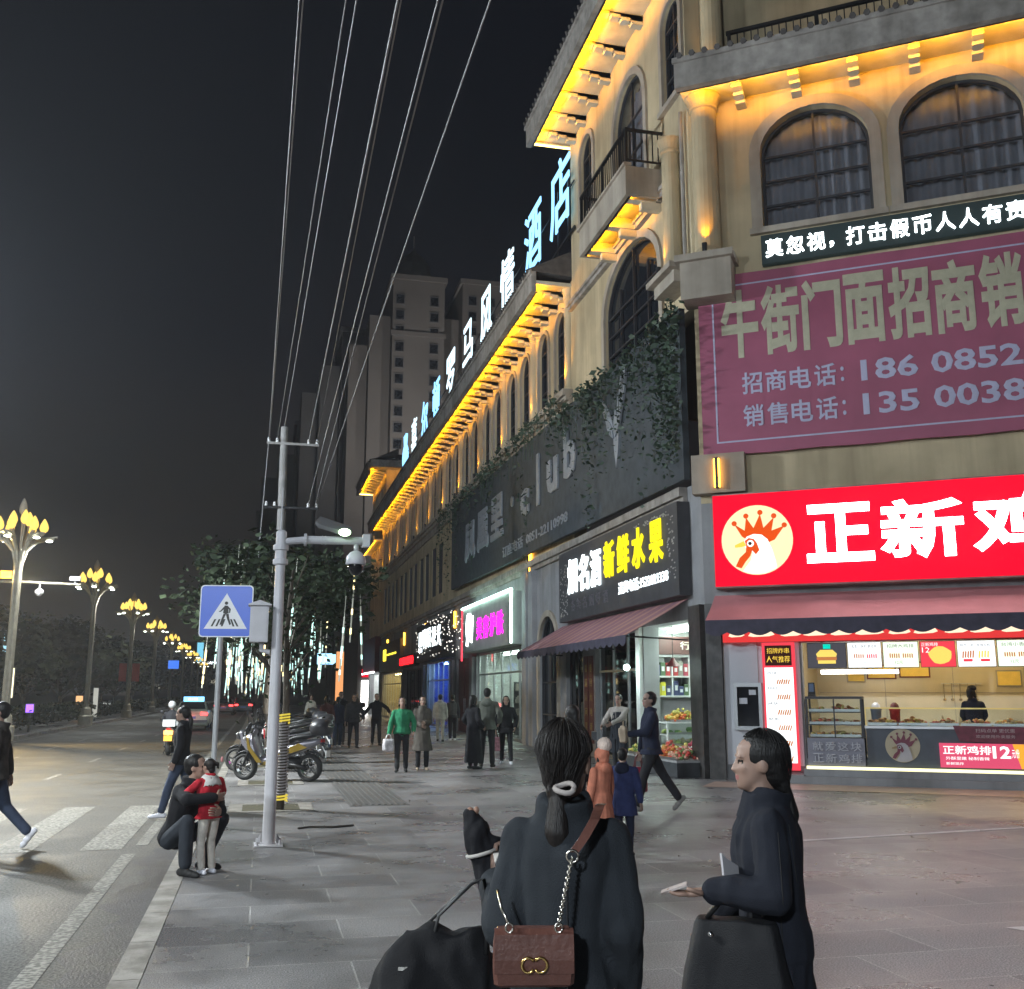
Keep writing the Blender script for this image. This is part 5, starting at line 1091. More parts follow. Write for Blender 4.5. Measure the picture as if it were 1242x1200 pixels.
# ================================================================== trees
M_LEAF = mat("street tree leaf", (.022,.033,.015), .8, var=.45, vscale=1.3, spec=.2); M_LEAFD = mat("dark tree leaf", (.018,.022,.009), .85, var=.45, vscale=1.0, spec=.15); M_BARK = mat("bark", (.07,.055,.04), .9, var=.3, vscale=6, bump=.5, bscale=25)
def tree_mesh(seed, h, cr, nl, ls, m, th, label, grp, name="tree"):
    r_ = random.Random(seed); t = thing(name, label, "tree", (0,0,0), 0, grp)
    b = MB(); lean = r_.uniform(-.15,.15)
    trunk = [(0,0,0),(lean*.3,.05,th*.5),(lean,0,th),(lean*1.2,.05,th+(h-th)*.45)]
    b.tube(trunk, [.15,.12,.10,.04], 9); tips = []
    for k in range(9):
        a = k*.7+r_.uniform(-.3,.3); z0 = th*r_.uniform(.75,1.15); ln = cr*r_.uniform(.5,.9)
        p0 = Vector((lean,0,z0)); p1 = p0+Vector((math.cos(a)*ln*.5, math.sin(a)*ln*.5, (h-th)*.28)); p2 = p1+Vector((math.cos(a)*ln*.5, math.sin(a)*ln*.5, (h-th)*r_.uniform(.1,.4)))
        b.tube([p0,p1,p2], [.06,.035,.012], 6); tips += [p1.lerp(p2,.6), p2]
    b.obj("trunk", M_BARK, t, smooth=True)
    b = MB(); cl = [(p, cr*r_.uniform(.25,.42)) for p in tips] + [(Vector((r_.gauss(0,cr*.42), r_.gauss(0,cr*.42), th+(h-th)*r_.uniform(.15,.9))), cr*r_.uniform(.2,.38)) for _ in range(16)]
    for i in range(nl):
        c_, q = cl[r_.randrange(len(cl))]; d = Vector((r_.gauss(0,1),r_.gauss(0,1),r_.gauss(0,.8))).normalized()*q*(r_.random()**.4)
        leaf(b, c_+d, ls*r_.choice([.5,.7,.9,1.1,1.5,1.9]), r_)
    o = b.obj("crown", m, t)
    return t
PROTO = [tree_mesh(11+k, 6.6, 2.5, 3600, .17, M_LEAF, 3.3, "x", "street trees along the pavement", "street_tree") for k in range(3)]
TL = ["street tree by the parked scooters with light tubes hanging in it","street tree second along the parked scooters, hung with light tubes","leafy street tree third along the lit pavement","leafy street tree fourth along the lit pavement","street tree fifth along the kerb","street tree sixth along the kerb","street tree seventh along the kerb","street tree near the far end of the lit pavement","farthest street tree over the lit pavement"]
TP = [(.3,26.2),(.32,31.5),(.35,36.8),(.3,42.2),(.4,48.2),(.4,55.2),(.3,63),(.5,72),(.6,83)]
for i, (x_, y_) in enumerate(TP):
    p = PROTO[i % 3]; o = p if i < 3 else dup(p); o.location = (x_, y_, 0); o.rotation_euler = (0,0,i*1.9); o["label"] = TL[i]
    o.scale = (1.0,1.0,.86) if i < 2 else (1.1,1.1,1.12)
# slim trunk wound with lamps beside the white pole
WT = thing("wrapped_trunk", "slim bare young trunk wound with lamp rope right beside the white pole", "tree", (.37, 16.35, 0))
b = MB(); b.tube([(.37,16.35,0),(.39,16.35,.8),(.40,16.34,1.6),(.36,16.33,2.6),(.42,16.3,3.6)], [.06,.055,.05,.04,.02], 9)
for k in range(5): a = k*1.3; b.tube([(.40,16.34,1.9+k*.3),(.40+.5*math.cos(a),16.34+.5*math.sin(a),2.6+k*.3)], [.02,.006], 5)
b.obj("trunk", M_BARK, WT, smooth=True)
b = MB(); n = 300; hel = []
for i in range(n+1):
    z_ = .12+1.28*i/n; a = i/n*30*6.283; r0 = .085-.008*z_; hel.append((.385+r0*math.cos(a), 16.35+r0*math.sin(a), z_))
k0 = [i for i in range(n) if .21 < hel[i][2] < 1.27]
b.tube(hel[k0[0]:k0[-1]], .012, 5); b.obj("lamp_rope", mat("rope tube pale", (.26,.24,.24), .4, var=0), WT)
b = MB(); b.tube(hel[:k0[0]], .014, 5); b.tube(hel[k0[-1]:], .014, 5); b.obj("lit_rope", lit("rope lamp yellow", (1,.78,.10), .6), WT)
b = MB(); r_ = random.Random(9)
for i in range(420): a = r_.uniform(0,6.28); q = r_.random()**.5*.75; leaf(b, Vector((.4+q*math.cos(a),16.3+q*math.sin(a),2.7+r_.gauss(0,.5))), .10, r_)
b.obj("crown", M_LEAF, WT)
# dark tree belt across the road
PD = [tree_mesh(31+k, 7.6, 3.6, 3000, .30, M_LEAFD, 1.6, "x", "dark trees across the road", "roadside_tree") for k in range(3)]
DL = ["dark bushy tree behind the nearest lotus lamp","dark tree just past the nearest lotus lamp","dark tree behind the second lotus lamp","dark tree between the second and third lotus lamps","dark tree behind the red post banners","dark tree past the red post banners","dark tree behind the fourth lotus lamp","dark tree behind the fifth lotus lamp","dark low tree beside the far bend of the road","dark tree at the far end across the road","dark tree closing the view of the road"]
for i, (x_, y_, s_) in enumerate(((-14.6,53,.9),(-14.2,63,.85),(-14.8,73,.95),(-14.4,84,1.0),(-15,95,1.0),(-15,108,1.0),(-15.5,122,1.05),(-16,140,1.1),(-15,165,1.1),(-12,250,1.4),(-3,300,1.6))):
    p = PD[i % 3]; o = p if i < 3 else dup(p); o.location = (x_, y_, 0); o.rotation_euler = (0,0,i*2.3); o.scale = (s_*1.25,s_*1.25,s_); o["label"] = DL[i]
b = MB(); r_ = random.Random(21)
for i in range(9000): yy = 40+r_.random()**1.4*150; leaf(b, Vector((-10.6+r_.gauss(0,.28), yy, .25+r_.random()*.95)), .16+yy*.0012, r_)
tag(stuff(b.obj("hedge", M_LEAFD)), "low dark clipped hedge along the far kerb", "hedge")
# hanging meteor light tubes
TUBES = []
M_T1 = lit("tube cool", (.60,1,.90), 1.6); M_T2 = lit("tube warm", (1,.80,.38), 2.6); M_T0 = mat("tube faint glow", (.42,.42,.38), .4, var=0, emit=(.8,.85,.7), es=.22)  # casing and cord get a faint painted glow of their own
r_ = random.Random(77); protos = {}
def tubething(kind, ln):
    k = (kind, round(ln,1))
    if k not in protos:
        b = MB(); z_ = 0.; b.m = 0
        t = thing("light_tube", "x", "light tube", (0,0,0), 0, "light tubes hanging in the street trees")
        b = MB(); b.tube([(0,0,0),(0,0,ln)], .018, 6); b.tube([(0,0,ln),(0,0,ln+.5)], .006, 4); b.obj("casing", M_T0, t)
        b = MB()
        if kind == 2: b.tube([(0,0,ln*.05),(0,0,ln*.95)], .024, 6)
        else:
            a = .1
            while a < .9: e_ = min(.95, a+r_.uniform(.05,.3)); b.tube([(0,0,ln*a),(0,0,ln*e_)], .025, 6); a = e_+r_.uniform(.06,.3)
        b.obj("leds", M_T2 if kind == 1 else M_T1, t)
        protos[k] = t; return t
    return dup(protos[k])
NT = 0
for i, (x_, y_) in enumerate(TP):
    for j in range(11 if i < 7 else 8):
        a = r_.uniform(0,6.28); q = r_.uniform(.5,2.3); kind = r_.choice([0,0,1,2,0,1]) if i < 4 else r_.choice([0,0,2,0,1]); ln = r_.choice([1.0,1.5,2.0,2.6]); z0 = r_.uniform(1.3,3.0) if i > 2 else r_.uniform(1.6,3.2)
        t = tubething(kind, ln); t.location = (x_+q*math.cos(a), y_+q*math.sin(a), z0); t.rotation_euler = (r_.uniform(-.06,.06), r_.uniform(-.08,.08), 0)
        t["label"] = "%s light tube hanging in the %s street tree from the white pole" % (("dashed cool white","dashed warm yellow","evenly lit cool white")[kind], ("first","second","third","fourth","fifth","sixth","seventh","eighth","ninth")[i]); NT += 1
# ================================================================== tower blocks
M_TW = mat("tower render", (.125,.115,.105), .9, var=.12, vscale=.15); M_TWD = mat("tower render dark", (.10,.10,.10), .9, var=.12, vscale=.15); M_TPANE = mat("tower pane", (.012,.014,.018), .15, var=.2); M_TLIT = lit("tower lit window", (1,.95,.75), .55)
def tower(name, label, x0, x1, y0, y1, h, m, cols, rows, zr0, zr1, lits, crown=True, ww=1.5):
    t = thing(name, label, "tower block", ((x0+x1)/2, y0, 0))
    b = MB(); b.box(x0,y0,0,x1,y1,h); b.box(x0-.4,y0-.4,h,x1+.4,y1,h+.8); b.box(x0-.25,y0-.25,h*.86,x1+.25,y0-.002,h*.86+.7)
    b.box(x0-3.2,y0+3,0,x0-.001,y1,h-5); b.box(x0-6,y0+6,0,x0-3.201,y1,h-9); b.obj("wall", m, t)
    if crown:
        b = MB(); b.lathe([(3.2,0),(3.2,1.2),(2.9,1.3),(2.6,3),(1.6,4.6),(.5,5.6),(.15,6.2),(.1,8.4)], (x0+3.6,y0+4,h+.8), 14); b.obj("roof_dome", m, t)
    for ci, xx in enumerate(cols):
        for r in range(rows):
            z_ = zr0+(zr1-zr0)*r/rows; l_ = (ci, r) in lits
            b = MB(); b.prism(rect(xx-ww/2,z_,xx+ww/2,z_+1.7), y0-.14, y0-.004, [rect(xx-ww/2+.14,z_+.14,xx+ww/2-.14,z_+1.56)]); f = b.obj("window", M_TWD, t)
            b = MB(); b.box(xx-ww/2+.1,y0-.10,z_+.1,xx+ww/2-.1,y0-.08,z_+1.6); b.obj("pane", M_TLIT if l_ else M_TPANE, f)
    return t
tower("tower_block", "pale tall tower block with a small dome rising behind the rooftop letters", 17.2, 25.2, 149, 168, 64.5, M_TW, (18.3,23.6), 20, 12, 63, {(0,9)})
tower("tower_block", "wide flat topped tower block half hidden by the rooftop letters", 28.6, 40, 152, 170, 66, M_TW, (30.2,33.2,36.4), 18, 18, 65, {}, False)
tower("tower_block", "dim tower block beside the domed one, a few windows lit", 10.6, 16, 162, 178, 60, M_TWD, (12.0,14.6), 18, 14, 58, {(0,13),(1,8),(0,4)}, False)
tower("tower_block", "dim distant tower block over the far end of the hotel roof", 4.5, 13, 190, 205, 51, M_TWD, (6,8.5,11), 14, 14, 50, {(1,9),(2,3)}, False)
tower("tower_block", "lowest dim distant block over the street trees", -2, 7, 215, 230, 38, M_TWD, (0,2.5,5), 9, 12, 37, {(0,4)}, False)
# low buildings closing the street, and lit shop boxes among the trees
def block(label, x0, x1, y0, y1, h, lits):
    t = thing("low_building", label, "building", ((x0+x1)/2, y0, 0))
    b = MB(); b.box(x0,y0,0,x1,y1,h); b.box(x0-.3,y0-.3,h,x1+.3,y1,h+.5); b.obj("wall", M_TWD, t)
    for k, (xx, z_, wd, ht, m) in enumerate(lits):
        b = MB(); b.box(xx,y0-.1,z_,xx+wd,y0-.003,z_+ht); b.obj("lit_window", m, t)
block("low dim building at the far end of the road", -30, -9, 270, 290, 14, [(-26,3,2,1.2,M_TLIT),(-14,9,3,.6,M_COOL),(-12,4,1.2,1.2,M_TLIT)])
block("dim building beyond the hotel at the end of the pavement", 8.6, 30, 96, 130, 11, [(9,.3,3.4,2.6,M_TUBE),(13,.3,3,2.6,M_TUBE),(9,3.2,5,.7,M_RED)])
block("dim block across the road behind the dark trees", -46, -24, 60, 140, 9, [])
def litbox(label, p, sz, m, cat="sign"):
    t = thing("lit_sign", label, cat, p); b = MB(); b.box(p[0]-sz[0]/2,p[1],p[2],p[0]+sz[0]/2,p[1]+.15,p[2]+sz[1]); b.obj("box", M_IRON, t)
    b = MB(); b.box(p[0]-sz[0]/2+.03,p[1]-.02,p[2]+.03,p[0]+sz[0]/2-.03,p[1]-.002,p[2]+sz[1]-.03); b.obj("face", m, t)
    b = MB(); b.cyl((p[0],p[1]+.08,0),(p[0],p[1]+.08,p[2]-.001),.05,None,6); b.obj("post", M_IRON, t)
litbox("small glowing purple sign low under the dark trees", (-10.05,51,.85), (.38,.42), lit("purple sign", (.30,.12,1), 2.2))
litbox("pale glowing sign behind the nearest lotus lamp post", (-11.25,52,1.5), (.5,1.4), lit("pale sign", (1,.92,.6), 1.6))
litbox("small bluish sign high behind the nearest lotus lamp post", (-11.5,52.5,3.6), (.5,.9), lit("bluish sign", (.45,.8,1), .9))
litbox("thin white pillar sign under the second lotus lamp", (-10.3,72,.2), (.35,1.9), lit("pillar sign", (.85,.85,.75), .45))
litbox("tiny orange shop sign beside the white pillar sign", (-11.9,76,.9), (.5,.7), lit("orange sign", (1,.55,.25), 1.0))
litbox("row of tiny white shop lights beside the orange one", (-11.2,80,.9), (1.6,.25), lit("tiny white sign", (.9,.95,.9), .8))
litbox("lit blue road direction sign far down the road", (-8.75,112,4.2), (1.1,.9), lit("far blue sign", (.06,.22,1), .9))
litbox("tall cyan lit tower sign at the far end of the road", (-13.0,235,8.5), (1.4,4.2), lit("cyan far sign", (.25,.75,1), .9))
litbox("glowing blue pharmacy sign beyond the light tubes", (5.6,92,4.2), (1.8,1.0), lit("blue shop sign", (.35,.7,1), 2))
litbox("orange glowing column beside the far white shop", (5.1,70,.1), (.55,4.4), lit("orange column", (1,.42,.16), .9))
# ================================================================== vehicles
M_PLAST = mat("dark scooter plastic", (.03,.03,.035), .4, var=.15); M_YELP = mat("yellow scooter panel", (.20,.13,.015), .3, var=.1, coat=.5); M_GRYP = mat("grey scooter panel", (.22,.21,.24), .3, .3, var=.1, coat=.4); M_SEAT = mat("black vinyl seat", (.015,.015,.016), .45, var=.2)
def ell(y, z, rx, rz, n=12, tilt=0): return [(rx*math.cos(2*math.pi*j/n), y+tilt*math.sin(2*math.pi*j/n)*rz, z+rz*math.sin(2*math.pi*j/n)) for j in range(n)]
def wheel(b, y, z, R_, w_, m_t, m_r):
    n = 28; prof = [(-w_*.5,R_*.70),(-w_*.55,R_*.86),(-w_*.3,R_*.98),(0,R_),(w_*.3,R_*.98),(w_*.55,R_*.86),(w_*.5,R_*.70)]
    b.m = m_t; b.loft([[(x_, y+r*math.cos(2*math.pi*j/n), z+r*math.sin(2*math.pi*j/n)) for x_, r in prof] for j in range(n+1)], cap=False)
def scooter(label, panel, accent, box=False, screen=True, grp="scooters parked along the kerb"):
    t = thing("motor_scooter", label, "scooter", (0,0,0), 0, grp)
    for y, nm in ((.72,"front_wheel"),(-.72,"rear_wheel")):
        b = MB(); wheel(b, y, .27, .27, .12, 0, 1); o = b.obj("tyre", M_RUB, t, smooth=True); o.name = nm
        b = MB(); n = 20
        b.loft([[(x_, y+r*math.cos(2*math.pi*j/n), .27+r*math.sin(2*math.pi*j/n)) for x_, r in ((-.045,.195),(.045,.195),(.045,.175),(-.045,.175))] for j in range(n+1)], cap=False)
        for k in range(5): a = k*1.2566; b.tube([(0,y+.03*math.cos(a),.27+.03*math.sin(a)),(0,y+.185*math.cos(a+.15),.27+.185*math.sin(a+.15))], .018, 6)
        b.cyl((-.06,y,.27),(.06,y,.27),.035,None,10); b.cyl((.05,y,.27),(.056,y,.27),.11,None,18); b.obj("rim", M_CHROME, o)
    b = MB()                                               # forks, engine, swing arm, exhaust
    for s in (-1,1): b.tube([(s*.085,.72,.27),(s*.085,.62,.55),(s*.06,.50,.85)], .022, 8)
    b.tube([(0,.50,.8),(0,.44,1.0)], .03, 8); b.tube([(-.10,-.72,.27),(-.10,-.25,.34)], .045, 8); b.loft([ell(-.55,.36,.09,.10),ell(-.2,.34,.12,.13),ell(.05,.30,.10,.09)])
    b.obj("chassis", M_IRON, t, smooth=True)
    b = MB(); b.tube([(.15,-.15,.28),(.17,-.5,.32),(.18,-.95,.42)], [.03,.055,.06], 10); b.obj("exhaust", M_STEEL, t, smooth=True)
    b = MB(); b.loft([ell(-.98,.80,.05,.035),ell(-.85,.76,.11,.07),ell(-.55,.68,.155,.11),ell(-.25,.60,.165,.13),ell(-.02,.50,.155,.10),ell(.15,.40,.15,.07),ell(.32,.40,.16,.09)]); b.obj("tail_body", panel, t, smooth=True)
    b = MB(); b.loft([ell(.30,.36,.15,.08,12,.0),ell(.42,.52,.20,.13,12,-.3),ell(.50,.70,.22,.15,12,-.3),ell(.50,.88,.19,.12,12,-.2),ell(.44,1.0,.13,.06)]); b.loft([ell(.50,.78,.16,.13),ell(.64,.80,.13,.12),ell(.74,.78,.05,.06)]); b.obj("front_fairing", panel, t, smooth=True)
    b = MB()
    for s in (-1,1):
        for poly in ([(-.75,.66),(-.30,.52),(.02,.44),(-.2,.60),(-.55,.74)], [(.22,.36),(.50,.66),(.56,.86),(.60,.84),(.56,.62),(.34,.36)], [(-.1,.33),(.25,.30),(.2,.38),(-.05,.42)]):
            x0 = .175 if poly[0][0] < .2 else .205
            b.fr = Matrix(((0,1,0,0),(1,0,0,0),(0,0,1,0),(0,0,0,1))) ; b.prism(poly, s*x0, s*(x0+.012)); b.fr = ID
    b.obj("side_panel", accent, t)
    b = MB(); b.loft([ell(-.92,.90,.06,.02),ell(-.70,.885,.14,.05),ell(-.42,.84,.17,.055),ell(-.30,.79,.17,.055),ell(-.02,.74,.14,.06),ell(.08,.74,.06,.03)]); b.obj("seat", M_SEAT, t, smooth=True)
    b = MB(); b.loft([ell(.98,.42,.04,.01),ell(.86,.53,.07,.02),ell(.72,.57,.08,.02),ell(.55,.52,.07,.02)]); b.loft([ell(-1.02,.46,.06,.012),ell(-.9,.55,.08,.02),ell(-.72,.575,.08,.02)]); b.obj("mudguard", M_PLAST, t, smooth=True)
    b = MB(); b.tube([(-.36,.32,1.06),(-.22,.40,1.04),(0,.44,1.0),(.22,.40,1.04),(.36,.32,1.06)], .016, 8)
    for s in (-1,1): b.tube([(s*.25,.385,1.045),(s*.37,.315,1.06)], .023, 8); b.tube([(s*.24,.40,1.05),(s*.33,.40,1.24)], .007, 5)
    hb = b.obj("handlebar", M_IRON, t, smooth=True)
    b = MB()
    for s in (-1,1): b.ball((s*.34,.40,1.28), (.065,.016,.045), 10, 6)
    b.obj("mirror", M_PLAST, hb, smooth=True)
    if screen:
        b = MB(); b.loft([[(x_*.20, y_-.05*abs(x_), z_) for x_ in (-1,-.5,0,.5,1)] + [(x_*.20, y_-.05*abs(x_)-.006, z_) for x_ in (1,.5,0,-.5,-1)] for y_, z_ in ((.56,.92),(.46,1.12),(.38,1.30))]); b.obj("windscreen", glass("scooter screen", (.6,.6,.6), .6), t, smooth=True)
    for s in (-1,1):
        b = MB(); b.ball((s*.09,.70,.82), (.06,.03,.03), 10, 6); b.obj("headlight", M_WHITE, t, smooth=True)
    b = MB(); b.box(-.07,-1.0,.76,.07,-.975,.82); b.obj("tail_light", mat("red lens", (.35,.01,.01), .3, var=0), t)
    b = MB(); b.tube([(0,-.98,.68),(0,-1.10,.50)], .015, 5); b.box(-.09,-1.115,.48,.09,-1.10,.60); b.obj("number_plate", M_WHITE, t)
    b = MB(); b.tube([(-.1,-.05,.25),(-.2,.02,.02)], .014, 5); b.obj("side_stand", M_IRON, t)
    if box:
        b = MB(); b.loft([ell(-1.16,1.02,.10,.10,14),ell(-1.12,1.04,.19,.16,14),ell(-.95,1.05,.22,.175,14),ell(-.80,1.04,.20,.16,14),ell(-.75,1.02,.12,.1,14)]); bx_ = b.obj("top_box", M_PLAST, t, smooth=True)
        b = MB(); b.loft([ell(-1.165,1.06,.10,.012),ell(-.95,1.07,.226,.014),ell(-.745,1.06,.1,.012)]); b.obj("box_trim", M_CHROME, bx_, smooth=True)
    return t
SCO = scooter("big grey and yellow maxi scooter with a rounded black top box parked across the kerb", M_GRYP, M_YELP, True)
SCO.location = (.40, 21.6, 0.003); SCO.rotation_euler = (0,0,R(59.5))
SC2 = scooter("dark scooter parked just behind the yellow maxi scooter", M_PLAST, M_GRYP, False, False)
SC2.location = (.25, 24.2, 0.003); SC2.rotation_euler = (0,0,R(72))
SC3 = scooter("white scooter with a red front parked in the row behind", M_WHITE, mat("red scooter panel", (.40,.03,.04), .3, var=.1), True)
SC3.location = (.75, 26.8, 0.003); SC3.rotation_euler = (0,0,R(65))
PLB = ["dark scooter third in the parked row","pale scooter fourth in the parked row","dark scooter with a top box fifth in the parked row","dark scooter sixth in the parked row","pale scooter seventh in the parked row","dark scooter at the end of the first parked row","pale scooter parked alone before the far white shop","dark scooter parked by the far white shop"]
for i, (src, x_, y_) in enumerate(((SC2,.5,28.6),(SC3,.8,30.6),(SCO,.9,33.4),(SC2,.6,35.2),(SC3,1.0,39),(SC2,.9,44),(SC3,5.2,64),(SC2,4.4,66))): dup(src, None, (x_,y_,.003), R(60+9*(i%3)), PLB[i])
M_CLOTH = mat("pale scooter cover", (.42,.36,.28), .85, var=.2, vscale=3)
# cars
def car(label, paint, taxi=False, grp="cars far down the road"):
    t = thing("taxi" if taxi else "parked_car", label, "taxi" if taxi else "car", (0,0,0), 0, grp)
    if not taxi: t.name = "car"
    W = .88
    def sec(y, zb, zt, w_): return [(-w_*.9,y,zb),(-w_,y,zb+.18),(-w_,y,zt-.12),(-w_*.93,y,zt),(w_*.93,y,zt),(w_,y,zt-.12),(w_,y,zb+.18),(w_*.9,y,zb)]
    b = MB(); b.loft([sec(-2.25,.38,.80,.74),sec(-2.15,.28,.98,.84),sec(-1.6,.22,1.02,W),sec(0,.2,.98,W),sec(1.2,.22,.92,W),sec(1.95,.28,.80,.82),sec(2.2,.36,.66,.70)]); b.obj("body", paint, t, smooth=False)
    b = MB(); g = lambda y, z, w_: [(-w_,y,z),(w_,y,z)]
    b.loft([[(-.76,-1.75,1.0),(.76,-1.75,1.0),(.76,1.05,.95),(-.76,1.05,.95)],[(-.60,-1.05,1.42),(.60,-1.05,1.42),(.60,.25,1.42),(-.60,.25,1.42)]]); cbn = b.obj("cabin", paint, t)
    b = MB(); b.add([(-.66,-1.66,1.06),(.66,-1.66,1.06),(.56,-1.12,1.39),(-.56,-1.12,1.39)], [(0,1,2,3)]); 
    b.v = [v_+Vector((0,-.03,.02)) for v_ in b.v]; b.obj("rear_window", M_PANE, cbn)
    for s in (-1,1):
        b = MB(); b.add([(s*.765,-1.5,1.04),(s*.765,.85,1.0),(s*.63,.2,1.37),(s*.63,-1.0,1.37)], [(0,1,2,3)]); b.v = [v_+Vector((s*.02,0,.0)) for v_ in b.v]; b.obj("side_window", M_PANE, cbn)
        b = MB(); b.prism([(s*.46,.78),(s*.80,.76),(s*.80,.90),(s*.46,.93)][::s], -2.27, -2.17); b.obj("tail_light", lit("tail lamp", (1,.05,.05), 5), t)
        for y in (-1.4,1.4):
            b = MB(); wheel(b, y, .31, .31, .20, 0, 0); b.v = [v_+Vector((s*.78,0,0)) for v_ in b.v]; w2 = b.obj("wheel", M_RUB, t, smooth=True)
            b = MB(); b.cyl((s*.80,y,.31),(s*.885,y,.31),.21,None,16); b.obj("rim", M_STEEL, w2)
        b = MB(); b.ball((s*.95,.75,1.02), (.09,.06,.07), 8, 5); b.obj("mirror", paint, t, smooth=True)
    b = MB(); b.box(-.24,-2.262,.6,.24,-2.245,.72); b.obj("number_plate", mat("blue plate", (.05,.12,.4), .4, var=0), t)
    b = MB(); b.box(-.80,-2.28,.40,.80,-2.2,.54); b.obj("bumper", M_PLAST, t)
    if taxi:
        b = MB(); b.box(-.50,-.55,1.44,.50,-.2,1.68); r2 = b.obj("roof_sign", lit("taxi roof sign", (.20,.60,1), 2.6), t)
        b = MB(frame((0,-.55,0),(1,0,0),(0,1,0))); b.text("出租", -.28, 1.49, .5, .15, .0, .02, .02); b.obj("roof_text", M_WLB, r2)
    return t
TAXI = car("pale taxi with glowing blue roof sign and red tail lamps driving away", mat("taxi pale paint", (.42,.45,.36), .35, var=.05, coat=.4), True, None)
TAXI.location = (-3.3, 57, -.125)
C1 = car("dark car with red tail lamps beyond the taxi", mat("dark car paint", (.04,.04,.045), .3, var=.05, coat=.5))
C1.location = (-3.0, 96, -.125)
for i, (x_, y_, lb) in enumerate(((-1.4,100,"dark car with red tail lamps close to the kerb"),(-.6-1.2,118,"second dark car with red tail lamps close to the kerb"),(-3.2,126,"dark car with red tail lamps in the next lane"),(-1.8,142,"farthest dark car with red tail lamps by the kerb"),(-4.0,150,"farthest dark car in the next lane"))): dup(C1, None, (x_,y_,-.125), 0, lb)
for c_ in (TAXI, C1): light("tail_glow", 'POINT', (c_.location.x, c_.location.y-2.6, .7), (1,.06,.05), 6, c_, .2)
# scooter with the rider on the road
SR = scooter("pale scooter with glowing amber rear lamp ridden away along the road", M_WHITE, M_GRYP, False, True, None)
SR.location = (-2.62, 34.2, -.125)
b = MB(); b.box(-.13,-1.06,.62,.13,-1.02,.74); b.obj("rear_lamp", lit("amber rear lamp", (1,.35,.08), 5), SR, local=True)
b = MB(); b.box(-.12,-1.14,.44,.12,-1.12,.60); b.obj("lit_plate", lit("yellow plate glow", (1,.55,.08), 1.6), SR, local=True)
b = MB(); b.box(-.18,-1.03,.86,.18,-.76,1.06); b.obj("delivery_box", M_WHITE, SR, local=True)

# assumed unseen floodlights behind the hotel, added to light the tower fronts from below
for p_, a_, pw in (((14, 118, 12.5), (.22, 1, 1.0), 40000), ((30, 118, 12.5), (.15, 1, 1.0), 32000)):
    t = thing("assumed_floodlight", "assumed unseen floodlight mast behind the hotel aimed at the %s" % ("domed tower" if p_[0] < 20 else "flat topped tower"), "floodlight", (p_[0], p_[1], 0), 0, "assumed tower floodlights")
    b = MB(); b.cyl((p_[0],p_[1],0),(p_[0],p_[1],p_[2]-.3),.12,.08,8); b.obj("pole", M_IRON, t)
    b = MB(); b.box(p_[0]-.4,p_[1]-.1,p_[2]-.3,p_[0]+.4,p_[1]+.1,p_[2]-.05); b.obj("housing", M_IRON, t)
    light("added_flood_beam", 'SPOT', (p_[0],p_[1]+.2,p_[2]), (.98,.93,.90), pw, t, .3, 75, .9, aim=a_)
# ================================================================== people
M_SKIN = mat("skin", (.30,.19,.145), .55, var=.08, vscale=8); M_EYE = mat("dark eye", (.015,.012,.01), .2, var=0); M_LIP = mat("lips", (.36,.13,.12), .5, var=0)
def hair_mat(name, c):
    m = mat(name, c, .48, 0, 0, spec=.35); n = m.node_tree.nodes; l = m.node_tree.links; b = n["Principled BSDF"]
    t = n.new("ShaderNodeTexCoord"); mp = n.new("ShaderNodeMapping"); mp.inputs['Scale'].default_value = (1,1,.08); l.new(t.outputs['Object'], mp.inputs[0])
    z = n.new("ShaderNodeTexNoise"); z.inputs['Scale'].default_value = 260; z.inputs['Detail'].default_value = 3; l.new(mp.outputs[0], z.inputs['Vector'])
    u = n.new("ShaderNodeBump"); u.inputs['Strength'].default_value = .55; u.inputs['Distance'].default_value = .006; l.new(z.outputs[0], u.inputs['Height']); l.new(u.outputs[0], b.inputs['Normal'])
    r = n.new("ShaderNodeValToRGB"); l.new(z.outputs[0], r.inputs[0]); r.color_ramp.elements[0].position = .35; r.color_ramp.elements[1].position = .7
    r.color_ramp.elements[0].color = tuple(v*.5 for v in c)+(1,); r.color_ramp.elements[1].color = tuple(v*1.8 for v in c)+(1,); l.new(r.outputs[0], b.inputs['Base Color'])
    return m
M_HAIR = hair_mat("black hair", (.009,.008,.008)); M_HAIRB = hair_mat("dark brown hair", (.013,.010,.009))
def cloth(name, c, var=.18, rough=.88): return mat(name, c, rough, 0, var, 9, .30, 240, spec=.2)
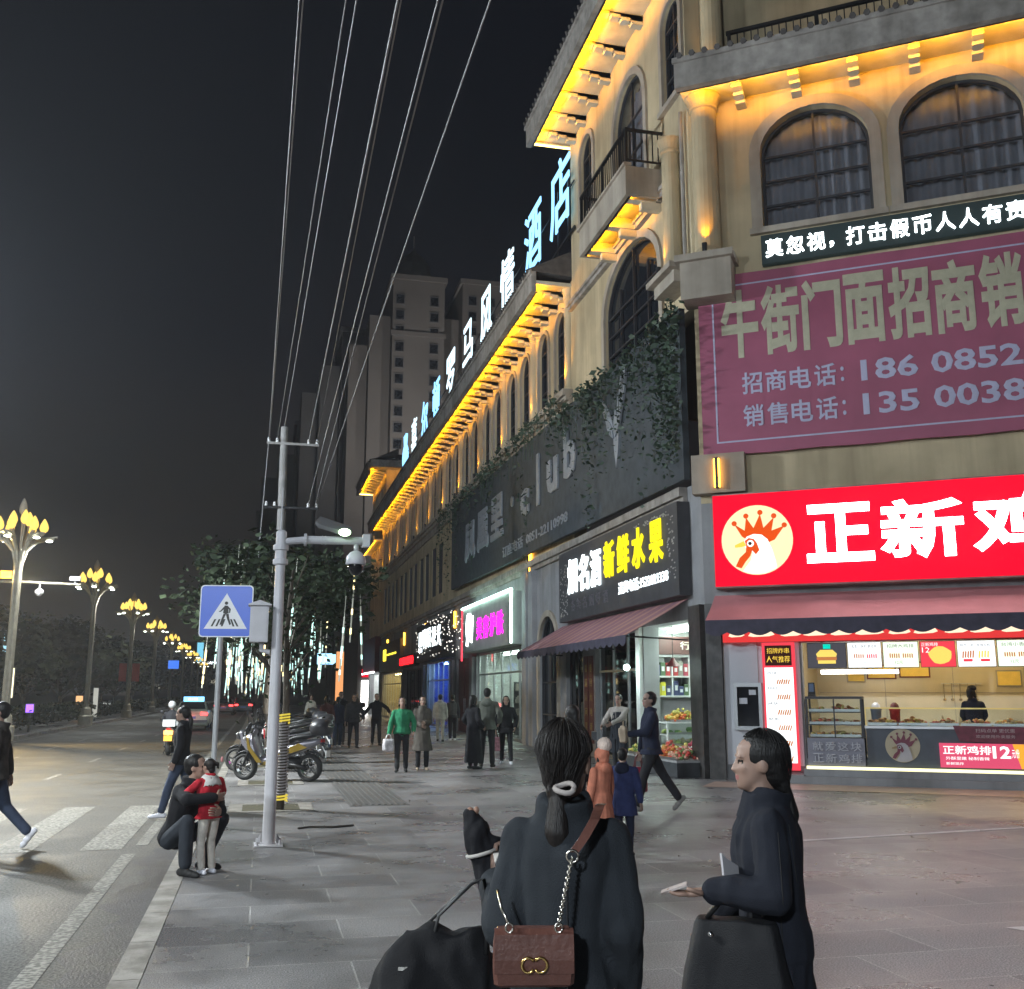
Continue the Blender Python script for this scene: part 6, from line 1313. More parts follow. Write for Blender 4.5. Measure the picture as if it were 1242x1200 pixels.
def remesh(b, name, mats, parent, vox, smooth=4, amp=0., freq=5., paint=None, extra=None):
    o = b.obj("tmp", mats, None, local=True)
    m = o.modifiers.new("r", 'REMESH'); m.mode = 'VOXEL'; m.voxel_size = vox; m.use_smooth_shade = True
    s = o.modifiers.new("s", 'SMOOTH'); s.factor = .5; s.iterations = smooth
    dg = bpy.context.evaluated_depsgraph_get(); me = bpy.data.meshes.new_from_object(o.evaluated_get(dg)); old = o.data
    bpy.data.objects.remove(o); bpy.data.meshes.remove(old)
    if amp > 0:
        me.update(); nn = [v.normal.copy() for v in me.vertices]
        for v, n in zip(me.vertices, nn):
            p = v.co; q = noise.noise(Vector((p.x*freq, p.y*freq, p.z*freq*.28)))+.45*noise.noise(Vector((p.x*freq*2.3+7, p.y*freq*2.3, p.z*freq*.9)))
            v.co = p + n*q*amp
    if extra is not None and extra.v:
        bm = bmesh.new(); bm.from_mesh(me); vs = [bm.verts.new(p) for p in extra.v]
        for f in extra.f:
            try: q = bm.faces.new([vs[i] for i in f]); q.smooth = True
            except ValueError: pass
        bm.to_mesh(me); bm.free()
    me.materials.clear()
    for m_ in (mats if isinstance(mats, (list,tuple)) else [mats]): me.materials.append(m_)
    if paint:
        for p in me.polygons: p.material_index = paint(p.center)
    me.polygons.foreach_set("use_smooth", [True]*len(me.polygons)); me.name = name
    o = bpy.data.objects.new(name, me); COL.objects.link(o)
    if parent is not None: o.parent = parent
    return o
def limb(b, pts, rs):
    for i in range(len(pts)-1):
        a, c = Vector(pts[i]), Vector(pts[i+1])
        if (c-a).length > 1e-4: b.tube([a, c], [rs[i], rs[i+1]], 10)
    for p, r in zip(pts, rs): b.ball(p, r, 10, 6)
def ik(a, c, l1, l2, pole):
    a, c, pole = Vector(a), Vector(c), Vector(pole); d = c-a; L = min(d.length, (l1+l2)*.999); u = d.normalized(); c = a+u*L
    x = (l1*l1-l2*l2+L*L)/(2*L); h = math.sqrt(max(0, l1*l1-x*x)); q = pole-u*pole.dot(u); q = q.normalized() if q.length > 1e-5 else u.orthogonal().normalized()
    return a+u*x+q*h, c
def finger_tubes(b, w_, d, n, s, curl=.5, grip=0.):
    """palm plus five fingers: w_ wrist, d pointing direction, n palm normal (curl side), s scale"""
    d = d.normalized(); n = (n-d*n.dot(d)).normalized(); t = d.cross(n)
    return d, n, t
def hand(bb, ex, w_, d, n, side, s=1., curl=.5):
    d = Vector(d).normalized(); n = Vector(n); n = (n-d*n.dot(d)).normalized(); t = d.cross(n)*side      # t towards the thumb
    w_ = Vector(w_)
    for k in (-.028,-.009,.010,.028):
        limb(bb, [w_+t*k*.5*s, w_+d*.045*s+t*k*s, w_+d*.085*s+t*k*s*1.02], [.017*s,.0165*s,.0135*s])
    ln = (.072,.082,.086,.074)
    for i, k in enumerate((-.031,-.0105,.0105,.031)):
        p = w_+d*.085*s+t*k*s; pts = [p-d*.012*s]; a = .12+curl*.25
        for j, f in enumerate((.45,.32,.23)):
            dd = d*math.cos(a)+n*math.sin(a)+t*k*1.2; p = p+dd*ln[i]*f*s; pts.append(p.copy()); a += curl*.9
        ex.tube(pts, [.0092*s,.0090*s,.0082*s,.0062*s], 7)
    p = w_+d*.022*s+t*.028*s; a = d*.62+t*.66+n*.38; q = p+a.normalized()*.042*s; r_ = q+(d*.85+t*.25+n*.42).normalized()*.034*s
    ex.tube([p-a*.01*s, p+a*.012*s, q, r_], [.0125*s,.012*s,.0102*s,.0072*s], 7)
SHOULD = .175
def person(label, loc, heading, h=1.68, top="jacket", topm=None, botm=None, shoem=None, hairm=None, hair="short", hem=.9, coll=True, lean=0., side=0., lh=None, rh=None, lf=None, rf=None, hips=None,
           head=0., nod=0., bag=None, vox=.02, w=1., fem=False, hood=None, skirt=None, elb=-1., curl=.5, skinm=None, z=0., group=None, face=False, lk=None, rk=None, sole=None, hpn=None, hpd=None, roll=0., pl=None, pr=None, flare=1., fold=.012, strands=0):
    t = thing("person", label, "person", (loc[0], loc[1], z), R(heading), group)
    t.scale = (h/1.72,)*3; skinm = skinm or M_SKIN
    V = Vector; hz = .93 if hips is None else hips[2]; hp = V((0,0,hz)) if hips is None else V(hips)
    sp = V((math.sin(side), math.sin(lean), math.cos(lean))).normalized(); fw = V((0,math.cos(lean),-math.sin(lean))); rt = V((1,0,0))
    if roll: rt = V((math.cos(roll), math.sin(roll), 0)); fw = V((-math.sin(roll)*math.cos(lean), math.cos(roll)*math.cos(lean), -math.sin(lean)))
    at = lambda u, x=0., y=0.: hp+sp*u+rt*x+fw*y
    k = .9 if fem else 1.
    SW = SHOULD*k*w
    shL, shR = at(.485,-SW), at(.485,SW)
    lh = at(-.06,-.25*w,.05) if lh is None else V(lh); rh = at(-.06,.25*w,.05) if rh is None else V(rh)
    lf = V((-.10,.0,.085)) if lf is None else V(lf); rf = V((.10,.0,.085)) if rf is None else V(rf)
    eL, lh = ik(shL, lh, .285, .255, V(pl) if pl else V((-.55,elb,-.25))); eR, rh = ik(shR, rh, .285, .255, V(pr) if pr else V((.55,elb,-.25)))
    hL, hR = hp+rt*(-.092)+V((0,0,-.02)), hp+rt*.092+V((0,0,-.02))
    kL, lf = ik(hL, lf, .42, .415, V((-.08,1,.15)) if lk is None else V(lk)); kR, rf = ik(hR, rf, .42, .415, V((.08,1,.15)) if rk is None else V(rk))
    tor = lambda b, g, top_=.52: b.loft([[tuple(at(u)+rt*(rx*w+g)*math.cos(6.2832*j/16)+fw*((ry+g)*math.sin(6.2832*j/16)+yo)) for j in range(16)] for u, rx, ry, yo in
        ((-.10,.11,.08,-.01),(-.04,.160,.110,-.012),(.05,.158,.108,-.01),(.14,.140 if not fem else .128,.098,0),(.24,.148*k+.008,.105,.006),(.34,.165*k,.115,.008),(.42,.172*k,.108,.0),(.475,.160*k,.088,-.005),(top_,.085,.062,-.01))])
    # ---- body
    b = MB(); ex = MB(); tor(b, -.022)
    nk = at(.50); hb = at(.615, 0, .018); limb(b, [at(.46), nk, hb+V((0,.005,.03))], [.075,.058,.054])
    H0 = hb + V((0,-.0,-.022))                              # chin level
    HM = Matrix.Translation(H0) @ Matrix.Rotation(head, 4, 'Z') @ Matrix.Rotation(-nod, 4, 'X')
    b.fr = HM
    prof = ((-.004,.022,.045,.075),(.012,.040,.018,.090),(.035,.053,-.03,.093),(.062,.060,-.055,.094),(.09,.066,-.078,.093),(.115,.071,-.092,.089),(.145,.0755,-.100,.092),(.175,.073,-.098,.086),(.20,.060,-.082,.064),(.22,.036,-.05,.03),(.228,.012,-.02,.0))
    b.loft([[(rx*math.cos(6.2832*j/18), (y0+y1)/2+(y1-y0)/2*math.sin(6.2832*j/18), z_) for j in range(18)] for z_, rx, y0, y1 in prof])
    b.tube([(0,.088,.122),(0,.100,.098),(0,.107,.080),(0,.092,.070)], [.008,.0095,.0125,.010], 8)
    for s in (-1,1): b.ball((s*.0135,.098,.077), (.010,.012,.008), 8, 5); b.ball((s*.074,-.008,.098), (.010,.024,.034), 8, 6); b.ball((s*.032,.083,.133), (.024,.012,.008), 8, 5); b.ball((s*.036,.068,.085), (.022,.018,.018), 8, 5)
    b.ball((0,.091,.052), (.022,.010,.006), 8, 5); b.ball((0,.090,.041), (.019,.010,.007), 8, 5); b.ball((0,.082,.012), (.02,.014,.014), 8, 5)
    b.fr = ID
    limb(b, [shL+V((0,0,-.04)), eL, lh], [.036,.036,.026]); limb(b, [shR+V((0,0,-.04)), eR, rh], [.036,.036,.026])
    limb(b, [hL, kL, lf], [.075,.052,.035]); limb(b, [hR, kR, rf], [.075,.052,.035])
    for (w_, e_, sd) in ((lh, eL, -1), (rh, eR, 1)):
        d = (w_-e_).normalized(); n = V((-sd*.8,.4,-.2))
        if hpn and sd in hpn: n = V(hpn[sd])
        if hpd and sd in hpd: d = V(hpd[sd]).normalized()
        hand(b, ex, w_+d*.012, d, n, sd, .92 if fem else 1., curl)
    HI = HM.inverted()
    def paint(c):
        q = HI @ c
        if abs(abs(q.x)-.031) < .0165 and abs(q.z-.113) < .0065 and q.y > .068: return 1
        if abs(q.x) < .021 and abs(q.z-.047) < .0085 and q.y > .088: return 2
        return 0
    remesh(b, "body", [skinm, M_EYE, M_LIP], t, min(vox, .011) if face else vox*.8, 3, paint=paint, extra=ex)
    # ---- hair
    b = MB(HM)
    if hair != "none":
        b.ball((0,-.022,.142), (.085,.103,.098), 18, 12); b.ball((0,-.05,.10), (.076,.066,.075), 14, 8)
        if hair in ("bob","long","tail","bun"): 
            for s in (-1,1): limb(b, [(s*.066,-.01,.15),(s*.074,-.03,.09)], [.024,.020])
        if hair == "long":
            limb(b, [(0,-.085,.10),(0,-.10,-.02),(0,-.10,-.16)], [.06,.06,.035])
            for s in (-1,1): limb(b, [(s*.07,-.01,.13),(s*.078,-.03,.03),(s*.08,-.03,-.10)], [.028,.03,.022])
        if hair == "bob":
            for s in (-1,1): limb(b, [(s*.068,-.02,.13),(s*.076,-.02,.03)], [.03,.028])
            limb(b, [(0,-.08,.1),(0,-.08,.02)], [.05,.05])
        if hair == "tail": b.ball((0,-.088,.10), .05, 10, 6); limb(b, [(0,-.108,.075),(0,-.135,.0),(0,-.12,-.13),(0,-.11,-.22)], [.030,.04,.038,.016])
        if hair == "lowtail": b.ball((0,-.06,.07), (.068,.06,.07), 12, 8); b.ball((0,-.088,.02), (.045,.04,.05), 10, 6); limb(b, [(0,-.10,.0),(0,-.115,-.10),(0,-.105,-.22)], [.030,.042,.022])
        if hair == "lowbun": b.ball((0,-.07,.07), (.066,.055,.07), 12, 8); b.ball((0,-.095,.035), (.04,.035,.04), 10, 6)
        if hair == "bun": b.ball((0,-.11,.16), .045, 10, 6)
        if hair == "pigtail":
            limb(b, [(.04,-.085,.17),(.07,-.12,.14),(.08,-.125,.07)], [.022,.03,.012]); b.ball((0,-.07,.05), (.06,.05,.05), 10, 6)
        ex2 = MB(HM); rs = random.Random(int(h*1000))
        for i in range(strands):                                       # loose single hairs over the cap
            a = rs.uniform(0, 6.283); o_ = rs.uniform(.001,.009); pts = []; tw = rs.uniform(-.25,.25)
            for q in range(9):
                th = .15+q*.175; aa = a+tw*q/8; pts.append(((.086+o_)*math.sin(th)*math.cos(aa), -.022+(.104+o_)*math.sin(th)*math.sin(aa), .142+(.099+o_)*math.cos(th)))
            if math.sin(a) > .1: pts = pts[:5]
            else:
                l_ = Vector(pts[-1]); e_ = Vector((rs.uniform(-.03,.03), -.10-o_, rs.uniform(-.02,.02)))
                pts += [tuple(l_.lerp(e_, k)+Vector((0,-.012*math.sin(3.14*k),0))) for k in (.3,.6,.85,1)]
            ex2.tube(pts, [.0012]*(len(pts)-1)+[.0004], 4)
        ho = remesh(b, "hair", hairm or M_HAIR, t, min(vox*.6, .011), 3, .0022, 24, extra=ex2)
    if hood:                                                # hood lying on the back, or worn up
        b = MB(); c = at(.50,0,-.10); b.ball(c, (.13,.075,.10), 12, 8); b.ball(at(.54,0,-.04), (.115,.10,.05), 12, 8); remesh(b, "hood", hood, t, vox*.8, 4)
    # ---- clothes
    g = .022 if top != "coat" else .030
    ga = .018 if top != "coat" else .024
    b = MB(); tor(b, g, .53)
    dz = V((0,0,-.022)); limb(b, [shL+dz, eL, lh+(eL-lh).normalized()*.015], [.058+ga*.6,.047+ga,.040+ga*.7]); limb(b, [shR+dz, eR, rh+(eR-rh).normalized()*.015], [.058+ga*.6,.047+ga,.040+ga*.7])
    limb(b, [shL+dz, at(.50)], [.062,.066]); limb(b, [shR+dz, at(.50)], [.062,.066])
    if top in ("jacket","coat") and coll:
        b.tube([at(.475), at(.55,0,-.006), at(.578,0,-.008)], [.100,.084,.080] if top != "coat" else [.122,.100,.094], 14); b.tube([at(.55,0,-.02), at(.595,0,-.03)], [.092,.088], 14)
        if top == "coat":
            for s in (-1,1): limb(b, [at(.53,s*.05,.06), at(.42,s*.075,.115), at(.30,s*.05,.13)], [.022,.030,.012])
    if top == "coat" or hem < .86:
        bot = hem; rings = []
        for i in range(6):
            u = i/5; z_ = hz-.02+(bot-hz+.02)*u; fl = .02+.055*u*(1.25 if top == "coat" else .6)*flare
            c = V(((kL.x+kR.x)/2*.6*u+hp.x, hp.y+((kL.y+kR.y)/2-hp.y)*.5*u, z_)); rings.append([tuple(c+rt*(.165*w+fl)*math.cos(6.2832*j/16)+V((-rt.y,rt.x,0))*(.125+fl)*math.sin(6.2832*j/16)) for j in range(16)])
        b.loft(rings)
    else:
        b.loft([[tuple(at(u)+rt*rx*w*math.cos(6.2832*j/16)+fw*ry*math.sin(6.2832*j/16)) for j in range(16)] for u, rx, ry in ((.1,.165,.125),(-.03,.190,.148),(hem-.93,.185,.145))])
    remesh(b, {"coat":"coat","jacket":"jacket","sweater":"sweater"}[top], topm, t, vox, 4, fold, 8)
    if skirt is None:
        b = MB(); b.loft([[tuple(hp+V((0,0,u))+rt*(.168*w)*q*math.cos(6.2832*j/16)+V((-rt.y,rt.x,0))*.122*q*math.sin(6.2832*j/16)) for j in range(16)] for u, q in ((.10,.93),(.0,1.02),(-.08,.95))])
        limb(b, [hL, kL, lf+(kL-lf).normalized()*.03], [.098,.072,.060]); limb(b, [hR, kR, rf+(kR-rf).normalized()*.03], [.098,.072,.060])
        remesh(b, "trousers", botm, t, vox, 4, .009, 7)
    # ---- shoes
    for f, kk, nm in ((lf,kL,-1),(rf,kR,1)):
        b = MB(); sh = (f-kk).normalized(); dirn = V((rt.y*-1,rt.x,0)) if True else None; dirn = V((nm*.14,1,0)).normalized()
        if roll: dirn = (Matrix.Rotation(roll,3,'Z') @ dirn)
        up = V((0,0,1))
        if sole and nm in sole: a = sole[nm]; dirn = (Matrix.Rotation(a,3,'X') @ dirn); up = (Matrix.Rotation(a,3,'X') @ up)
        for q, r, z_ in ((-.055,.040,-.045),(.0,.043,-.04),(.07,.044,-.05),(.135,.040,-.056),(.165,.028,-.062)): b.ball(f+dirn*q+up*z_, (r,r*1.1,r*.85 if q > .03 else r), 10, 6)
        limb(b, [f+dirn*-.04+up*-.05, f+dirn*.14+up*-.06], [.034,.030]); b.ball(f+up*-.005, .043, 10, 6)
        remesh(b, "shoe", shoem or M_BLACK, t, min(vox, .012), 2)
    t["_h"] = h
    return t
def ppt(t, p):                                              # a point given in a person's own frame -> world
    m = Matrix.Translation(t.location) @ Matrix.Rotation(t.rotation_euler.z, 4, 'Z') @ Matrix.Scale(t.scale.x, 4); return m @ Vector(p)
K_BLK = cloth("black wool", (.016,.016,.019)); K_NAVY = cloth("navy cloth", (.020,.024,.045)); K_DGRY = cloth("dark grey cloth", (.045,.045,.05)); K_JEAN = cloth("blue jeans", (.045,.06,.10)); K_GRN = cloth("green knit", (.03,.20,.10)); K_CHAR = cloth("charcoal trousers", (.025,.025,.028))
K_OLV = cloth("olive grey parka", (.13,.14,.12)); K_WHT = cloth("off white jacket", (.48,.46,.40)); K_BRN = cloth("brown jacket", (.09,.035,.03)); K_ORG = cloth("coral padded coat", (.60,.22,.14)); K_BLU = cloth("kid blue jacket", (.035,.045,.12)); K_RED = cloth("red spotted jacket", (.48,.025,.04), .35); K_CREAM = cloth("cream trousers", (.66,.61,.54)); K_TAN = cloth("taupe coat", (.085,.075,.065)); K_APR = cloth("dark apron", (.025,.028,.035)); K_SHIRT = cloth("pale shirt", (.36,.33,.30))
K_SHW = mat("white trainer", (.68,.68,.74), .6, var=.1)
FG1 = cloth("slate black coat", (.028,.032,.038), .12); FG2 = cloth("black long coat", (.016,.018,.026), .12)
# --- the two women in front
A = person("woman in a loose black coat seen from behind, chain strap bag across her back", (.89, 3.01), -16, 1.585, "coat", FG1, K_CHAR, None, M_HAIRB, "lowtail", hem=.30, w=.90, flare=.5, fold=.020, strands=170, fem=True, vox=.009, lh=(-.24,.22,1.22), rh=(.165,.07,.92), pl=(-.04,-.5,-1), pr=(.12,-1,-.2), head=-.25, hpd={-1:(-.15,.35,.9)}, hpn={-1:(.7,.3,0)}, lean=.03, curl=1.0)
Bp = person("woman in a long black coat in profile, one hand held out palm up", (1.84, 3.60), 66, 1.53, "coat", FG2, K_CHAR, None, M_HAIR, "lowtail", hem=.22, w=1.08, fold=.018, strands=130, fem=True, vox=.009, lh=(-.20,.25,1.15), rh=(.16,.20,.98), pl=(-.5,-.8,-.6), head=.12, face=True, hpn={-1:(0,.1,1)}, hpd={-1:(.0,1,-.16)}, lean=.02, curl=.22)
def seams(t, name, lines, r=.0028):                              # stitched seams laid on a coat
    o = [c for c in t.children if c.name.split('.')[0] in ("coat","jacket")][0]
    b = MB()
    for pts, d in lines:
        d = Vector(d).normalized(); run = []
        for p in pts:
            ok, hit, nrm, _ = o.ray_cast(Vector(p)-d*.6, d)
            if ok: run.append(hit+nrm*.0008)
        if len(run) > 2: b.tube(run, r, 5)
    b.obj(name, mat("seam thread", (.006,.006,.008), .8, var=0), t, smooth=True, local=True)
lin = lambda p, q, n=26: [tuple(Vector(p).lerp(Vector(q), i/(n-1))) for i in range(n)]
bpy.context.view_layer.update()
seams(A, "seam", [(lin((0,0,1.30),(0,0,.40)), (0,1,0))])
seams(Bp, "seam", [(lin((0,-.02,1.38),(0,-.02,.4)), (1,0,0)), (lin((0,-.07,1.40),(0,-.09,1.18)), (1,0,0)), (lin((0,.02,.98),(0,.10,.86)), (1,0,0)), (lin((0,.012,.97),(0,.092,.85)), (1,0,0))])
# --- crouching father and child at the kerb
F = person("man in a dark padded jacket squatting at the kerb with arms round a child", (-.66, 10.98), -125, 1.72, "jacket", K_BLK, cloth("dark squat jeans", (.035,.04,.05)), None, M_HAIR, "short", hem=.95, lean=.30, hips=(0,-.10,.32), lf=(-.20,.10,.085), rf=(.24,.22,.085), lk=(-.6,1,.9), rk=(.5,1,1.0), lh=(.05,.46,.58), rh=(.12,.43,.72), pl=(-1,.1,-.2), pr=(1,.1,-.2), vox=.012, head=.35, nod=.0, face=True, hpn={-1:(.2,-1,.1),1:(-.2,-1,.1)}, hpd={-1:(.9,.1,.1),1:(-.9,.1,.0)}, curl=.4)
CHD_ = person("small child in a red and white jacket and cream trousers hugging the squatting man", (-.42, 10.76), 42, 1.06, "jacket", K_RED, K_CREAM, K_SHW, M_HAIRB, "pigtail", hem=.84, w=1.22, vox=.012, lean=.10, lh=(-.22,.32,1.22), rh=(.20,.34,1.25), head=.1, nod=.05, face=True, elb=-.3)
b = MB(); c = Vector((0,.045,1.455))
b.loft([[(r*math.cos(6.2832*j/20), .0+.85*r*math.sin(6.2832*j/20)+.045, z_) for j in range(20)] for r, z_ in ((.075,1.52),(.135,1.475),(.185,1.40),(.205,1.33),(.198,1.33),(.13,1.465),(.07,1.51))]); remesh(b, "white_yoke", cloth("white fleece", (.60,.58,.56)), CHD_, .014, 2, .004, 14)
b = MB(); b.ball((.105,-.10,1.735), (.022,.022,.045), 10, 6); b.obj("hair_bobble", mat("pink bobble", (.62,.25,.25), .7, var=.1), CHD_, smooth=True, local=True)
# --- on the road
person("man in a dark plaid jacket and jeans crossing at the picture edge, white shoes", (-3.02, 13.75), 96, 1.70, "jacket", cloth("dark check jacket", (.05,.045,.042), .4), K_JEAN, K_SHW, None, "short", hem=.84, lf=(-.10,.34,.085), rf=(.10,-.40,.20), sole={1:-.9}, lh=(-.26,.16,.92), rh=(.27,-.12,.90), vox=.014, z=-.13)
person("person in black jacket and blue jeans stepping off the kerb behind the squatting man", (-1.10, 16.6), 80, 1.62, "jacket", K_BLK, K_JEAN, K_SHW, None, "tail", hem=.84, lf=(-.10,.26,.085), rf=(.10,-.26,.12), lh=(-.25,.05,.9), fem=True, vox=.015, z=-.13)
RDR = person("scooter rider in dark clothes and pale helmet riding away", (-2.62, 34.15), 0, 1.58, "jacket", K_DGRY, K_CHAR, None, None, "none", hem=.95, hips=(0,-.25,.88), lean=.14, lf=(-.16,.12,.42), rf=(.16,.12,.42), lk=(-.3,1,.3), rk=(.3,1,.3), lh=(-.33,.33,1.02), rh=(.33,.33,1.02), vox=.022, z=-.125)
b = MB(); b.ball((0,-.17,1.63), (.125,.145,.13), 14, 10); b.obj("helmet", M_WHITE, RDR, smooth=True, local=True)
# --- walkers on the pavement
G1 = person("woman in a green sweater and black trousers carrying plastic bags", (3.12, 23.4), 172, 1.60, "sweater", K_GRN, K_CHAR, None, None, "bob", hem=.95, w=1.16, fem=True, lh=(-.28,.06,.95), rh=(.30,.10,.90), lf=(-.10,-.08,.085), rf=(.10,.18,.085), vox=.015, face=True)
person("woman in a long dark taupe coat with clasped hands beside the green sweater", (3.64, 23.8), 178, 1.62, "coat", K_TAN, K_CHAR, cloth("beige shoe", (.25,.20,.15)), None, "long", hem=.46, fem=True, lh=(-.04,.24,1.12), rh=(.05,.25,1.06), vox=.015, face=True)
person("person in an off white jacket and trousers walking towards the blue draped shop", (6.4, 37.6), -12, 1.66, "jacket", K_WHT, cloth("cream slacks", (.42,.40,.34)), None, None, "short", hem=.82, lf=(-.1,.2,.085), rf=(.1,-.15,.085), vox=.02)
BK = person("person in dark clothes with a backpack walking towards the blue draped shop", (7.0, 38.4), -5, 1.64, "jacket", K_DGRY, K_CHAR, K_SHW, None, "short", hem=.86, lf=(-.1,-.15,.085), rf=(.1,.15,.085), vox=.02)
b = MB(); b.loft([[(x_*.15, -.15-y_*.13, z_) for x_, y_ in ((-1,0),(-.9,.8),(0,1),(.9,.8),(1,0))] for z_ in (.98,1.05,1.25,1.38,1.42)]); tag(b.obj("backpack", cloth("grey backpack", (.10,.095,.095)), None, local=True), "grey backpack worn by the walker near the blue shop", "backpack")
bp = bpy.data.objects["backpack"]; bp.location = BK.location; bp.rotation_euler = BK.rotation_euler; bp.scale = BK.scale
person("woman in a long black coat with long hair in the talking group", (4.86, 24.0), -60, 1.64, "coat", K_BLK, K_CHAR, None, None, "long", hem=.14, fem=True, vox=.015, lh=(-.22,.12,1.0), rh=(.2,.15,1.0))
person("man in an olive grey hooded parka and black trousers seen from behind", (5.26, 24.3), -20, 1.80, "jacket", K_OLV, K_CHAR, cloth("dark boot", (.03,.028,.026)), None, "short", hem=.84, w=1.12, hood=K_OLV, lf=(-.14,.05,.085), rf=(.15,-.22,.085), lh=(-.27,.1,.98), rh=(.26,.12,1.0), vox=.015)
GB = person("young woman in a loose black hoodie and white trainers carrying a pink bag", (5.98, 25.4), 165, 1.62, "jacket", K_BLK, K_CHAR, K_SHW, None, "long", hem=.80, fem=True, w=1.1, lf=(-.13,.12,.085), rf=(.12,-.12,.085), lh=(-.24,.1,.95), rh=(.26,.12,.86), vox=.016, face=True)
person("man in black walking with arms swung wide by the yellow lit shop", (3.85, 35.4), 180, 1.68, "jacket", K_BLK, K_CHAR, None, None, "short", hem=.86, lh=(-.45,.10,1.12), rh=(.48,.1,.98), lf=(-.1,.2,.085), rf=(.1,-.2,.085), vox=.02)
person("stout walker in a dark jacket coming along the pavement towards the tactile strip", (2.96, 33.9), 185, 1.66, "jacket", K_DGRY, K_CHAR, None, None, "short", hem=.84, w=1.12, lf=(-.1,.18,.085), rf=(.1,-.18,.085), lh=(-.32,.1,.95), vox=.02)
person("walker in black half hidden behind the stout one in the dark jacket", (2.72, 36.3), 175, 1.74, "coat", K_BLK, K_CHAR, None, None, "short", hem=.6, vox=.022)
person("person in a maroon jacket walking away past the scooter top box", (2.06, 33.1), 5, 1.62, "jacket", K_BRN, K_JEAN, None, None, "bob", hem=.86, fem=True, lf=(-.1,.15,.085), rf=(.1,-.15,.085), vox=.02)
person("person in dark clothes walking beside the maroon jacket", (2.48, 34.2), 0, 1.58, "jacket", K_NAVY, K_JEAN, K_SHW, None, "tail", hem=.84, fem=True, lf=(-.1,-.15,.085), rf=(.1,.15,.085), vox=.02)
person("small far figure in a white top among the parked scooters", (2.21, 46.8), 170, 1.62, "jacket", K_WHT, K_CHAR, None, None, "bob", hem=.86, fem=True, vox=.028)
person("far figure in dark clothes near the orange glowing column", (4.4, 58), 180, 1.68, "jacket", K_DGRY, K_JEAN, None, None, "short", hem=.84, vox=.03)
person("far figure in black beside the white lit shop", (6.6, 74), 170, 1.66, "coat", K_BLK, K_CHAR, None, None, "long", hem=.6, fem=True, vox=.03)
# --- by the fruit shop
VD = person("fruit seller with rolled pale sleeves and a long dark apron handing something over", (7.85, 22.3), 138, 1.66, "sweater", K_SHIRT, K_CHAR, None, None, "short", hem=.95, w=1.08, lh=(.02,.36,1.10), rh=(.36,.14,1.05), vox=.014, face=True)
b = MB(); b.loft([[(x_*wd, y_, z_) for x_, y_ in ((-1,.05),(-.7,.135),(0,.165),(.7,.135),(1,.05),(.95,.04),(.68,.12),(0,.15),(-.68,.12),(-.95,.04))] for z_, wd in ((.42,.24),(.75,.235),(.98,.20),(1.18,.175),(1.36,.13))]); remesh(b, "apron", K_APR, VD, .016, 2, .006, 7)
WK = person("man in a dark navy jacket striding past the fruit shop, paper in hand", (5.62, 14.6), 84, 1.70, "jacket", K_NAVY, K_CHAR, cloth("grey trainer", (.22,.21,.20)), None, "short", hem=.84, lf=(-.09,.26,.085), rf=(.09,-.46,.16), sole={1:-.8}, lh=(-.16,.36,1.14), rh=(.24,.10,.86), vox=.012, face=True, head=.2, nod=-.12)
# --- family beside the woman in front
person("adult with short black hair standing with the two children", (3.30, 10.9), 20, 1.55, "jacket", K_BLK, K_CHAR, None, None, "bob", hem=.86, fem=True, vox=.014)
OK_ = person("child in a coral padded coat and a hat with a big pale pompom", (3.53, 10.62), 35, 1.12, "coat", K_ORG, K_CHAR, None, None, "bob", hem=.55, w=1.15, hood=K_ORG, vox=.012)
b = MB(); b.ball((0,-.015,1.645), (.112,.135,.125), 14, 9); b.ball((0,-.05,1.56), (.095,.085,.08), 12, 8); remesh(b, "hat", K_ORG, OK_, .012, 2, .005, 25)
b = MB(); b.ball((.03,-.05,1.80), .12, 14, 10); remesh(b, "pompom", cloth("pompom fur", (.74,.60,.52)), OK_, .011, 1, .012, 40)
person("child in a navy blue padded jacket standing behind the coral coat", (3.85, 10.85), -30, 1.10, "jacket", K_BLU, K_NAVY, None, None, "short", hem=.66, w=1.15, hood=K_NAVY, vox=.012)
# --- chicken shop worker behind the counter
wp = CH @ Vector((5.05, 1.25, 0))
CK = person("chicken shop worker in a dark jacket and peaked cap behind the counter", (wp.x, wp.y), -35, 1.66, "jacket", K_NAVY, K_CHAR, None, None, "bob", hem=.9, fem=True, vox=.014, lh=(-.16,.36,1.06), rh=(.16,.36,1.06), head=-.5, nod=-.25, face=True, z=.45-.30)
b = MB(); b.ball((.0,-.01,1.72), (.092,.115,.065), 14, 8); b.loft([[(x_*.075, .09+.075*(1-x_*x_), 1.70+s) for x_ in (-1,-.5,0,.5,1)] + [(x_*.075, .07, 1.705+s) for x_ in (1,.5,0,-.5,-1)] for s in (0,.008)]); b.fr = ID
cp = b.obj("cap", K_BLK, CK, smooth=True, local=True)
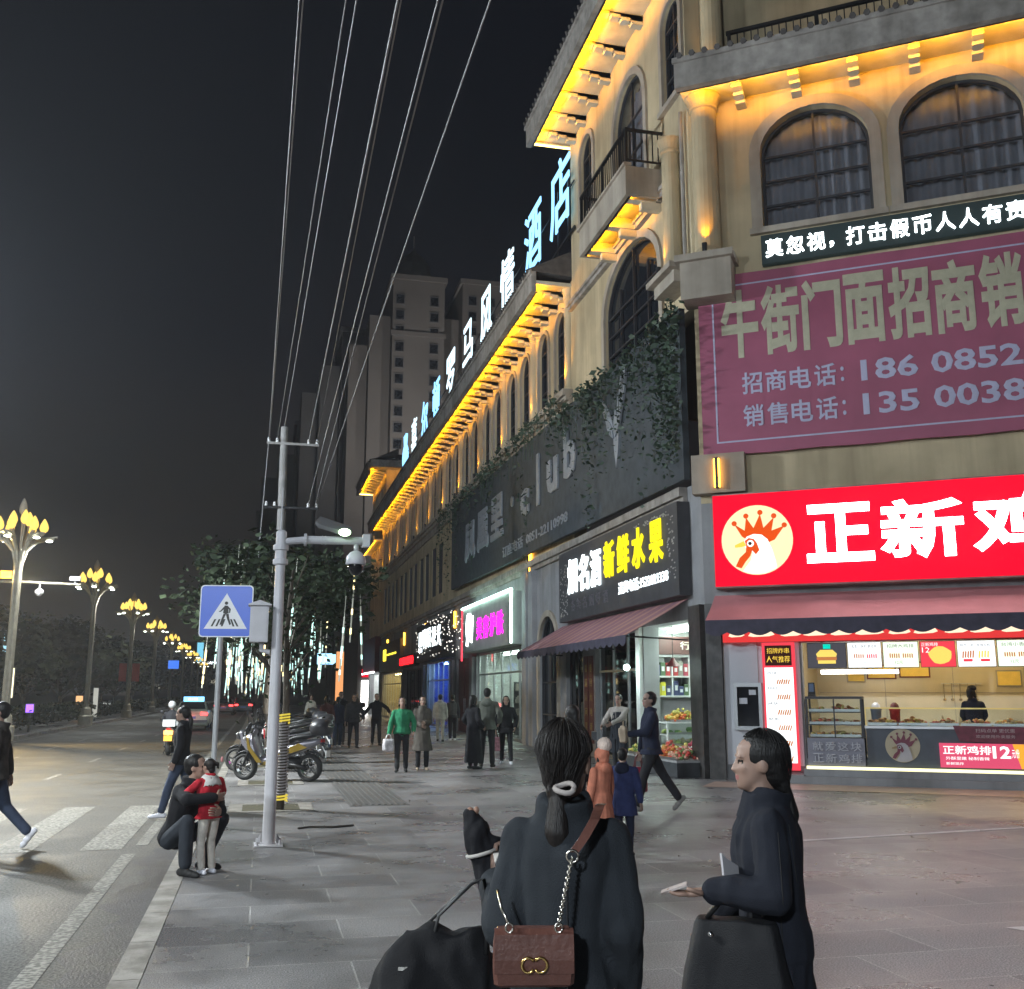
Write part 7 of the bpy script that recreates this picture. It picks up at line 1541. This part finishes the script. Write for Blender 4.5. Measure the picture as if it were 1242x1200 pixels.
# ================================================================== things the people carry
def bag(name, label, cat, loc, w_, d_, h_, m, hm, strap=.25, grp=None, rz=0., flat=1.):
    t = thing(name, label, cat, loc, rz, grp)
    b = MB(); b.loft([[(x_*w_/2*q, y_*d_/2*q2*flat, z_) for x_, y_ in ((-1,-.6),(-.7,-1),(0,-1.1),(.7,-1),(1,-.6),(1,.6),(.7,1),(0,1.1),(-.7,1),(-1,.6))] for z_, q, q2 in ((0,.86,.8),(h_*.06,.98,1),(h_*.5,1,1),(h_*.85,.95,.8),(h_,.90,.45))]); remesh(b, "bag_body", m, t, max(.008, w_*.04), 2, w_*.025, 9)
    b = MB()
    for s in (-1,1): b.tube([(-w_*.25, s*d_*.2, h_*.92),(-w_*.15, s*d_*.12, h_+strap*.75),(0,s*d_*.05,h_+strap),(w_*.15, s*d_*.12, h_+strap*.75),(w_*.25, s*d_*.2, h_*.92)], .008, 6)
    b.obj("handle", hm, t, smooth=True, local=True)
    return t
TOTE = thing("tote_bag", "big black tote bag hanging from the forearm of the woman with the chain strap", "bag", tuple(ppt(A, (-.40,.12,.62))), R(-16))
b = MB(); b.loft([[(x_*.22*q, y_*.09*q2, z_) for x_, y_ in ((-1,-.5),(-.7,-1),(0,-1.15),(.7,-1),(1,-.5),(1,.5),(.7,1),(0,1.15),(-.7,1),(-1,.5))] for z_, q, q2 in ((0,1.0,1),(.06,1.12,1.25),(.22,1.0,1.25),(.36,.74,.95),(.44,.50,.5))]); remesh(b, "bag_body", cloth("tote nylon", (.014,.014,.016)), TOTE, .010, 3, .042, 9)
b = MB()
for s in (-1,1): b.tube([(-.09-.05*s,s*.05,.36),(-.01,s*.045,.485),(.085,s*.02,.57),(.12,0,.58),(.135,s*.035,.50),(.13,s*.05,.38)], .0055, 6)
b.obj("handle", M_SEAT, TOTE, smooth=True, local=True)
b = MB(); b.box(-.12,-.10,.345,-.08,-.095,.355); b.obj("metal_tag", M_CHROME, TOTE, local=True)
# maroon chain bag
fx = ppt(A, (-.10,-.255,1.105)); rzb = R(-16+4); SBAG = thing("shoulder_bag", "maroon leather flap bag with gold clasp hanging on a chain at the woman's back", "bag", tuple(fx), rzb)
M_MAR = mat("maroon leather", (.125,.052,.040), .42, var=.15, vscale=14, bump=.15, bscale=60)
b = MB(); q8 = [(-1,-.6),(-.9,-1),(.9,-1),(1,-.6),(1,.6),(.9,1),(-.9,1),(-1,.6)]
b.loft([[(x_*.108*q, y_*.038*q2, z_) for x_, y_ in q8] for z_, q, q2 in ((-.072,.90,.6),(-.064,.97,.92),(-.03,1,1.08),(.03,.99,1.02),(.062,.95,.85),(.072,.88,.5))]); b.obj("bag_body", M_MAR, SBAG, smooth=False, local=True)
b = MB(); b.loft([[(-.104,-.046-q,z_),(.104,-.046-q,z_),(.104,-.040-q,z_),(-.104,-.040-q,z_)] for z_, q in ((.074,-.02),(.062,.0),(.0,.004),(-.034,.0))]); b.obj("flap", M_MAR, SBAG, local=True)
M_GOLD = mat("gold clasp", (.75,.52,.20), .22, 1, var=0)
b = MB()
for cx_, a0 in ((-.016,0.6),(.016,3.74)): b.tube([(cx_+.017*math.cos(a0+i*.36), -.056, -.010+.018*math.sin(a0+i*.36)) for i in range(15)], .004, 7)
b.obj("clasp", M_GOLD, SBAG, smooth=True, local=True)
def tolocal(v_): return Matrix.Rotation(-rzb,4,'Z') @ (v_-fx)
p1 = ppt(A, (.015,-.225,1.375)); p2 = tolocal(ppt(A, (0,0,0)))*0 + Vector((.065,-.028,.078))
cv = [tolocal(ppt(A, q)) for q in ((.115,.01,1.50),(.105,-.075,1.505),(.085,-.15,1.47),(.05,-.195,1.42),(.02,-.222,1.385))]
b = MB(); b.loft([[tuple(c+Vector((s*.014,q,0))) for s, q in ((-1,0),(1,0),(1,.005),(-1,.005))] for c in cv]); b.obj("strap", M_MAR, SBAG, local=True)
b = MB(); a_ = tolocal(p1); c_ = p2; n = 24
b.tube([tuple(a_+Vector((.016*math.cos(i*.524),-.004,.016*math.sin(i*.524)))) for i in range(13)], .0035, 6)
for i in range(n):
    q0 = a_.lerp(c_, (i+.05)/n); q1 = a_.lerp(c_, (i+.95)/n); sd = (Vector((1,0,.3)) if i % 2 else Vector((0,1,0))).normalized()*.0055
    b.tube([q0,q0.lerp(q1,.25)+sd,q0.lerp(q1,.75)+sd,q1,q0.lerp(q1,.75)-sd,q0.lerp(q1,.25)-sd,q0], .0024, 5)
for s in (-1,1): b.tube([(s*.065+.010*math.cos(i*.63), -.04, .078+.012*math.sin(i*.63)) for i in range(11)], .003, 5)
b.tube([(-.065,-.036,.085),(-.085,-.01,.12),(-.095,.03,.16)], .004, 5)
b.obj("chain", mat("pale chain metal", (.62,.58,.52), .25, 1, var=0), SBAG, smooth=True, local=True)
# scrunchie and clip on her hair
hb_ = ppt(A, (0,-.10,1.545))
b = MB(); b.tube([(.030*math.cos(i*.4488), .024*math.sin(i*.4488), .004*math.sin(i*.9)) for i in range(15)], .0085, 7); o = b.obj("hair_band", cloth("pale hair band", (.40,.36,.34)), A, smooth=True, local=True); o.location = (-0.005,-.135,1.56); o.rotation_euler = (.5,0,-.25)
b = MB(); b.box(.085,-.03,1.70,.10,.05,1.725); o = b.obj("hair_clip", M_PLAST, A, local=True)
# dark rolled bundle in her raised hand
hp_ = ppt(A, (-.265,.235,1.265)); BN2 = thing("rolled_bundle", "dark rolled bundle with a pale band held up in the woman's hand", "bundle", tuple(hp_), R(-16))
b = MB(); limb(b, [(.0,0,-.06),(-.015,.01,.03),(-.03,.02,.10),(-.05,.02,.155)], [.034,.036,.042,.026]); limb(b, [(-.01,.03,.06),(.03,.02,.08)], [.03,.02]); remesh(b, "wrap", K_BLK, BN2, .008, 2, .018, 26)
b = MB(); b.tube([(.045*math.cos(i*.4488)-.02, .045*math.sin(i*.4488)+.012, .045+.012*math.cos(i*.4488)) for i in range(15)], .006, 6); b.loft([[(.02,-.05,.05),(.075,-.03,.055),(.075,-.03,.062),(.02,-.05,.058)],[(.03,-.045,.0),(.06,-.04,.01),(.06,-.04,.016),(.03,-.045,.008)]]); b.obj("band", cloth("pale band", (.50,.47,.44)), BN2, smooth=True, local=True)
b = MB(); b.ball((-.058,.02,.170), (.013,.012,.012), 8, 5); b.ball((-.038,.02,.172), (.010,.010,.012), 8, 5); b.obj("tip", mat("tan tip", (.30,.17,.12), .6, var=.1), BN2, smooth=True, local=True)
# second woman's bag and papers
tb = ppt(Bp, (-.16,.15,.57)); T2 = thing("tote_bag", "upright black shopper bag with studs held by the woman in profile", "bag", tuple(tb), R(66-8))
b = MB(); b.loft([[(x_*.10*q2, y_*.20*q, z_) for x_, y_ in ((-1,-.85),(-.6,-1),(.6,-1),(1,-.85),(1,.85),(.6,1),(-.6,1),(-1,.85))] for z_, q, q2 in ((0,1.0,1),(.05,1.05,1.1),(.2,.95,1.0),(.34,.80,.8),(.42,.70,.55))]); remesh(b, "bag_body", cloth("shopper leather", (.013,.013,.015), .1, .5), T2, .011, 2, .008, 9)
b = MB()
for s in (-1,1): b.tube([(s*.03,-.10,.44),(s*.025,-.07,.50),(s*.012,-.03,.535),(s*.025,.03,.50),(s*.03,.10,.42)], .009, 7)
b.obj("handle", M_SEAT, T2, smooth=True, local=True)
b = MB(); 
for z_, y_ in ((.38,.08),(.33,-.14),(.24,-.16),(.14,-.17)): b.ball((-.085 if y_ > 0 else -.03,y_,z_), .011, 8, 5)
b.obj("stud", M_CHROME, T2, smooth=True, local=True)
h2 = ppt(Bp, (-.20,.335,1.165)); PA = thing("paper_packet", "folded pale paper lying across the open palm of the woman in profile", "paper", tuple(h2), R(66))
b = MB(); b.box(-.03,.0,.004,.03,.095,.011); b.v = [Matrix.Rotation(-.35,4,'X') @ v_ for v_ in b.v]; b.obj("packet", mat("pale packet", (.50,.42,.40), .6, var=.05), PA, local=True)
h3 = ppt(Bp, (-.12,.16,1.225)); PB2 = thing("leaflet", "stiff pale leaflet sticking up behind the sleeve of the woman in profile", "paper", tuple(h3), R(40))
b = MB(); b.prism([(-.07,-.02),(.10,-.05),(.10,-.02),(-.05,.04),(-.085,.06)], -.004, .004); b.obj("sheet", mat("pale sheet", (.62,.60,.62), .6, var=.05), PB2, local=True)
# other carried bags
g = ppt(G1, (.31,.13,.50)); bag("plastic_bag", "white plastic bag with dark shopping in the green sweater woman's hand", "bag", tuple(g), .26, .18, .26, mat("white film", (.55,.53,.55), .35, var=.5, vscale=9), M_WHITE, .1)
g = ppt(GB, (.28,.14,.34)); bag("gift_bag", "pink printed carrier bag held low by the young woman in the black hoodie", "bag", tuple(g), .24, .14, .34, mat("pink print bag", (.45,.20,.26), .5, var=.5, vscale=14), M_DRED, .16)
g = ppt(WK, (.25,.13,.28)); bag("carrier_bag", "dark red carrier bag swinging from the striding man's hand", "bag", tuple(g), .26, .16, .36, mat("dark red film", (.26,.02,.045), .35, var=.3, vscale=6), M_DRED, .18)
g = ppt(WK, (-.16,.45,1.12)); t = thing("paper_bag", "crumpled tan paper bag between the striding man and the fruit seller", "bag", tuple(g), 1.0)
b = MB(); b.loft([[(x_*q,y_*q*.7,z_) for x_, y_ in ((-.07,-.07),(.07,-.07),(.07,.07),(-.07,.07))] for z_, q in ((-.10,.9),(0,1.05),(.10,1.0),(.14,.5))]); remesh(b, "paper", mat("tan paper", (.46,.36,.26), .7, var=.2), t, .012, 2, .02, 14)
b = MB(); b.tube([(-.03,0,.13),(-.02,0,.2),(.03,0,.2),(.03,0,.13)], .005, 5); b.obj("handle", mat("tan cord", (.4,.3,.2), .8, var=0), t, local=True)
g = ppt(RDR, (0,0,0))
b = MB(); b.tube([(.9,11.75,.012),(1.05,11.8,.02),(1.35,11.78,.014),(1.62,11.9,.012)], .014, 6); b.fr = ID; tag(b.obj("twig", mat("dark twig", (.03,.025,.02), .9, var=.2), None), "thin dark twig lying on the paving near the white pole", "twig")
bpy.data.objects["twig"].location = (-.35, 2.2, 0)
b = MB(); r_ = random.Random(14)
for i in range(260):
    x_, y_, s_ = r_.uniform(-.4,9.5), 2+r_.random()**1.3*24, r_.uniform(.007,.017); k = r_.uniform(.6,1)
    b.add([(x_+s_*math.cos(j*.785)*(1+.2*math.sin(j*2+i)), y_+s_*k*math.sin(j*.785), .0028) for j in range(8)], [tuple(range(8))])
stuff(b.obj("gum_spots", mat("trodden gum", (.055,.052,.05), .8, var=.4, vscale=1)))
# litter flecks, a few fallen leaves
b = MB(); r_ = random.Random(4)
for i in range(160): leaf(b, Vector((r_.uniform(-.4,9), r_.uniform(5,24), .012)), r_.uniform(.02,.06), r_)
for v_ in b.v: v_.z = max(.004, min(.03, v_.z))
stuff(b.obj("litter", mat("dry litter", (.30,.26,.22), .9, var=.5, vscale=1)))
for m in bpy.data.meshes:
    pass
# ================================================================== thin scattering volume, added to stand in for lens veil
b = MB(); b.box(-300, -70, -1.2, 130, 480, 78); hz = b.obj("haze", []); stuff(hz)
m = bpy.data.materials.new("haze air"); m.use_nodes = True; n = m.node_tree.nodes; n.remove(n["Principled BSDF"])
v = n.new("ShaderNodeVolumePrincipled"); v.inputs['Color'].default_value = (.85,.88,.95,1); v.inputs['Density'].default_value = .0008; v.inputs['Anisotropy'].default_value = .35
m.node_tree.links.new(v.outputs[0], n["Material Output"].inputs['Volume']); hz.data.materials.append(m)
